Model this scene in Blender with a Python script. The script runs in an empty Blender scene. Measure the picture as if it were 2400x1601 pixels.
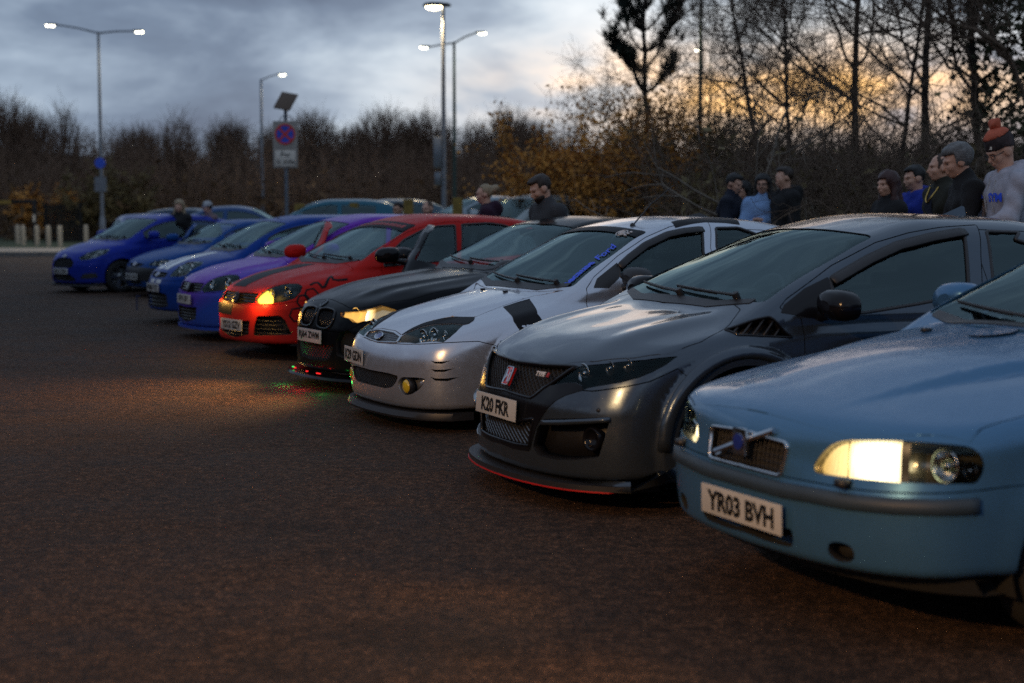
import bpy, bmesh, math, random
import numpy as np
from mathutils import Vector, Matrix
from mathutils.geometry import delaunay_2d_cdt
random.seed(7); RNG = np.random.default_rng(7)
SC = bpy.context.scene
# ---------------------------------------------------------------- camera
F_PX, HORIZON, EYE = 3573.0, 503.0, 1.46          # focal length and ground horizon in pixels of the 2400-wide photograph
cam = bpy.data.cameras.new('camera'); CAM = bpy.data.objects.new('camera', cam); SC.collection.objects.link(CAM); SC.camera = CAM
cam.sensor_width = 36; cam.lens = 36 * F_PX / 2400; cam.clip_end = 2000; cam.clip_start = .05
CAM.location = (0, 0, EYE); CAM.rotation_euler = (math.pi / 2 - math.atan((800.5 - HORIZON) / F_PX), 0, 0)
cam.dof.use_dof = True; cam.dof.focus_distance = 9.6; cam.dof.aperture_fstop = 1.8
SC.view_settings.view_transform = 'Standard'; SC.view_settings.look = 'None'; SC.view_settings.exposure = 0.25; SC.view_settings.gamma = 1
SC.cycles.use_denoising = False; SC.cycles.max_bounces = 6; SC.cycles.transparent_max_bounces = 24; SC.cycles.sample_clamp_indirect = 3; SC.cycles.sample_clamp_direct = 9
SC.cycles.glossy_bounces = 4; SC.cycles.diffuse_bounces = 2; SC.cycles.caustics_reflective = False; SC.cycles.caustics_refractive = False
# ---------------------------------------------------------------- dusk sky: Nishita sky seen through a broken cloud deck
SUN_AZ = math.radians(10)          # clockwise from +Y: low behind the trees on the right
SUN_EL = math.radians(2.0)
w = bpy.data.worlds.new('World'); SC.world = w; w.use_nodes = True
nt = w.node_tree; N = nt.nodes; L = nt.links
for n in list(N): N.remove(n)
def nd(t, **k):
    n = N.new(t)
    for a, b in k.items(): setattr(n, a, b)
    return n
def val(x):
    n = nd('ShaderNodeValue'); n.outputs[0].default_value = x; return n.outputs[0]
def mth(op, a, b=None, c=None, clamp=False):
    n = nd('ShaderNodeMath', operation=op, use_clamp=clamp)
    for i, q in enumerate((a, b, c)):
        if q is None: continue
        if isinstance(q, (int, float)): n.inputs[i].default_value = q
        else: L.new(q, n.inputs[i])
    return n.outputs[0]
def mixc(f, a, b, mode='MIX'):
    n = nd('ShaderNodeMix', data_type='RGBA', blend_type=mode)
    for i, q in ((0, f), (6, a), (7, b)):
        if isinstance(q, (int, float)): n.inputs[i].default_value = q
        elif isinstance(q, tuple): n.inputs[i].default_value = q + (1,)
        else: L.new(q, n.inputs[i])
    return n.outputs[2]
def ramp(f, pts):
    n = nd('ShaderNodeValToRGB'); L.new(f, n.inputs[0]); e = n.color_ramp.elements
    while len(e) < len(pts): e.new(.5)
    for q, (p, c) in zip(e, pts): q.position = p; q.color = tuple(c) + (1,) if len(c) == 3 else c
    return n.outputs[0]
sky = nd('ShaderNodeTexSky', sky_type='NISHITA', sun_disc=False, sun_elevation=SUN_EL, sun_rotation=SUN_AZ, altitude=100, air_density=1.2, dust_density=2.0, ozone_density=2.5)
tc = nd('ShaderNodeTexCoord'); sep = nd('ShaderNodeSeparateXYZ'); L.new(tc.outputs['Generated'], sep.inputs[0])
vx, vy, vz = sep.outputs
# cloud deck: lumpy layers, flattened a little towards the horizon
mpv = nd('ShaderNodeMapping'); L.new(tc.outputs['Generated'], mpv.inputs[0]); mpv.inputs['Scale'].default_value = (1, 1, 2.6)
def noise(scale, detail, rough, off=(0, 0, 0), dist=0.):
    mp = nd('ShaderNodeMapping'); L.new(mpv.outputs[0], mp.inputs[0]); mp.inputs['Location'].default_value = off
    n = nd('ShaderNodeTexNoise'); L.new(mp.outputs[0], n.inputs['Vector'])
    n.inputs['Scale'].default_value = scale; n.inputs['Detail'].default_value = detail; n.inputs['Roughness'].default_value = rough; n.inputs['Distortion'].default_value = dist
    return n.outputs['Fac']
elev = mth('MAXIMUM', vz, 0.0)
big = noise(3.1, 4, .5, (.3, 1.7, .2), .35); mid = noise(8.5, 6, .55, (5.1, 1.4, 3.0), .3); fine = noise(26., 4, .55, (3, 9, 1))
dens = mth('ADD', mth('ADD', mth('MULTIPLY', big, .55), mth('MULTIPLY', mid, .36)), mth('MULTIPLY', fine, .09))
dot = nd('ShaderNodeVectorMath', operation='DOT_PRODUCT'); L.new(tc.outputs['Generated'], dot.inputs[0])
dot.inputs[1].default_value = (math.sin(SUN_AZ) * math.cos(SUN_EL), math.cos(SUN_AZ) * math.cos(SUN_EL), math.sin(SUN_EL))
dp = mth('MAXIMUM', dot.outputs['Value'], 0.0)
wide = mth('POWER', dp, 9.0); near = mth('POWER', dp, 125.0)
# cloud brightness: thicker overhead, thinner and paler low down and towards the sun
light = mth('SUBTRACT', mth('ADD', dens, mth('MULTIPLY', wide, .10)), mth('MULTIPLY', mth('POWER', elev, .7), .03))
cloud = ramp(light, [(.40, (.095, .128, .20)), (.48, (.165, .22, .315)), (.56, (.32, .40, .51)), (.64, (.57, .66, .75)), (.75, (.86, .91, .95))])
flat = nd('ShaderNodeMapRange'); L.new(elev, flat.inputs[0]); flat.inputs[1].default_value = .18; flat.inputs[2].default_value = .60; flat.inputs[3].default_value = 0; flat.inputs[4].default_value = .8
cloud = mixc(flat.outputs[0], cloud, (.24, .315, .43))
skyb = mixc(1.0, sky.outputs[0], (.012, .016, .022), 'MULTIPLY')
haze_ = mth('POWER', 2.7183, mth('MULTIPLY', elev, -22.0))
c = mixc(mth('MULTIPLY', haze_, .40), cloud, (.36, .46, .58))
c = mixc(1.0, c, mixc(.5, (0, 0, 0), skyb), 'ADD')
# warm break under the deck where the sun has gone down
band = mth('POWER', 2.7183, mth('MULTIPLY', mth('POWER', mth('DIVIDE', mth('SUBTRACT', vz, .080), .026), 2.0), -1.0))
brk = ramp(mth('ADD', mth('MULTIPLY', mid, .7), mth('MULTIPLY', fine, .3)), [(.40, (.10, .10, .10)), (.56, (1, 1, 1))])
c = mixc(mth('MULTIPLY', mth('MULTIPLY', near, band), brk, clamp=True), c, (2.9, 1.55, .42))
lowg = mth('MULTIPLY', near, mth('POWER', 2.7183, mth('MULTIPLY', elev, -34.0)))
c = mixc(mth('MULTIPLY', lowg, .50, clamp=True), c, (1.5, .72, .20))
bg = nd('ShaderNodeBackground'); L.new(c, bg.inputs[0]); bg.inputs[1].default_value = .92
wo = nd('ShaderNodeOutputWorld'); L.new(bg.outputs[0], wo.inputs[0])
sl = bpy.data.lights.new('sun', 'SUN'); sun = bpy.data.objects.new('sun', sl); SC.collection.objects.link(sun)
sl.energy = .08; sl.angle = math.radians(24); sl.color = (1, .62, .32)
sun.rotation_euler = (math.pi / 2 - SUN_EL - math.radians(4), 0, math.pi - SUN_AZ)
# ---------------------------------------------------------------- implicit body shapes
def pchip_table(pts, n=500, smooth=0.0, lo=None, hi=None):
    """monotone cubic through pts, sampled; returns (xs, ys, dys)"""
    p = np.array(sorted(pts), float); x, y = p[:, 0], p[:, 1]
    if len(x) == 1:
        x = np.array([x[0], x[0] + 1]); y = np.array([y[0], y[0]])
    h = np.diff(x); d = np.diff(y) / h
    m = np.zeros(len(x))
    for i in range(1, len(x) - 1):
        if d[i - 1] * d[i] > 0:
            w1 = 2 * h[i] + h[i - 1]; w2 = h[i] + 2 * h[i - 1]
            m[i] = (w1 + w2) / (w1 / d[i - 1] + w2 / d[i])
    m[0] = d[0]; m[-1] = d[-1]
    lo = x[0] - 0.5 if lo is None else lo; hi = x[-1] + 0.5 if hi is None else hi
    xs = np.linspace(lo, hi, n)
    k = np.clip(np.searchsorted(x, xs) - 1, 0, len(x) - 2)
    t = (xs - x[k]) / h[k]
    ys = ((1 + 2 * t) * (1 - t) ** 2 * y[k] + t * (1 - t) ** 2 * h[k] * m[k] + t * t * (3 - 2 * t) * y[k + 1] + t * t * (t - 1) * h[k] * m[k + 1])
    ys = np.where(xs < x[0], y[0] + (xs - x[0]) * m[0], ys)
    ys = np.where(xs > x[-1], y[-1] + (xs - x[-1]) * m[-1], ys)
    if smooth > 0:
        sg = smooth / (xs[1] - xs[0]); r = int(3 * sg) + 1
        kk = np.exp(-0.5 * (np.arange(-r, r + 1) / sg) ** 2); kk /= kk.sum()
        pad = np.concatenate([ys[0] + (np.arange(-r, 0)) * (ys[1] - ys[0]), ys, ys[-1] + np.arange(1, r + 1) * (ys[-1] - ys[-2])])
        ys = np.convolve(pad, kk, 'valid')
    return xs, ys, np.gradient(ys, xs)

class Tab:
    def __init__(self, pts, smooth=0.02):
        self.x, self.y, self.d = pchip_table(pts, 600, smooth)
    def __call__(self, q): return np.interp(q, self.x, self.y)
    def slope(self, q): return np.interp(q, self.x, self.d)

def smax(a, b, k):
    h = np.maximum(k - np.abs(a - b), 0.0) / k
    return np.maximum(a, b) + h * h * k * 0.25
def smin(a, b, k): return -smax(-a, -b, k)
def gauss(x, c, w): return np.exp(-((x - c) / w) ** 2)
def sstep(x, a, b):
    t = np.clip((x - a) / (b - a), 0, 1); return t * t * (3 - 2 * t)

class Shape:
    """closed car body; local axes: x forward (nose tip x=0, tail x=-L), y to the car's left, z up"""
    def __init__(self, d):
        self.d = d
        g = lambda k, s=0.02: Tab(d[k], s)
        self.top, self.crown, self.plan, self.sec = g('top', .03), g('crown'), g('plan', .04), g('sec', .02)
        self.nose, self.bow, self.tail, self.bot = g('nose', .012), g('bow', .03), g('tail', .03), g('bot', .02)
        self.gtop, self.gplan = g('gtop', .035), g('gplan', .05)
        self.k_ts, self.k_ft, self.k_fs = d.get('k_ts', .07), d.get('k_ft', .05), d.get('k_fs', .12)
        self.k_g = d.get('k_g', .02); self.k_gr = d.get('k_gr', .10)
        self.tum, self.zb, self.gb, self.gcrown = d.get('tum', .40), d['zb'], d.get('gb', .26), d.get('gcrown', .05)
        self.disp = d.get('disp'); self.L = d['L']
    def F(self, P):
        s = -P[:, 0]; y = np.abs(P[:, 1]); z = P[:, 2]
        zt = self.top(s) - self.crown(s) * (y / .8) ** 2
        ft = (z - zt) / np.sqrt(1 + self.top.slope(s) ** 2)
        Y = self.plan(s) + self.sec(z)
        if self.disp is not None:
            dy, dz, dx = self.disp(s, y, z)
            Y = Y + dy; ft = ft - dz
        else: dx = 0
        fs = (y - Y) / np.sqrt(1 + np.clip(self.plan.slope(s), -2, 2) ** 2)
        ff = (self.nose(z) + self.bow(y) - s - dx) / np.sqrt(1 + np.clip(self.bow.slope(y), -3, 3) ** 2 + np.clip(self.nose.slope(z), -2, 2) ** 2)
        fr = (s - self.tail(z) + .10 * (y / .7) ** 2)
        fb = self.bot(s) - z
        f = smax(ft, fs, self.k_ts)
        f = smax(f, ff, self.k_fs)
        f = smax(f, fr, .08)
        f = smax(f, fb, .04)
        # greenhouse
        sh = s - self.gb * y * y * np.clip(1.0 - (s - 1.2) / 1.2, 0, 1) + self.gb * .5 * y * y * np.clip((s - 2.8) / .8, 0, 1)
        gt = (z - self.gtop(sh) + self.gcrown * (y / .6) ** 2 * sstep(self.gtop(sh), self.zb + .05, self.zb + .4)) / np.sqrt(1 + self.gtop.slope(sh) ** 2)
        u = np.maximum(z - self.zb, -.04)
        gs = (y - (self.gplan(s) - self.tum * u - .25 * u * np.abs(u))) / math.sqrt(1 + self.tum ** 2)
        gl = smax(gt, gs, self.k_gr)
        gl = np.maximum(gl, self.zb - .22 - z)
        return smin(f, gl, self.k_g)
    def grad(self, P, e=.002):
        G = np.empty_like(P)
        for i in range(3):
            d = np.zeros(3); d[i] = e
            G[:, i] = (self.F(P + d) - self.F(P - d)) / (2 * e)
        return G
    def normal(self, P):
        G = self.grad(P); return G / np.maximum(np.linalg.norm(G, axis=1, keepdims=True), 1e-9)
    def project(self, P, it=4, off=0.0):
        for _ in range(it):
            G = self.grad(P); n2 = np.maximum((G * G).sum(1), .05)
            st = ((self.F(P) - off) / n2)[:, None] * G
            ln = np.linalg.norm(st, axis=1, keepdims=True)
            P = P - st * np.minimum(1, .04 / np.maximum(ln, 1e-9))
        return P
    def cast(self, O, D, tmax=6.0, off=0.0):
        """march rays O + t D on the body; returns points, hit mask"""
        n = len(O); D = D / np.linalg.norm(D, axis=1, keepdims=True)
        t = np.zeros(n); hit = np.zeros(n, bool); live = np.ones(n, bool); best = np.full(n, 9.); bt = np.zeros(n)
        for _ in range(220):
            if not live.any(): break
            f = self.F(O[live] + t[live, None] * D[live]) - off
            idx = np.where(live)[0]
            b = np.abs(f) < best[idx]; best[idx[b]] = np.abs(f[b]); bt[idx[b]] = t[idx[b]]
            h = f < .0008; hit[idx[h]] = True; live[idx[h]] = False
            go = idx[~h]; t[go] += np.clip(f[~h] * .55, .0006, .3)
            live[go[t[go] > tmax]] = False
        tt = np.where(hit, t, bt)
        return O + tt[:, None] * D, hit

def surface_nets(F, lo, hi, h):
    lo = np.array(lo, float); hi = np.array(hi, float)
    n = np.ceil((hi - lo) / h).astype(int) + 1
    ax = [lo[i] + h * np.arange(n[i]) for i in range(3)]
    G = np.empty(n, np.float32)
    yy, zz = np.meshgrid(ax[1], ax[2], indexing='ij')
    for a in range(0, n[0], 16):
        xs = ax[0][a:a + 16]
        P = np.empty((len(xs), n[1], n[2], 3)); P[..., 0] = xs[:, None, None]; P[..., 1] = yy; P[..., 2] = zz
        G[a:a + 16] = F(P.reshape(-1, 3)).reshape(len(xs), n[1], n[2])
    ins = G < 0
    c = ins[:-1, :-1, :-1].astype(np.int8)
    for dx in (0, 1):
        for dy in (0, 1):
            for dz in (0, 1):
                if dx + dy + dz: c = c + ins[dx:n[0] - 1 + dx, dy:n[1] - 1 + dy, dz:n[2] - 1 + dz]
    act = (c > 0) & (c < 8)
    ids = -np.ones(act.shape, int); cells = np.argwhere(act); ids[act] = np.arange(len(cells))
    acc = np.zeros((len(cells), 3)); cnt = np.zeros(len(cells))
    corner = [(i, j, k) for i in (0, 1) for j in (0, 1) for k in (0, 1)]
    for a in corner:
        for axis in range(3):
            if a[axis]: continue
            b = list(a); b[axis] = 1
            ga = G[cells[:, 0] + a[0], cells[:, 1] + a[1], cells[:, 2] + a[2]]
            gb = G[cells[:, 0] + b[0], cells[:, 1] + b[1], cells[:, 2] + b[2]]
            m = (ga < 0) != (gb < 0)
            t = np.where(m, ga / np.where(m, ga - gb, 1), 0)
            q = np.array(a, float)[None].repeat(len(cells), 0); q[:, axis] = t
            acc[m] += q[m]; cnt[m] += 1
    V = lo + h * (cells + acc / np.maximum(cnt, 1)[:, None])
    quads = []
    for axis in range(3):
        o = [(1, 2), (2, 0), (0, 1)][axis]
        sl0 = [slice(None)] * 3; sl1 = [slice(None)] * 3
        sl0[axis] = slice(0, n[axis] - 1); sl1[axis] = slice(1, n[axis])
        A = ins[tuple(sl0)]; B = ins[tuple(sl1)]
        e = np.argwhere(A != B)
        e = e[(e[:, o[0]] > 0) & (e[:, o[1]] > 0) & (e[:, o[0]] < n[o[0]] - 1) & (e[:, o[1]] < n[o[1]] - 1)]
        inside_first = A[e[:, 0], e[:, 1], e[:, 2]]
        def cell(du, dv):
            q = e.copy(); q[:, o[0]] -= du; q[:, o[1]] -= dv
            return ids[q[:, 0], q[:, 1], q[:, 2]]
        q = np.stack([cell(1, 1), cell(0, 1), cell(0, 0), cell(1, 0)], 1)
        q[~inside_first] = q[~inside_first][:, ::-1]
        quads.append(q)
    return V, np.concatenate(quads)

def subdivide(V, Q):
    nv = len(V)
    E = np.stack([Q, np.roll(Q, -1, 1)], 2).reshape(-1, 2); Es = np.sort(E, 1)
    U, inv = np.unique(Es, axis=0, return_inverse=True); inv = inv.reshape(len(Q), 4)
    M = (V[U[:, 0]] + V[U[:, 1]]) / 2; C = V[Q].mean(1)
    ci = nv + len(U) + np.arange(len(Q)); ei = nv + inv
    out = np.concatenate([np.stack([Q[:, k], ei[:, k], ci, ei[:, k - 1]], 1) for k in range(4)])
    return np.concatenate([V, M, C]), out
# ---------------------------------------------------------------- body data, metres (s = distance behind the nose)
def arch_flare(s, y, z, sc, zc, r, amp, w=.06, inner=.10):
    d = np.sqrt((s - sc) ** 2 + (z - zc) ** 2)
    return amp * np.where(d < r, gauss(d, r, inner), gauss(d, r, w))

def disp_volvo(s, y, z):
    f = sstep(s, .10, .9) * (1 - sstep(s, 1.3, 1.6))
    dz = .034 * f * (1 - sstep(y, .26 + .22 * s, .31 + .23 * s))            # raised V of the bonnet
    dy = arch_flare(s, y, z, .87, .32, .36, .016) + arch_flare(s, y, z, 3.585, .32, .36, .016)
    dy = dy + .018 * gauss(z, .80, .09) * sstep(s, .9, 1.6)                  # strong shoulder
    dx = .02 * gauss(y, 0, .30) * sstep(z, .52, .60) * (1 - sstep(z, .78, .86))   # grille panel proud of the lamps
    return dy, dz, dx
VOLVO = dict(L=4.58, zb=.97, tum=.42, gcrown=.04, gb=.15, k_ts=.07, k_fs=.06, wb=2.715, fo=.87, tr=.315, arch=.355, hw=.88,
    top=[(0, .70), (.06, .755), (.14, .785), (.3, .825), (.6, .885), (1.0, .945), (1.35, .985), (1.7, 1.0), (3.6, 1.01), (4.2, 1.0), (4.58, .96)],
    crown=[(0, .05), (.4, .08), (1.2, .07), (2, .05), (4.5, .05)],
    plan=[(0, .82), (.4, .875), (.9, .90), (2.2, .902), (3.6, .89), (4.2, .85), (4.6, .74)],
    sec=[(.15, -.09), (.25, -.045), (.40, -.012), (.6, 0), (.78, -.005), (.90, -.035), (1.05, -.09)],
    nose=[(.12, .14), (.20, .06), (.28, .022), (.40, .004), (.49, .0), (.545, .014), (.60, .030), (.70, .045), (.76, .075), (.82, .16)],
    bow=[(0, 0), (.25, .012), (.45, .045), (.6, .095), (.72, .17), (.82, .29), (.90, .50)],
    tail=[(.15, 4.4), (.4, 4.57), (.7, 4.56), (1.0, 4.5), (1.2, 4.3)],
    bot=[(0, .25), (.5, .27), (.9, .22), (4, .20), (4.6, .26)],
    gtop=[(.7, .62), (1.28, .96), (1.72, 1.20), (2.12, 1.375), (2.6, 1.435), (3.1, 1.41), (3.55, 1.27), (4.0, 1.05), (4.4, .80)],
    gplan=[(1.0, .80), (1.5, .82), (2.3, .83), (3.3, .80), (4.2, .70)], disp=disp_volvo)

def disp_civic(s, y, z):
    f = sstep(s, .15, .6) * (1 - sstep(s, 1.0, 1.3))
    dz = .022 * f * gauss(y, .50 + .06 * s, .10)                              # bonnet ridges
    dz = dz - .02 * f * gauss(y, .0, .25)
    d = np.sqrt((s - .93) ** 2 + (z - .33) ** 2)
    up = sstep(z, .28, .45)
    dy = .034 * sstep(.50 - d, 0, .05) * sstep(s, .30, .48) * (1 - .75 * sstep(s, 1.16, 1.50))      # bolt-on looking wide front arch
    d2 = np.sqrt((s - 3.53) ** 2 + (z - .33) ** 2)
    dy = dy + .045 * sstep(.48 - d2, 0, .05)
    dy = dy - .025 * gauss(z, .55, .12) * sstep(s, 1.5, 1.8) * (1 - sstep(s, 2.9, 3.2))   # scooped doors
    dy = dy + .02 * gauss(z, .86, .07) * sstep(s, 1.2, 1.8)
    dx = -.05 * sstep(.40 - y, 0, .10) * sstep(z, .50, .56) * (1 - sstep(z, .72, .78)) * 0
    return dy, dz, dx
CIVIC = dict(L=4.39, zb=.98, tum=.50, gcrown=.05, gb=.16, k_ts=.085, k_fs=.055, wb=2.60, fo=.93, tr=.335, arch=.385, hw=.92,
    top=[(0, .60), (.06, .70), (.15, .765), (.35, .845), (.6, .91), (.9, .965), (1.15, .995), (1.6, 1.01), (2.4, 1.03), (3.4, 1.10), (4.3, 1.10)],
    crown=[(0, .06), (.3, .09), (.9, .085), (1.6, .06), (4.3, .05)],
    plan=[(0, .80), (.3, .855), (.9, .885), (2.0, .89), (3.4, .89), (4.1, .84), (4.4, .76)],
    sec=[(.12, -.03), (.22, -.01), (.45, -.005), (.7, 0), (.85, -.015), (.95, -.05), (1.10, -.11)],
    nose=[(.10, .03), (.2, .01), (.33, 0), (.48, .01), (.58, .04), (.66, .075), (.74, .13), (.82, .24)],
    bow=[(0, 0), (.2, .010), (.4, .045), (.55, .09), (.68, .16), (.80, .27), (.92, .46)],
    tail=[(.15, 4.2), (.4, 4.37), (.8, 4.37), (1.1, 4.25), (1.3, 4.1)],
    bot=[(0, .15), (.5, .17), (.9, .16), (4, .18), (4.4, .26)],
    gtop=[(.4, .68), (.93, .955), (1.45, 1.215), (1.93, 1.40), (2.35, 1.47), (2.9, 1.46), (3.5, 1.36), (3.95, 1.25), (4.2, 1.0), (4.35, .7)],
    gplan=[(.7, .79), (1.2, .835), (2.2, .855), (3.2, .82), (4.2, .68)], disp=disp_civic)

def disp_focus(s, y, z):
    f = sstep(s, .15, .5) * (1 - sstep(s, .95, 1.15))
    dz = .012 * f * (1 - sstep(y, .34 + .12 * s, .40 + .14 * s))
    d = np.sqrt((s - .90) ** 2 + (z - .31) ** 2)
    dy = .014 * sstep(.45 - d, 0, .04) * sstep(z, .35, .5)
    dy = dy + arch_flare(s, y, z, 3.515, .31, .35, .016)
    dx = 0 * s
    return dy, dz, dx
FOCUS = dict(L=4.27, zb=.96, tum=.44, gcrown=.045, gb=.15, k_ts=.09, k_fs=.10, wb=2.615, fo=.90, tr=.305, arch=.345, hw=.84,
    top=[(0, .52), (.05, .60), (.13, .66), (.3, .73), (.6, .815), (.9, .88), (1.15, .925), (1.6, .96), (3.1, 1.0), (4.2, .98)],
    crown=[(0, .05), (.4, .08), (1.0, .08), (2, .05), (4.1, .05)],
    plan=[(0, .79), (.3, .825), (.9, .85), (2.1, .85), (3.4, .845), (4.0, .80), (4.3, .72)],
    sec=[(.10, -.03), (.2, -.01), (.40, -.004), (.6, 0), (.75, -.008), (.88, -.04), (1.02, -.10)],
    nose=[(.10, .05), (.18, .01), (.3, .0), (.46, .005), (.55, .025), (.62, .06), (.70, .13), (.80, .26)],
    bow=[(0, 0), (.2, .008), (.4, .035), (.55, .08), (.66, .14), (.75, .23), (.84, .41)],
    tail=[(.15, 4.1), (.4, 4.26), (.8, 4.24), (1.0, 4.15), (1.2, 4.0)],
    bot=[(0, .14), (.5, .16), (.9, .16), (3.8, .18), (4.2, .26)],
    gtop=[(.5, .60), (1.06, .905), (1.50, 1.165), (1.90, 1.37), (2.4, 1.45), (2.9, 1.44), (3.4, 1.36), (3.85, 1.13), (4.15, .80)],
    gplan=[(.8, .75), (1.3, .79), (2.1, .81), (3.1, .79), (4.1, .66)], disp=disp_focus)

def disp_bmw(s, y, z):
    f = sstep(s, .12, .5) * (1 - sstep(s, 1.3, 1.5))
    dz = .02 * f * gauss(y, .30 + .16 * s, .07) + .012 * f * gauss(y, .62, .08)
    dy = arch_flare(s, y, z, .79, .33, .37, .018) + arch_flare(s, y, z, 3.60, .33, .37, .02)
    return dy, dz, 0 * s
BMW = dict(L=4.62, zb=.97, tum=.44, gcrown=.045, gb=.15, k_ts=.10, k_fs=.13, wb=2.81, fo=.79, tr=.325, arch=.365, hw=.88,
    top=[(0, .58), (.04, .68), (.12, .745), (.3, .81), (.6, .875), (1.0, .935), (1.4, .98), (1.8, 1.0), (3.6, 1.04), (4.3, 1.03), (4.6, .98)],
    crown=[(0, .04), (.4, .07), (1.2, .07), (2, .05), (4.5, .05)],
    plan=[(0, .83), (.3, .875), (.8, .895), (2.2, .905), (3.6, .90), (4.2, .85), (4.6, .76)],
    sec=[(.12, -.03), (.22, -.012), (.42, -.008), (.6, 0), (.76, -.002), (.9, -.03), (1.05, -.10)],
    nose=[(.10, .05), (.18, .01), (.3, 0), (.48, .005), (.56, .02), (.66, .05), (.74, .11), (.82, .24)],
    bow=[(0, 0), (.25, .015), (.45, .055), (.6, .115), (.72, .20), (.82, .33), (.91, .55)],
    tail=[(.15, 4.45), (.4, 4.61), (.8, 4.6), (1.05, 4.55), (1.2, 4.4)],
    bot=[(0, .15), (.5, .17), (.9, .16), (4.2, .18), (4.6, .26)],
    gtop=[(.8, .60), (1.38, .95), (1.85, 1.21), (2.2, 1.385), (2.65, 1.45), (3.2, 1.42), (3.65, 1.27), (4.1, 1.08), (4.45, .8)],
    gplan=[(1.1, .79), (1.6, .825), (2.4, .84), (3.4, .80), (4.3, .70)], disp=disp_bmw)

def disp_golf(s, y, z):
    f = sstep(s, .12, .5) * (1 - sstep(s, .95, 1.15))
    dz = .014 * f * gauss(y, .42 + .12 * s, .08)
    dy = arch_flare(s, y, z, .87, .32, .36, .018) + arch_flare(s, y, z, 3.445, .32, .36, .018)
    return dy, dz, 0 * s
GOLF = dict(L=4.2, zb=.97, tum=.42, gcrown=.045, gb=.15, k_ts=.10, k_fs=.12, wb=2.575, fo=.87, tr=.32, arch=.36, hw=.87,
    top=[(0, .55), (.04, .66), (.12, .735), (.3, .805), (.6, .875), (.95, .94), (1.2, .98), (1.8, 1.0), (3.4, 1.04), (4.2, 1.0)],
    crown=[(0, .05), (.4, .08), (1.0, .075), (2, .05), (4.1, .05)],
    plan=[(0, .82), (.3, .865), (.87, .89), (2.0, .895), (3.3, .885), (3.9, .83), (4.2, .75)],
    sec=[(.12, -.03), (.22, -.012), (.42, -.006), (.6, 0), (.76, -.004), (.9, -.035), (1.05, -.10)],
    nose=[(.10, .05), (.18, .01), (.3, 0), (.5, .003), (.58, .02), (.66, .05), (.74, .11), (.82, .24)],
    bow=[(0, 0), (.25, .015), (.45, .055), (.6, .115), (.72, .20), (.82, .33), (.90, .55)],
    tail=[(.15, 4.05), (.4, 4.19), (.8, 4.17), (1.05, 4.08), (1.3, 3.9)],
    bot=[(0, .16), (.5, .17), (.9, .17), (3.9, .19), (4.2, .26)],
    gtop=[(.4, .60), (.97, .945), (1.42, 1.205), (1.82, 1.39), (2.3, 1.47), (2.9, 1.46), (3.4, 1.41), (3.8, 1.28), (4.02, 1.0), (4.15, .7)],
    gplan=[(.8, .78), (1.3, .82), (2.2, .84), (3.2, .82), (4.1, .70)], disp=disp_golf)

def disp_fiesta(s, y, z):
    dy = arch_flare(s, y, z, .80, .30, .345, .018) + arch_flare(s, y, z, 3.286, .30, .345, .018)
    return dy, 0 * s, 0 * s
FIESTA_ST = dict(L=3.92, zb=.98, tum=.36, gcrown=.045, gb=.14, k_ts=.10, k_fs=.12, wb=2.486, fo=.80, tr=.305, arch=.345, hw=.82,
    top=[(0, .56), (.05, .66), (.14, .75), (.35, .84), (.6, .90), (.9, .955), (1.2, .985), (2, 1.0), (3.8, 1.02)],
    crown=[(0, .05), (.4, .08), (1.0, .075), (2, .05), (4.1, .05)],
    plan=[(0, .76), (.3, .81), (.8, .84), (2.0, .842), (3.1, .835), (3.6, .79), (3.95, .72)],
    sec=[(.12, -.03), (.22, -.012), (.42, -.006), (.6, 0), (.76, -.004), (.9, -.03), (1.05, -.09)],
    nose=[(.12, .05), (.2, .01), (.3, 0), (.5, .003), (.58, .02), (.66, .05), (.76, .12), (.84, .26)],
    bow=[(0, 0), (.25, .018), (.45, .07), (.58, .135), (.7, .24), (.78, .36), (.84, .52)],
    tail=[(.15, 3.8), (.4, 3.91), (.8, 3.9), (1.05, 3.82), (1.3, 3.7)],
    bot=[(0, .17), (.5, .18), (.9, .17), (3.6, .19), (3.9, .26)],
    gtop=[(.4, .62), (.92, .95), (1.3, 1.20), (1.65, 1.37), (2.1, 1.455), (2.7, 1.46), (3.2, 1.42), (3.6, 1.26), (3.78, 1.0), (3.9, .7)],
    gplan=[(.7, .74), (1.2, .78), (2.0, .79), (3.0, .77), (3.8, .68)], disp=disp_fiesta)
FIESTA_FAR = dict(FIESTA_ST, L=3.97, zb=.98, tum=.40, gb=.26,
    top=[(0, .58), (.05, .68), (.14, .765), (.35, .85), (.6, .92), (.85, .965), (1.2, 1.0), (2, 1.04), (3.8, 1.10)],
    gtop=[(.3, .62), (.85, .95), (1.3, 1.215), (1.72, 1.40), (2.2, 1.48), (2.7, 1.475), (3.2, 1.42), (3.62, 1.28), (3.82, 1.0), (3.95, .7)])
OLD_FIESTA = dict(FIESTA_ST, L=3.83, zb=.93, tum=.40, gb=.24,
    top=[(0, .52), (.05, .60), (.14, .68), (.35, .76), (.6, .83), (.95, .90), (1.2, .93), (2, .95), (3.7, .97)],
    nose=[(.12, .05), (.2, .02), (.3, 0), (.45, .0), (.54, .02), (.62, .05), (.70, .13), (.80, .28)],
    gtop=[(.5, .62), (.98, .89), (1.35, 1.12), (1.7, 1.30), (2.1, 1.375), (2.6, 1.375), (3.1, 1.32), (3.5, 1.15), (3.7, .9), (3.82, .6)])
SALOON = dict(BMW, disp=None)
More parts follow.
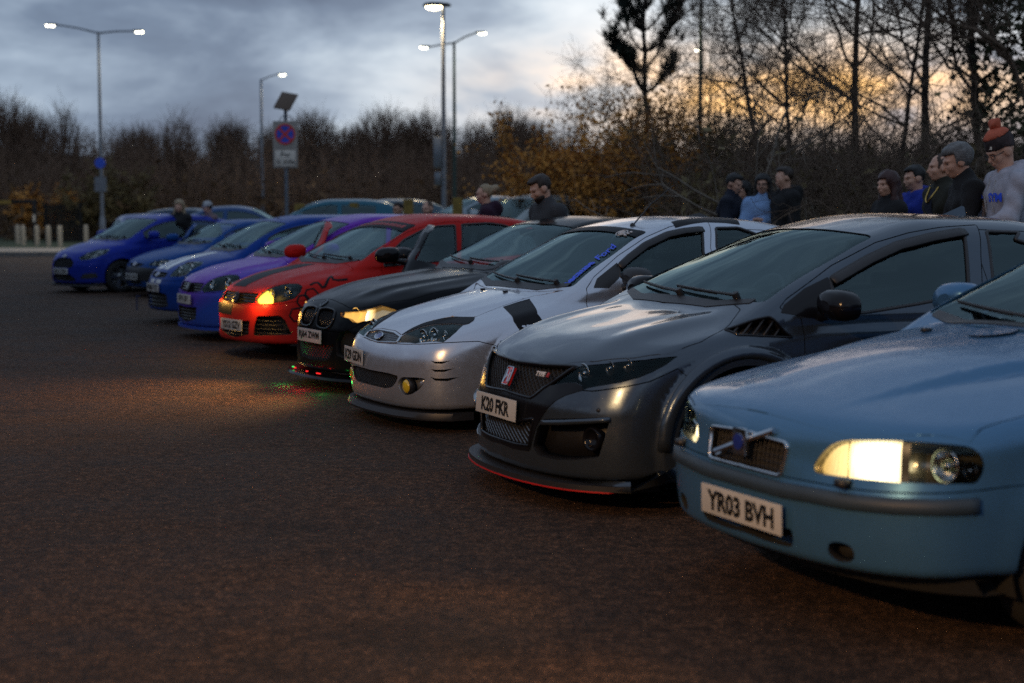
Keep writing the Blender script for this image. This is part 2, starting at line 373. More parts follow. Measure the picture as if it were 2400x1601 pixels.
POSES = {'volvo': (.83, 5.50, 25.0), 'civic': (-.06, 7.93, 24.0), 'focus': (-1.00, 10.65, 28.0), 'bmw': (-1.70, 12.82, 29.5), 'golf': (-2.88, 15.65, 34.5),
         'purple': (-3.86, 17.95, 29.0), 'stfiesta': (-4.86, 20.6, 30.0), 'green': (-4.75, 24.3, 31.0), 'blue2': (-6.78, 27.2, 36.0), 'farfiesta': (-8.46, 28.6, 45.0)}
SPECS = {'volvo': VOLVO, 'civic': CIVIC, 'focus': FOCUS, 'bmw': BMW, 'golf': GOLF, 'purple': GOLF, 'stfiesta': FIESTA_ST, 'green': FIESTA_ST, 'blue2': OLD_FIESTA, 'farfiesta': FIESTA_FAR}
# feature outlines on the bodies, as (metres behind the nose, metres left of centre, metres above ground)
FEATS = {
 'civic': {
  'headlight': [[0.095,0.403,0.605],[0.111,0.426,0.629],[0.145,0.48,0.668],[0.195,0.537,0.711],[0.273,0.654,0.731],[0.422,0.787,0.756],[0.573,0.848,0.773],[0.503,0.851,0.732],[0.438,0.838,0.699],[0.375,0.814,0.671],[0.302,0.766,0.647],[0.244,0.71,0.632],[0.187,0.64,0.613],[0.174,0.623,0.603],[0.171,0.601,0.624],[0.159,0.566,0.633],[0.131,0.499,0.628]],
  'upper_grille': [[0.098,0.0,0.69],[0.121,0.287,0.697],[0.159,0.441,0.705],[0.183,0.515,0.707],[0.138,0.467,0.662],[0.105,0.416,0.621],[0.08,0.364,0.589],[0.054,0.312,0.546],[0.043,0.282,0.531],[0.032,0.188,0.534],[0.029,0.0,0.541]],
  'mask': [[0.101,0.0,0.694],[0.123,0.283,0.7],[0.161,0.438,0.707],[0.194,0.533,0.712],[0.146,0.48,0.669],[0.111,0.424,0.63],[0.095,0.405,0.604],[0.131,0.5,0.626],[0.158,0.566,0.632],[0.17,0.601,0.623],[0.173,0.623,0.602],[0.117,0.528,0.567],[0.088,0.475,0.535],[0.067,0.438,0.497],[0.053,0.406,0.453],[0.04,0.367,0.399],[0.029,0.319,0.286],[0.027,0.299,0.263],[0.01,0.138,0.254],[0.006,0.0,0.262]],
  'lower_grille': [[0.004,0.0,0.412],[0.012,0.184,0.408],[0.036,0.338,0.433],[0.026,0.307,0.292],[0.009,0.165,0.284],[0.003,0.0,0.286]],
  'intake': [[0.055,0.418,0.441],[0.129,0.616,0.464],[0.246,0.767,0.483],[0.239,0.764,0.448],[0.219,0.75,0.364],[0.203,0.731,0.284],[0.127,0.621,0.258],[0.077,0.499,0.246],[0.043,0.373,0.252],[0.032,0.336,0.288],[0.04,0.372,0.394]],
  'bonnet': [[0.103,0.0,0.697],[0.113,0.184,0.702],[0.165,0.429,0.714],[0.248,0.595,0.737],[0.39,0.745,0.762],[0.544,0.827,0.783],[0.719,0.822,0.837],[0.926,0.745,0.908],[1.045,0.661,0.979],[1.08,0.5,1.0],[1.0,0.25,1.0],[0.97,0.0,1.0]],
  'vent': [[0.884,0.768,0.888],[0.921,0.835,0.864],[1.039,0.86,0.857],[1.218,0.873,0.844],[1.18,0.861,0.877],[1.108,0.827,0.95],[1.023,0.804,0.932],[0.954,0.783,0.908]],
  'vent_b1': [[0.954,0.824,0.881],[0.994,0.811,0.909]],
  'vent_b2': [[1.001,0.84,0.878],[1.052,0.83,0.919]],
  'plate': [[0.034,-0.274,0.505],[0.022,0.136,0.511],[0.01,0.172,0.404],[0.015,-0.224,0.409]],
  'badge': [[0.054,0.07,0.61]],
  'typer': [[0.086,0.278,0.643],[0.117,0.397,0.656]],
  'fog': [[0.169,0.69,0.366]],
  'sensor': [[0.206,0.717,0.512]],
  'fin': [[0.053,0.416,0.422],[0.101,0.562,0.439],[0.174,0.689,0.457],[0.245,0.768,0.47]],
  'glass1': [[1.532,0.745,1.137],[1.806,0.689,1.243],[2.024,0.65,1.312],[2.265,0.626,1.355],[2.515,0.591,1.384],[2.373,0.825,1.037],[2.026,0.847,0.995],[1.683,0.861,0.959],[1.476,0.861,0.948]],
  'quarter': [[1.174,0.831,0.968],[1.209,0.806,1.005],[1.362,0.764,1.084],[1.522,0.741,1.139],[1.461,0.86,0.948],[1.349,0.861,0.936]],
  'glass2': [[2.67,0.603,1.37],[2.916,0.597,1.363],[2.85,0.66,1.33],[3.15,0.7,1.24],[3.28,0.78,1.09],[2.557,0.804,1.068]],
  'doorfront': [[1.285,0.887,0.732],[1.29,0.867,0.874],[1.282,0.858,0.942]],
  'door1': [[1.42,0.9,0.26],[1.285,0.887,0.732],[1.29,0.867,0.874],[1.281,0.859,0.939],[1.18,0.812,0.99],[1.242,0.784,1.035],[1.588,0.68,1.196],[1.906,0.626,1.312],[2.141,0.606,1.363],[2.369,0.585,1.391],[2.641,0.557,1.404],[2.55,0.707,1.235],[2.46,0.829,1.026],[2.47,0.9,0.62],[2.45,0.9,0.26]],
  'flareline': [[0.371,0.845,0.334],[0.414,0.855,0.44],[0.464,0.863,0.55],[0.539,0.877,0.621],[0.657,0.903,0.708]],
 },
 'focus': {
  'headlight': [[0.083,0.297,0.584],[0.114,0.282,0.62],[0.159,0.306,0.652],[0.226,0.36,0.685],[0.305,0.43,0.709],[0.383,0.546,0.72],[0.42,0.642,0.716],[0.341,0.69,0.673],[0.287,0.702,0.639],[0.244,0.697,0.61],[0.126,0.503,0.592]],
  'eyebrow': [[0.127,0.272,0.632],[0.195,0.288,0.675],[0.28,0.317,0.714],[0.374,0.389,0.744],[0.465,0.449,0.757],[0.54,0.574,0.759],[0.508,0.62,0.744],[0.457,0.65,0.726],[0.424,0.639,0.718],[0.386,0.539,0.722],[0.308,0.424,0.711],[0.229,0.353,0.687],[0.162,0.3,0.654]],
  'grille': [[0.13,0.0,0.641],[0.124,0.036,0.639],[0.121,0.203,0.632],[0.115,0.28,0.621],[0.082,0.289,0.584],[0.067,0.134,0.575],[0.061,0.0,0.569]],
  'bonnet': [[0.143,0.0,0.65],[0.136,0.009,0.648],[0.128,0.263,0.634],[0.2,0.277,0.679],[0.286,0.306,0.717],[0.379,0.378,0.747],[0.468,0.443,0.76],[0.548,0.564,0.763],[0.551,0.564,0.764],[0.798,0.501,0.829],[1.059,0.48,0.893],[1.181,0.685,0.935],[1.12,0.5,0.95],[1.06,0.25,0.95],[1.04,0.0,0.95]],
  'bumptop': [[0.059,-0.069,0.565],[0.064,0.141,0.57],[0.077,0.303,0.575],[0.123,0.508,0.587],[0.241,0.697,0.606],[0.345,0.765,0.613],[0.45,0.804,0.616],[0.606,0.852,0.575]],
  'plate': [[0.042,-0.592,0.511],[0.03,-0.185,0.496],[0.008,-0.15,0.388],[0.023,-0.56,0.402]],
  'lower_grille': [[0.006,0.0,0.375],[0.017,0.28,0.377],[0.038,0.411,0.367],[0.033,0.388,0.322],[0.024,0.34,0.285],[0.013,0.254,0.267],[0.004,0.0,0.268]],
  'scoop': [[0.047,0.447,0.362],[0.092,0.574,0.37],[0.131,0.645,0.367],[0.127,0.639,0.339],[0.109,0.61,0.293],[0.079,0.542,0.253],[0.058,0.481,0.242],[0.044,0.435,0.257],[0.038,0.412,0.29],[0.036,0.407,0.33]],
  'fog': [[0.057,0.485,0.302]],
  'logo': [[0.076,-0.079,0.59]],
  'slit1': [[0.159,0.671,0.489],[0.179,0.696,0.482],[0.218,0.73,0.484],[0.266,0.758,0.491],[0.217,0.731,0.469],[0.179,0.697,0.47]],
  'slit2': [[0.156,0.674,0.435],[0.178,0.699,0.428],[0.227,0.739,0.43],[0.292,0.772,0.439],[0.227,0.739,0.415],[0.177,0.7,0.415]],
  'slit3': [[0.154,0.674,0.381],[0.177,0.7,0.371],[0.231,0.744,0.371],[0.319,0.782,0.38],[0.247,0.753,0.354],[0.177,0.701,0.356]],
  'stripe': [[0.782,0.526,0.822],[0.896,0.509,0.849],[1.002,0.509,0.872],[0.902,0.804,0.786],[0.929,0.859,0.712],[0.835,0.861,0.678],[0.743,0.861,0.641],[0.715,0.808,0.742]],
  'roofstripe': [[2.21,0.468,1.407],[2.331,0.446,1.423],[2.573,0.339,1.435],[2.806,0.251,1.436],[2.861,0.355,1.426],[2.782,0.541,1.384],[2.662,0.523,1.398],[2.481,0.518,1.404],[2.331,0.543,1.389],[2.184,0.567,1.363]],
  'glass1': [[1.602,0.717,1.11],[1.695,0.686,1.167],[1.865,0.64,1.256],[2.084,0.596,1.33],[2.239,0.582,1.356],[2.41,0.572,1.369],[2.342,0.701,1.179],[2.4,0.82,0.985],[1.586,0.775,1.017]],
  'glass2': [[2.533,0.576,1.363],[2.749,0.568,1.365],[2.95,0.66,1.3],[3.3,0.7,1.2],[3.45,0.76,1.06],[2.52,0.81,0.995],[2.474,0.676,1.22]],
  'door1': [[1.36,0.86,0.25],[1.285,0.812,0.839],[1.299,0.784,0.946],[1.389,0.738,1.026],[1.636,0.657,1.169],[1.906,0.6,1.298],[2.15,0.545,1.372],[2.308,0.529,1.396],[2.51,0.511,1.407],[2.418,0.68,1.214],[2.44,0.86,0.8],[2.42,0.86,0.25]],
  'quarter': [[1.352,0.793,0.952],[1.401,0.756,1.014],[1.6,0.704,1.123],[1.576,0.775,1.017],[1.471,0.802,0.949]],
  'crease': [[0.172,0.694,0.252],[0.275,0.765,0.261],[0.438,0.812,0.263]],
 },
 'bmw': {
  'kidney': [[0.073,-0.093,0.647],[0.081,-0.035,0.662],[0.093,0.137,0.674],[0.093,0.248,0.666],[0.087,0.292,0.651],[0.07,0.339,0.603],[0.057,0.345,0.558],[0.044,0.292,0.536],[0.034,0.161,0.527],[0.032,0.051,0.535],[0.046,-0.02,0.582]],
  'roundel': [[0.125,-0.127,0.706]],
  'bonnet': [[0.184,0.0,0.734],[0.172,0.0,0.74],[0.163,0.223,0.729],[0.158,0.452,0.698],[0.18,0.535,0.694],[0.25,0.638,0.711],[0.34,0.697,0.736],[0.55,0.8,0.78],[0.95,0.82,0.86],[1.36,0.8,0.96],[1.4,0.5,0.98],[1.36,0.25,0.98],[1.34,0.0,0.98]],
  'headlight': [[0.106,0.39,0.657],[0.114,0.418,0.661],[0.168,0.562,0.672],[0.202,0.617,0.681],[0.263,0.674,0.701],[0.331,0.703,0.729],[0.4,0.8,0.7],[0.44,0.84,0.665],[0.36,0.8,0.62],[0.181,0.66,0.596],[0.159,0.632,0.584],[0.134,0.585,0.588],[0.121,0.535,0.613],[0.112,0.502,0.62],[0.094,0.424,0.624]],
  'lower_grille': [[0.005,0.0,0.371],[0.018,0.253,0.378],[0.037,0.375,0.391],[0.044,0.402,0.414],[0.036,0.376,0.337],[0.028,0.337,0.277],[0.019,0.274,0.251],[0.003,0.0,0.241]],
  'plate': [[0.034,-0.309,0.481],[0.029,0.221,0.497],[0.022,0.283,0.391],[0.015,-0.211,0.382]],
  'intake': [[0.068,0.468,0.503],[0.108,0.563,0.519],[0.2,0.7,0.42],[0.26,0.74,0.24],[0.049,0.427,0.308],[0.048,0.417,0.42]],
 },
 'golf': {
  'headlight': [[0.078,0.395,0.601],[0.11,0.422,0.65],[0.166,0.459,0.7],[0.243,0.499,0.74],[0.354,0.57,0.768],[0.424,0.674,0.768],[0.429,0.759,0.743],[0.394,0.791,0.69],[0.33,0.786,0.629],[0.246,0.738,0.595],[0.153,0.633,0.576],[0.08,0.471,0.563]],
  'lit': [[0.079,0.401,0.6],[0.113,0.429,0.653],[0.163,0.464,0.697],[0.182,0.521,0.696],[0.161,0.613,0.624],[0.148,0.624,0.577],[0.082,0.475,0.566]],
  'grille': [[0.085,0.0,0.661],[0.095,0.198,0.668],[0.119,0.404,0.667],[0.079,0.391,0.604],[0.072,0.42,0.571],[0.047,0.246,0.56],[0.035,0.0,0.548]],
  'intake': [[0.063,0.471,0.443],[0.196,0.712,0.457],[0.235,0.75,0.411],[0.293,0.785,0.266],[0.047,0.41,0.241],[0.05,0.432,0.356]],
  'lower_grille': [[0.008,0.0,0.379],[0.033,0.354,0.39],[0.029,0.332,0.248],[0.011,0.102,0.209],[0.008,0.0,0.204]],
  'plate': [[0.023,-0.306,0.334],[0.014,0.219,0.339],[0.015,0.212,0.23],[0.029,-0.32,0.221]],
  'badge': [[0.059,-0.045,0.615]],
  'bonnet': [[0.092,0.0,0.671],[0.101,0.184,0.677],[0.137,0.419,0.682],[0.255,0.474,0.75],[0.366,0.545,0.778],[0.436,0.649,0.778],[0.55,0.76,0.8],[0.8,0.775,0.86],[1.0,0.77,0.93],[1.03,0.5,0.97],[0.98,0.25,0.97],[0.96,0.0,0.97]],
  'hex1': [[0.485,0.836,0.662]],
  'hex2': [[0.404,0.822,0.599]],
  'hex3': [[0.335,0.805,0.464]],
  'bolt': [[0.498,0.783,0.755],[0.551,0.774,0.776],[0.584,0.794,0.776],[0.603,0.842,0.731],[0.63,0.846,0.736],[0.756,0.742,0.839],[0.741,0.818,0.806],[0.789,0.84,0.799],[0.886,0.854,0.807]],
  'glass1': [[1.357,0.799,1.02],[1.639,0.704,1.201],[1.901,0.659,1.303],[2.083,0.644,1.339],[2.31,0.643,1.349],[2.2,0.838,0.976],[2.28,0.82,0.985],[1.319,0.839,0.928]],
  'glass2': [[2.397,0.636,1.356],[2.748,0.616,1.37],[2.947,0.627,1.35],[3.3,0.7,1.24],[3.4,0.78,1.05],[2.4,0.82,0.985],[2.273,0.834,0.984]],
  'mirror': [[1.441,0.825,0.97]],
 },
 'stfiesta': {
  'headlight': [[0.108,0.398,0.636],[0.161,0.416,0.702],[0.268,0.389,0.775],[0.383,0.336,0.824],[0.449,0.435,0.835],[0.528,0.578,0.835],[0.454,0.681,0.785],[0.349,0.675,0.74],[0.255,0.662,0.657],[0.17,0.566,0.636]],
  'grille': [[0.113,0.0,0.69],[0.119,0.147,0.697],[0.133,0.337,0.691],[0.09,0.33,0.63],[0.061,0.0,0.613]],
  'stripe': [[0.118,-0.055,0.7],[0.124,0.164,0.701],[0.26,0.078,0.79],[0.552,-0.209,0.884],[0.737,-0.371,0.927],[0.942,-0.463,0.947],[0.801,-0.347,0.958],[0.661,-0.387,0.928],[0.437,-0.324,0.844],[0.198,-0.105,0.762]],
  'plate': [[0.072,-0.451,0.544],[0.045,0.206,0.555],[0.026,0.253,0.453],[0.031,-0.305,0.439]],
  'lower_grille': [[0.012,0.0,0.436],[0.055,0.401,0.445],[0.079,0.472,0.325],[0.003,0.0,0.297]],
 },
 'farfiesta': {
  'headlight': [[0.123,0.441,0.653],[0.174,0.489,0.699],[0.304,0.567,0.765],[0.421,0.581,0.808],[0.619,0.746,0.821],[0.506,0.776,0.732],[0.336,0.723,0.667],[0.212,0.636,0.624],[0.131,0.518,0.612]],
  'grille': [[0.064,0.0,0.631],[0.083,0.297,0.636],[0.093,0.474,0.556],[0.081,0.47,0.49],[0.014,0.0,0.475]],
  'plate': [[0.028,-0.285,0.45],[0.034,0.312,0.465],[0.03,0.314,0.353],[0.023,-0.282,0.337]],
  'intake': [[0.138,0.582,0.391],[0.42,0.782,0.411],[0.397,0.774,0.311],[0.111,0.539,0.302]],
  'lower_grille': [[0.003,0.0,0.342],[0.049,0.389,0.366],[0.088,0.49,0.262],[0.004,0.0,0.245]],
 },
 'blue2': {
  'headlight': [[0.248,0.609,0.639],[0.323,0.59,0.687],[0.433,0.705,0.694],[0.343,0.725,0.615],[0.252,0.661,0.603]],
 },
 'volvo': {
  'headlight': [[0.053,0.37,0.599],[0.066,0.397,0.642],[0.081,0.434,0.682],[0.098,0.481,0.701],[0.172,0.641,0.718],[0.343,0.813,0.71],[0.372,0.83,0.691],[0.387,0.84,0.654],[0.377,0.838,0.612],[0.358,0.833,0.588],[0.255,0.775,0.585],[0.156,0.666,0.582],[0.085,0.513,0.579],[0.052,0.385,0.577]],
  'grille': [[0.025,0.0,0.675],[0.025,0.06,0.672],[0.032,0.177,0.665],[0.038,0.23,0.662],[0.038,0.244,0.651],[0.032,0.24,0.61],[0.023,0.233,0.554],[0.02,0.219,0.544],[0.015,0.136,0.546],[0.01,0.026,0.547],[0.01,0.0,0.549]],
  'lower_grille': [[0.008,0.0,0.355],[0.018,0.222,0.36],[0.023,0.29,0.367],[0.028,0.298,0.339],[0.032,0.289,0.304],[0.031,0.26,0.295],[0.024,0.129,0.293],[0.017,0.0,0.301]],
  'bonnet': [[0.07,0.0,0.745],[0.073,0.181,0.739],[0.079,0.31,0.73],[0.097,0.444,0.717],[0.105,0.484,0.713],[0.177,0.636,0.726],[0.345,0.81,0.718],[0.42,0.8,0.7],[0.7,0.83,0.78],[1.05,0.8,0.9],[1.28,0.78,0.96],[1.3,0.5,0.98],[1.27,0.25,0.98],[1.25,0.0,0.98]],
  'strip': [[0.0,0.0,0.5],[0.013,0.246,0.497],[0.032,0.381,0.502],[0.071,0.535,0.501],[0.145,0.682,0.505],[0.248,0.787,0.51],[0.367,0.842,0.515]],
  'foghole': [[0.056,0.457,0.346],[0.065,0.496,0.36],[0.083,0.548,0.353],[0.093,0.561,0.32],[0.09,0.54,0.292],[0.075,0.485,0.286],[0.061,0.451,0.308]],
  'washer': [[0.078,0.517,0.55]],
 },
}
# ---------------------------------------------------------------- scene helpers
PENDING = []
def tag(o, label=None, cat=None, group=None, kind=None):
    if label: o['label'] = label
    if cat: o['category'] = cat
    if group: o['group'] = group
    if kind: o['kind'] = kind
    return o
def add(o, parent=None):
    if parent is not None: o.parent = parent
    PENDING.append(o); return o
def flush():
    for o in PENDING: SC.collection.objects.link(o)
    PENDING.clear()
def empty(name, loc=(0, 0, 0), rz=0.0, label=None, cat=None, group=None, parent=None):
    o = bpy.data.objects.new(name, None); o.location = loc; o.rotation_euler = (0, 0, rz); o.empty_display_size = .2
    return tag(add(o, parent), label, cat, group)
def to_mesh(name, V, F, m=None, N=None, smooth=True):
    me = bpy.data.meshes.new(name)
    me.from_pydata(V.tolist() if hasattr(V, 'tolist') else V, [], F.tolist() if hasattr(F, 'tolist') else F)
    if m is not None: me.materials.append(m)
    me.polygons.foreach_set('use_smooth', [smooth] * len(me.polygons)); me.update()
    if N is not None: me.normals_split_custom_set_from_vertices(np.asarray(N).tolist())
    return me
def obj(name, V, F, m, parent=None, N=None, smooth=True, loc=None):
    o = bpy.data.objects.new(name, to_mesh(name, V, F, m, N, smooth))
    if loc is not None: o.location = loc
    return add(o, parent)
def obj_me(name, me, parent=None, loc=None):
    o = bpy.data.objects.new(name, me)
    if loc is not None: o.location = loc
    return add(o, parent)
def auto_smooth(me, ang=35):
    """sharp edges above an angle, smooth otherwise"""
    bm = bmesh.new(); bm.from_mesh(me)
    for e in bm.edges:
        e.smooth = not (len(e.link_faces) == 2 and e.calc_face_angle(0) > math.radians(ang))
    for f in bm.faces: f.smooth = True
    bm.to_mesh(me); bm.free(); return me

class MB:
    """collects simple shapes into one mesh"""
    def __init__(self): self.V = []; self.F = []
    def raw(self, V, F):
        o = len(self.V); self.V += [tuple(map(float, v)) for v in V]; self.F += [tuple(int(i) + o for i in f) for f in F]; return self
    def box(self, c, s, M=None):
        x, y, z = (a / 2 for a in s)
        P = [(-x, -y, -z), (x, -y, -z), (x, y, -z), (-x, y, -z), (-x, -y, z), (x, -y, z), (x, y, z), (-x, y, z)]
        if M is not None: P = [tuple(M @ Vector(p)) for p in P]
        P = [(p[0] + c[0], p[1] + c[1], p[2] + c[2]) for p in P]
        return self.raw(P, [(0, 3, 2, 1), (4, 5, 6, 7), (0, 1, 5, 4), (1, 2, 6, 5), (2, 3, 7, 6), (3, 0, 4, 7)])
    def tube(self, pts, r, n=8, cap=True):
        pts = [Vector(p) for p in pts]; rs = r if hasattr(r, '__len__') else [r] * len(pts)
        V = []; F = []; up = None
        for i, p in enumerate(pts):
            t = (pts[min(i + 1, len(pts) - 1)] - pts[max(i - 1, 0)]).normalized()
            if up is None: up = Vector((0, 0, 1)) if abs(t.z) < .9 else Vector((1, 0, 0))
            a = t.cross(up).normalized(); b = a.cross(t).normalized(); up = b
            for k in range(n):
                q = 2 * math.pi * k / n; V.append(p + (a * math.cos(q) + b * math.sin(q)) * rs[i])
        for i in range(len(pts) - 1):
            for k in range(n): F.append((i * n + k, i * n + (k + 1) % n, (i + 1) * n + (k + 1) % n, (i + 1) * n + k))
        if cap: F.append(tuple(range(n))[::-1]); F.append(tuple((len(pts) - 1) * n + k for k in range(n)))
        return self.raw(V, F)
    def lathe(self, prof, c=(0, 0, 0), axis=(0, 0, 1), n=24, ref=None):
        """prof: (radius, height along axis)"""
        ax = Vector(axis).normalized(); a = ax.orthogonal().normalized() if ref is None else Vector(ref).normalized(); b = ax.cross(a)
        V = []; F = []; c = Vector(c)
        for r, h in prof:
            for k in range(n):
                q = 2 * math.pi * k / n; V.append(c + ax * h + (a * math.cos(q) + b * math.sin(q)) * max(r, 1e-5))
        for i in range(len(prof) - 1):
            for k in range(n): F.append((i * n + k, i * n + (k + 1) % n, (i + 1) * n + (k + 1) % n, (i + 1) * n + k))
        return self.raw(V, F)
    def mesh(self, name, m, smooth=True, ang=35, bevel=0.0):
        me = bpy.data.meshes.new(name); me.from_pydata(self.V, [], self.F)
        if m is not None: me.materials.append(m)
        if bevel > 0:
            bm = bmesh.new(); bm.from_mesh(me); bmesh.ops.remove_doubles(bm, verts=bm.verts, dist=1e-5)
            es = [e for e in bm.edges if len(e.link_faces) == 2 and e.calc_face_angle(0) > .5]
            bmesh.ops.bevel(bm, geom=es, offset=bevel, segments=2, affect='EDGES', profile=.6); bm.to_mesh(me); bm.free()
        if smooth: auto_smooth(me, ang)
        me.update(); return me
    def build(self, name, m, parent=None, smooth=True, ang=35, bevel=0.0, loc=None):
        return obj_me(name, self.mesh(name, m, smooth, ang, bevel), parent, loc)

# boolean on two scratch objects
_ta = bpy.data.objects.new('scratch_a', bpy.data.meshes.new('scratch_a')); _tb = bpy.data.objects.new('scratch_b', bpy.data.meshes.new('scratch_b'))
_mod = _ta.modifiers.new('b', 'BOOLEAN'); _mod.object = _tb; _mod.solver = 'MANIFOLD'
SC.collection.objects.link(_ta); SC.collection.objects.link(_tb)
def boolean(A, B, op):
    _ta.data = A; _tb.data = B; _mod.operation = op
    bpy.context.view_layer.update(); dg = bpy.context.evaluated_depsgraph_get()
    me = bpy.data.meshes.new_from_object(_ta.evaluated_get(dg), depsgraph=dg)
    return me
def text_mesh(s, size, m, bold=0.0, extrude=0.0, xscale=1.0, align='CENTER', shear=0.0):
    cu = bpy.data.curves.new('t', 'FONT'); cu.body = s; cu.size = size; cu.offset = bold; cu.extrude = extrude; cu.align_x = align; cu.align_y = 'CENTER'; cu.resolution_u = 3; cu.shear = shear
    o = bpy.data.objects.new('t', cu); SC.collection.objects.link(o); bpy.context.view_layer.update()
    dg = bpy.context.evaluated_depsgraph_get(); me = bpy.data.meshes.new_from_object(o.evaluated_get(dg), depsgraph=dg)
    bpy.data.objects.remove(o); me.materials.clear(); me.materials.append(m)
    if xscale != 1: me.transform(Matrix.Diagonal((xscale, 1, 1, 1)))
    return me
def frame(n, up=(0, 0, 1)):
    """rotation whose local z is n and local y is close to up"""
    n = Vector(n).normalized(); x = Vector(up).cross(n).normalized(); y = n.cross(x)
    return Matrix((x, y, n)).transposed()

# ---------------------------------------------------------------- surface pieces on a body
def basis(d):
    d = np.array(d, float); d /= np.linalg.norm(d)
    r = np.array([0, 0, 1.]) if abs(d[2]) < .95 else np.array([1., 0, 0])
    e1 = np.cross(r, d); e1 /= np.linalg.norm(e1); return e1, np.cross(d, e1), d
def loc3(pts): p = np.array(pts, float).reshape(-1, 3).copy(); p[:, 0] *= -1; return p
def symm(pts):
    p = loc3(pts); q = p[1:-1][::-1].copy(); q[:, 1] *= -1; return np.concatenate([p, q])
def flip(P): Q = P.copy(); Q[:, 1] *= -1; return Q[::-1]
def round2(p, r, k=4):
    if r <= 0: return p
    out = []; n = len(p)
    for i in range(n):
        a, b, c = p[i - 1], p[i], p[(i + 1) % n]
        u = a - b; v = c - b; lu, lv = np.linalg.norm(u), np.linalg.norm(v)
        q = min(r, lu * .45, lv * .45)
        s, e = b + u / max(lu, 1e-9) * q, b + v / max(lv, 1e-9) * q
        for t in np.linspace(0, 1, k): out.append((1 - t) ** 2 * s + 2 * t * (1 - t) * b + t * t * e)
    return np.array(out)
def area2(p): x, y = p[:, 0], p[:, 1]; return .5 * np.sum(x * np.roll(y, -1) - y * np.roll(x, -1))
def grow2(p, g):
    if g == 0: return p
    if area2(p) < 0: p = p[::-1]
    t = np.roll(p, -1, 0) - np.roll(p, 1, 0); t /= np.maximum(np.linalg.norm(t, axis=1, keepdims=True), 1e-9)
    return p + np.stack([t[:, 1], -t[:, 0]], 1) * g
def resample2(p, sp):
    out = []
    for i in range(len(p)):
        a, b = p[i], p[(i + 1) % len(p)]; n = max(1, int(math.ceil(np.linalg.norm(b - a) / sp)))
        for t in range(n): out.append(a + (b - a) * t / n)
    return np.array(out)
class Out:
    """an outline on the body with the direction it is seen along"""
    def __init__(self, S, P, d=None, rnd=.01):
        self.S = S; self.P = P
        if d is None: d = S.normal(P).mean(0)
        self.e1, self.e2, self.d = basis(d)
        p = np.stack([P @ self.e1, P @ self.e2], 1)
        if area2(p) < 0: p = p[::-1]
        self.p2 = round2(p, rnd)
        w = P @ self.d; self.w0, self.w1 = w.min(), w.max()
    def at(self, p2, w): return p2[:, :1] * self.e1 + p2[:, 1:] * self.e2 + np.asarray(w).reshape(-1, 1) * self.d
    def on(self, p2, off=0.0):
        O = self.at(p2, np.full(len(p2), self.w1 + .30)); P, h = self.S.cast(O, np.repeat(-self.d[None], len(p2), 0), tmax=1.5)
        n = self.S.normal(P); return P + n * off, n
    def prism(self, out=.10, depth=.10, grow=0.0):
        p = resample2(grow2(self.p2, grow), .12); n = len(p)
        V = np.concatenate([self.at(p, np.full(n, self.w1 + out)), self.at(p, np.full(n, self.w0 - depth))])
        F = [tuple(range(n)), tuple(range(2 * n - 1, n - 1, -1))] + [(i, n + i, n + (i + 1) % n, (i + 1) % n) for i in range(n)]
        return V, F
    def grid(self, sp, grow=0.0, edge=None):
        b = resample2(grow2(self.p2, grow), edge or sp); lo, hi = b.min(0), b.max(0)
        gx, gy = np.meshgrid(np.arange(lo[0] + sp / 2, hi[0], sp), np.arange(lo[1] + sp / 2, hi[1], sp)); g = np.stack([gx.ravel(), gy.ravel()], 1)
        ins = inside2(g, b)
        if ins.any():
            g = g[ins]; dd = np.min(np.linalg.norm(g[:, None] - b[None], axis=2), 1); g = g[dd > sp * .4]
        else: g = g[:0]
        allp = np.concatenate([b, g]); n = len(b)
        r = delaunay_2d_cdt([Vector(q) for q in allp.tolist()], [], [list(range(n))], 1, 1e-6)
        p2 = np.array([tuple(v) for v in r[0]]); F = [tuple(f) for f in r[2]]
        F = [f if area2(p2[list(f)]) > 0 else f[::-1] for f in F]
        return p2, F
    def patch(self, off=0.0, thick=0.0, sp=.04, grow=0.0, edge=None):
        """surface-following sheet; thick > 0 closes it downwards. returns V, F, N"""
        p2, F = self.grid(sp, grow, edge); P, n = self.on(p2, off)
        if thick <= 0: return P, F, n
        m = len(P); V = np.concatenate([P, P - n * thick]); G = list(F) + [tuple(i + m for i in f[::-1]) for f in F]
        from collections import Counter
        E = {}
        for f in F:
            for a, b in zip(f, f[1:] + f[:1]): E[(a, b)] = 1
        rim = [(a, b) for (a, b) in E if (b, a) not in E]
        ex = len(V); V = np.concatenate([V, V[:m], V[m:]])       # own rim vertices keep the edge crisp
        G += [(b + ex, a + ex, a + ex + m, b + ex + m) for a, b in rim]
        rn = np.zeros((m, 3))
        for a, b in rim:
            t = V[b] - V[a]; q = np.cross(t, n[a]); q /= max(np.linalg.norm(q), 1e-9); rn[a] += q; rn[b] += q
        rn /= np.maximum(np.linalg.norm(rn, axis=1, keepdims=True), 1e-9); rn[np.abs(rn).sum(1) == 0] = (0, 0, 1)
        return V, G, np.concatenate([n, -n, rn, rn])
    def cup(self, depth, shrink=.85, sp=.05, off=-.004):
        """open housing behind the outline: wall and floor"""
        b = resample2(self.p2, .03); c = b.mean(0); n = len(b)
        T, _ = self.on(b, off); q = c + (b - c) * shrink
        B = self.at(q, np.full(n, (T @ self.d).mean() - depth)); V = np.concatenate([T, B])
        F = [(i, (i + 1) % n, n + (i + 1) % n, n + i) for i in range(n)]
        F = [f[::-1] for f in F]; F.append(tuple(range(n, 2 * n)))
        return V, F
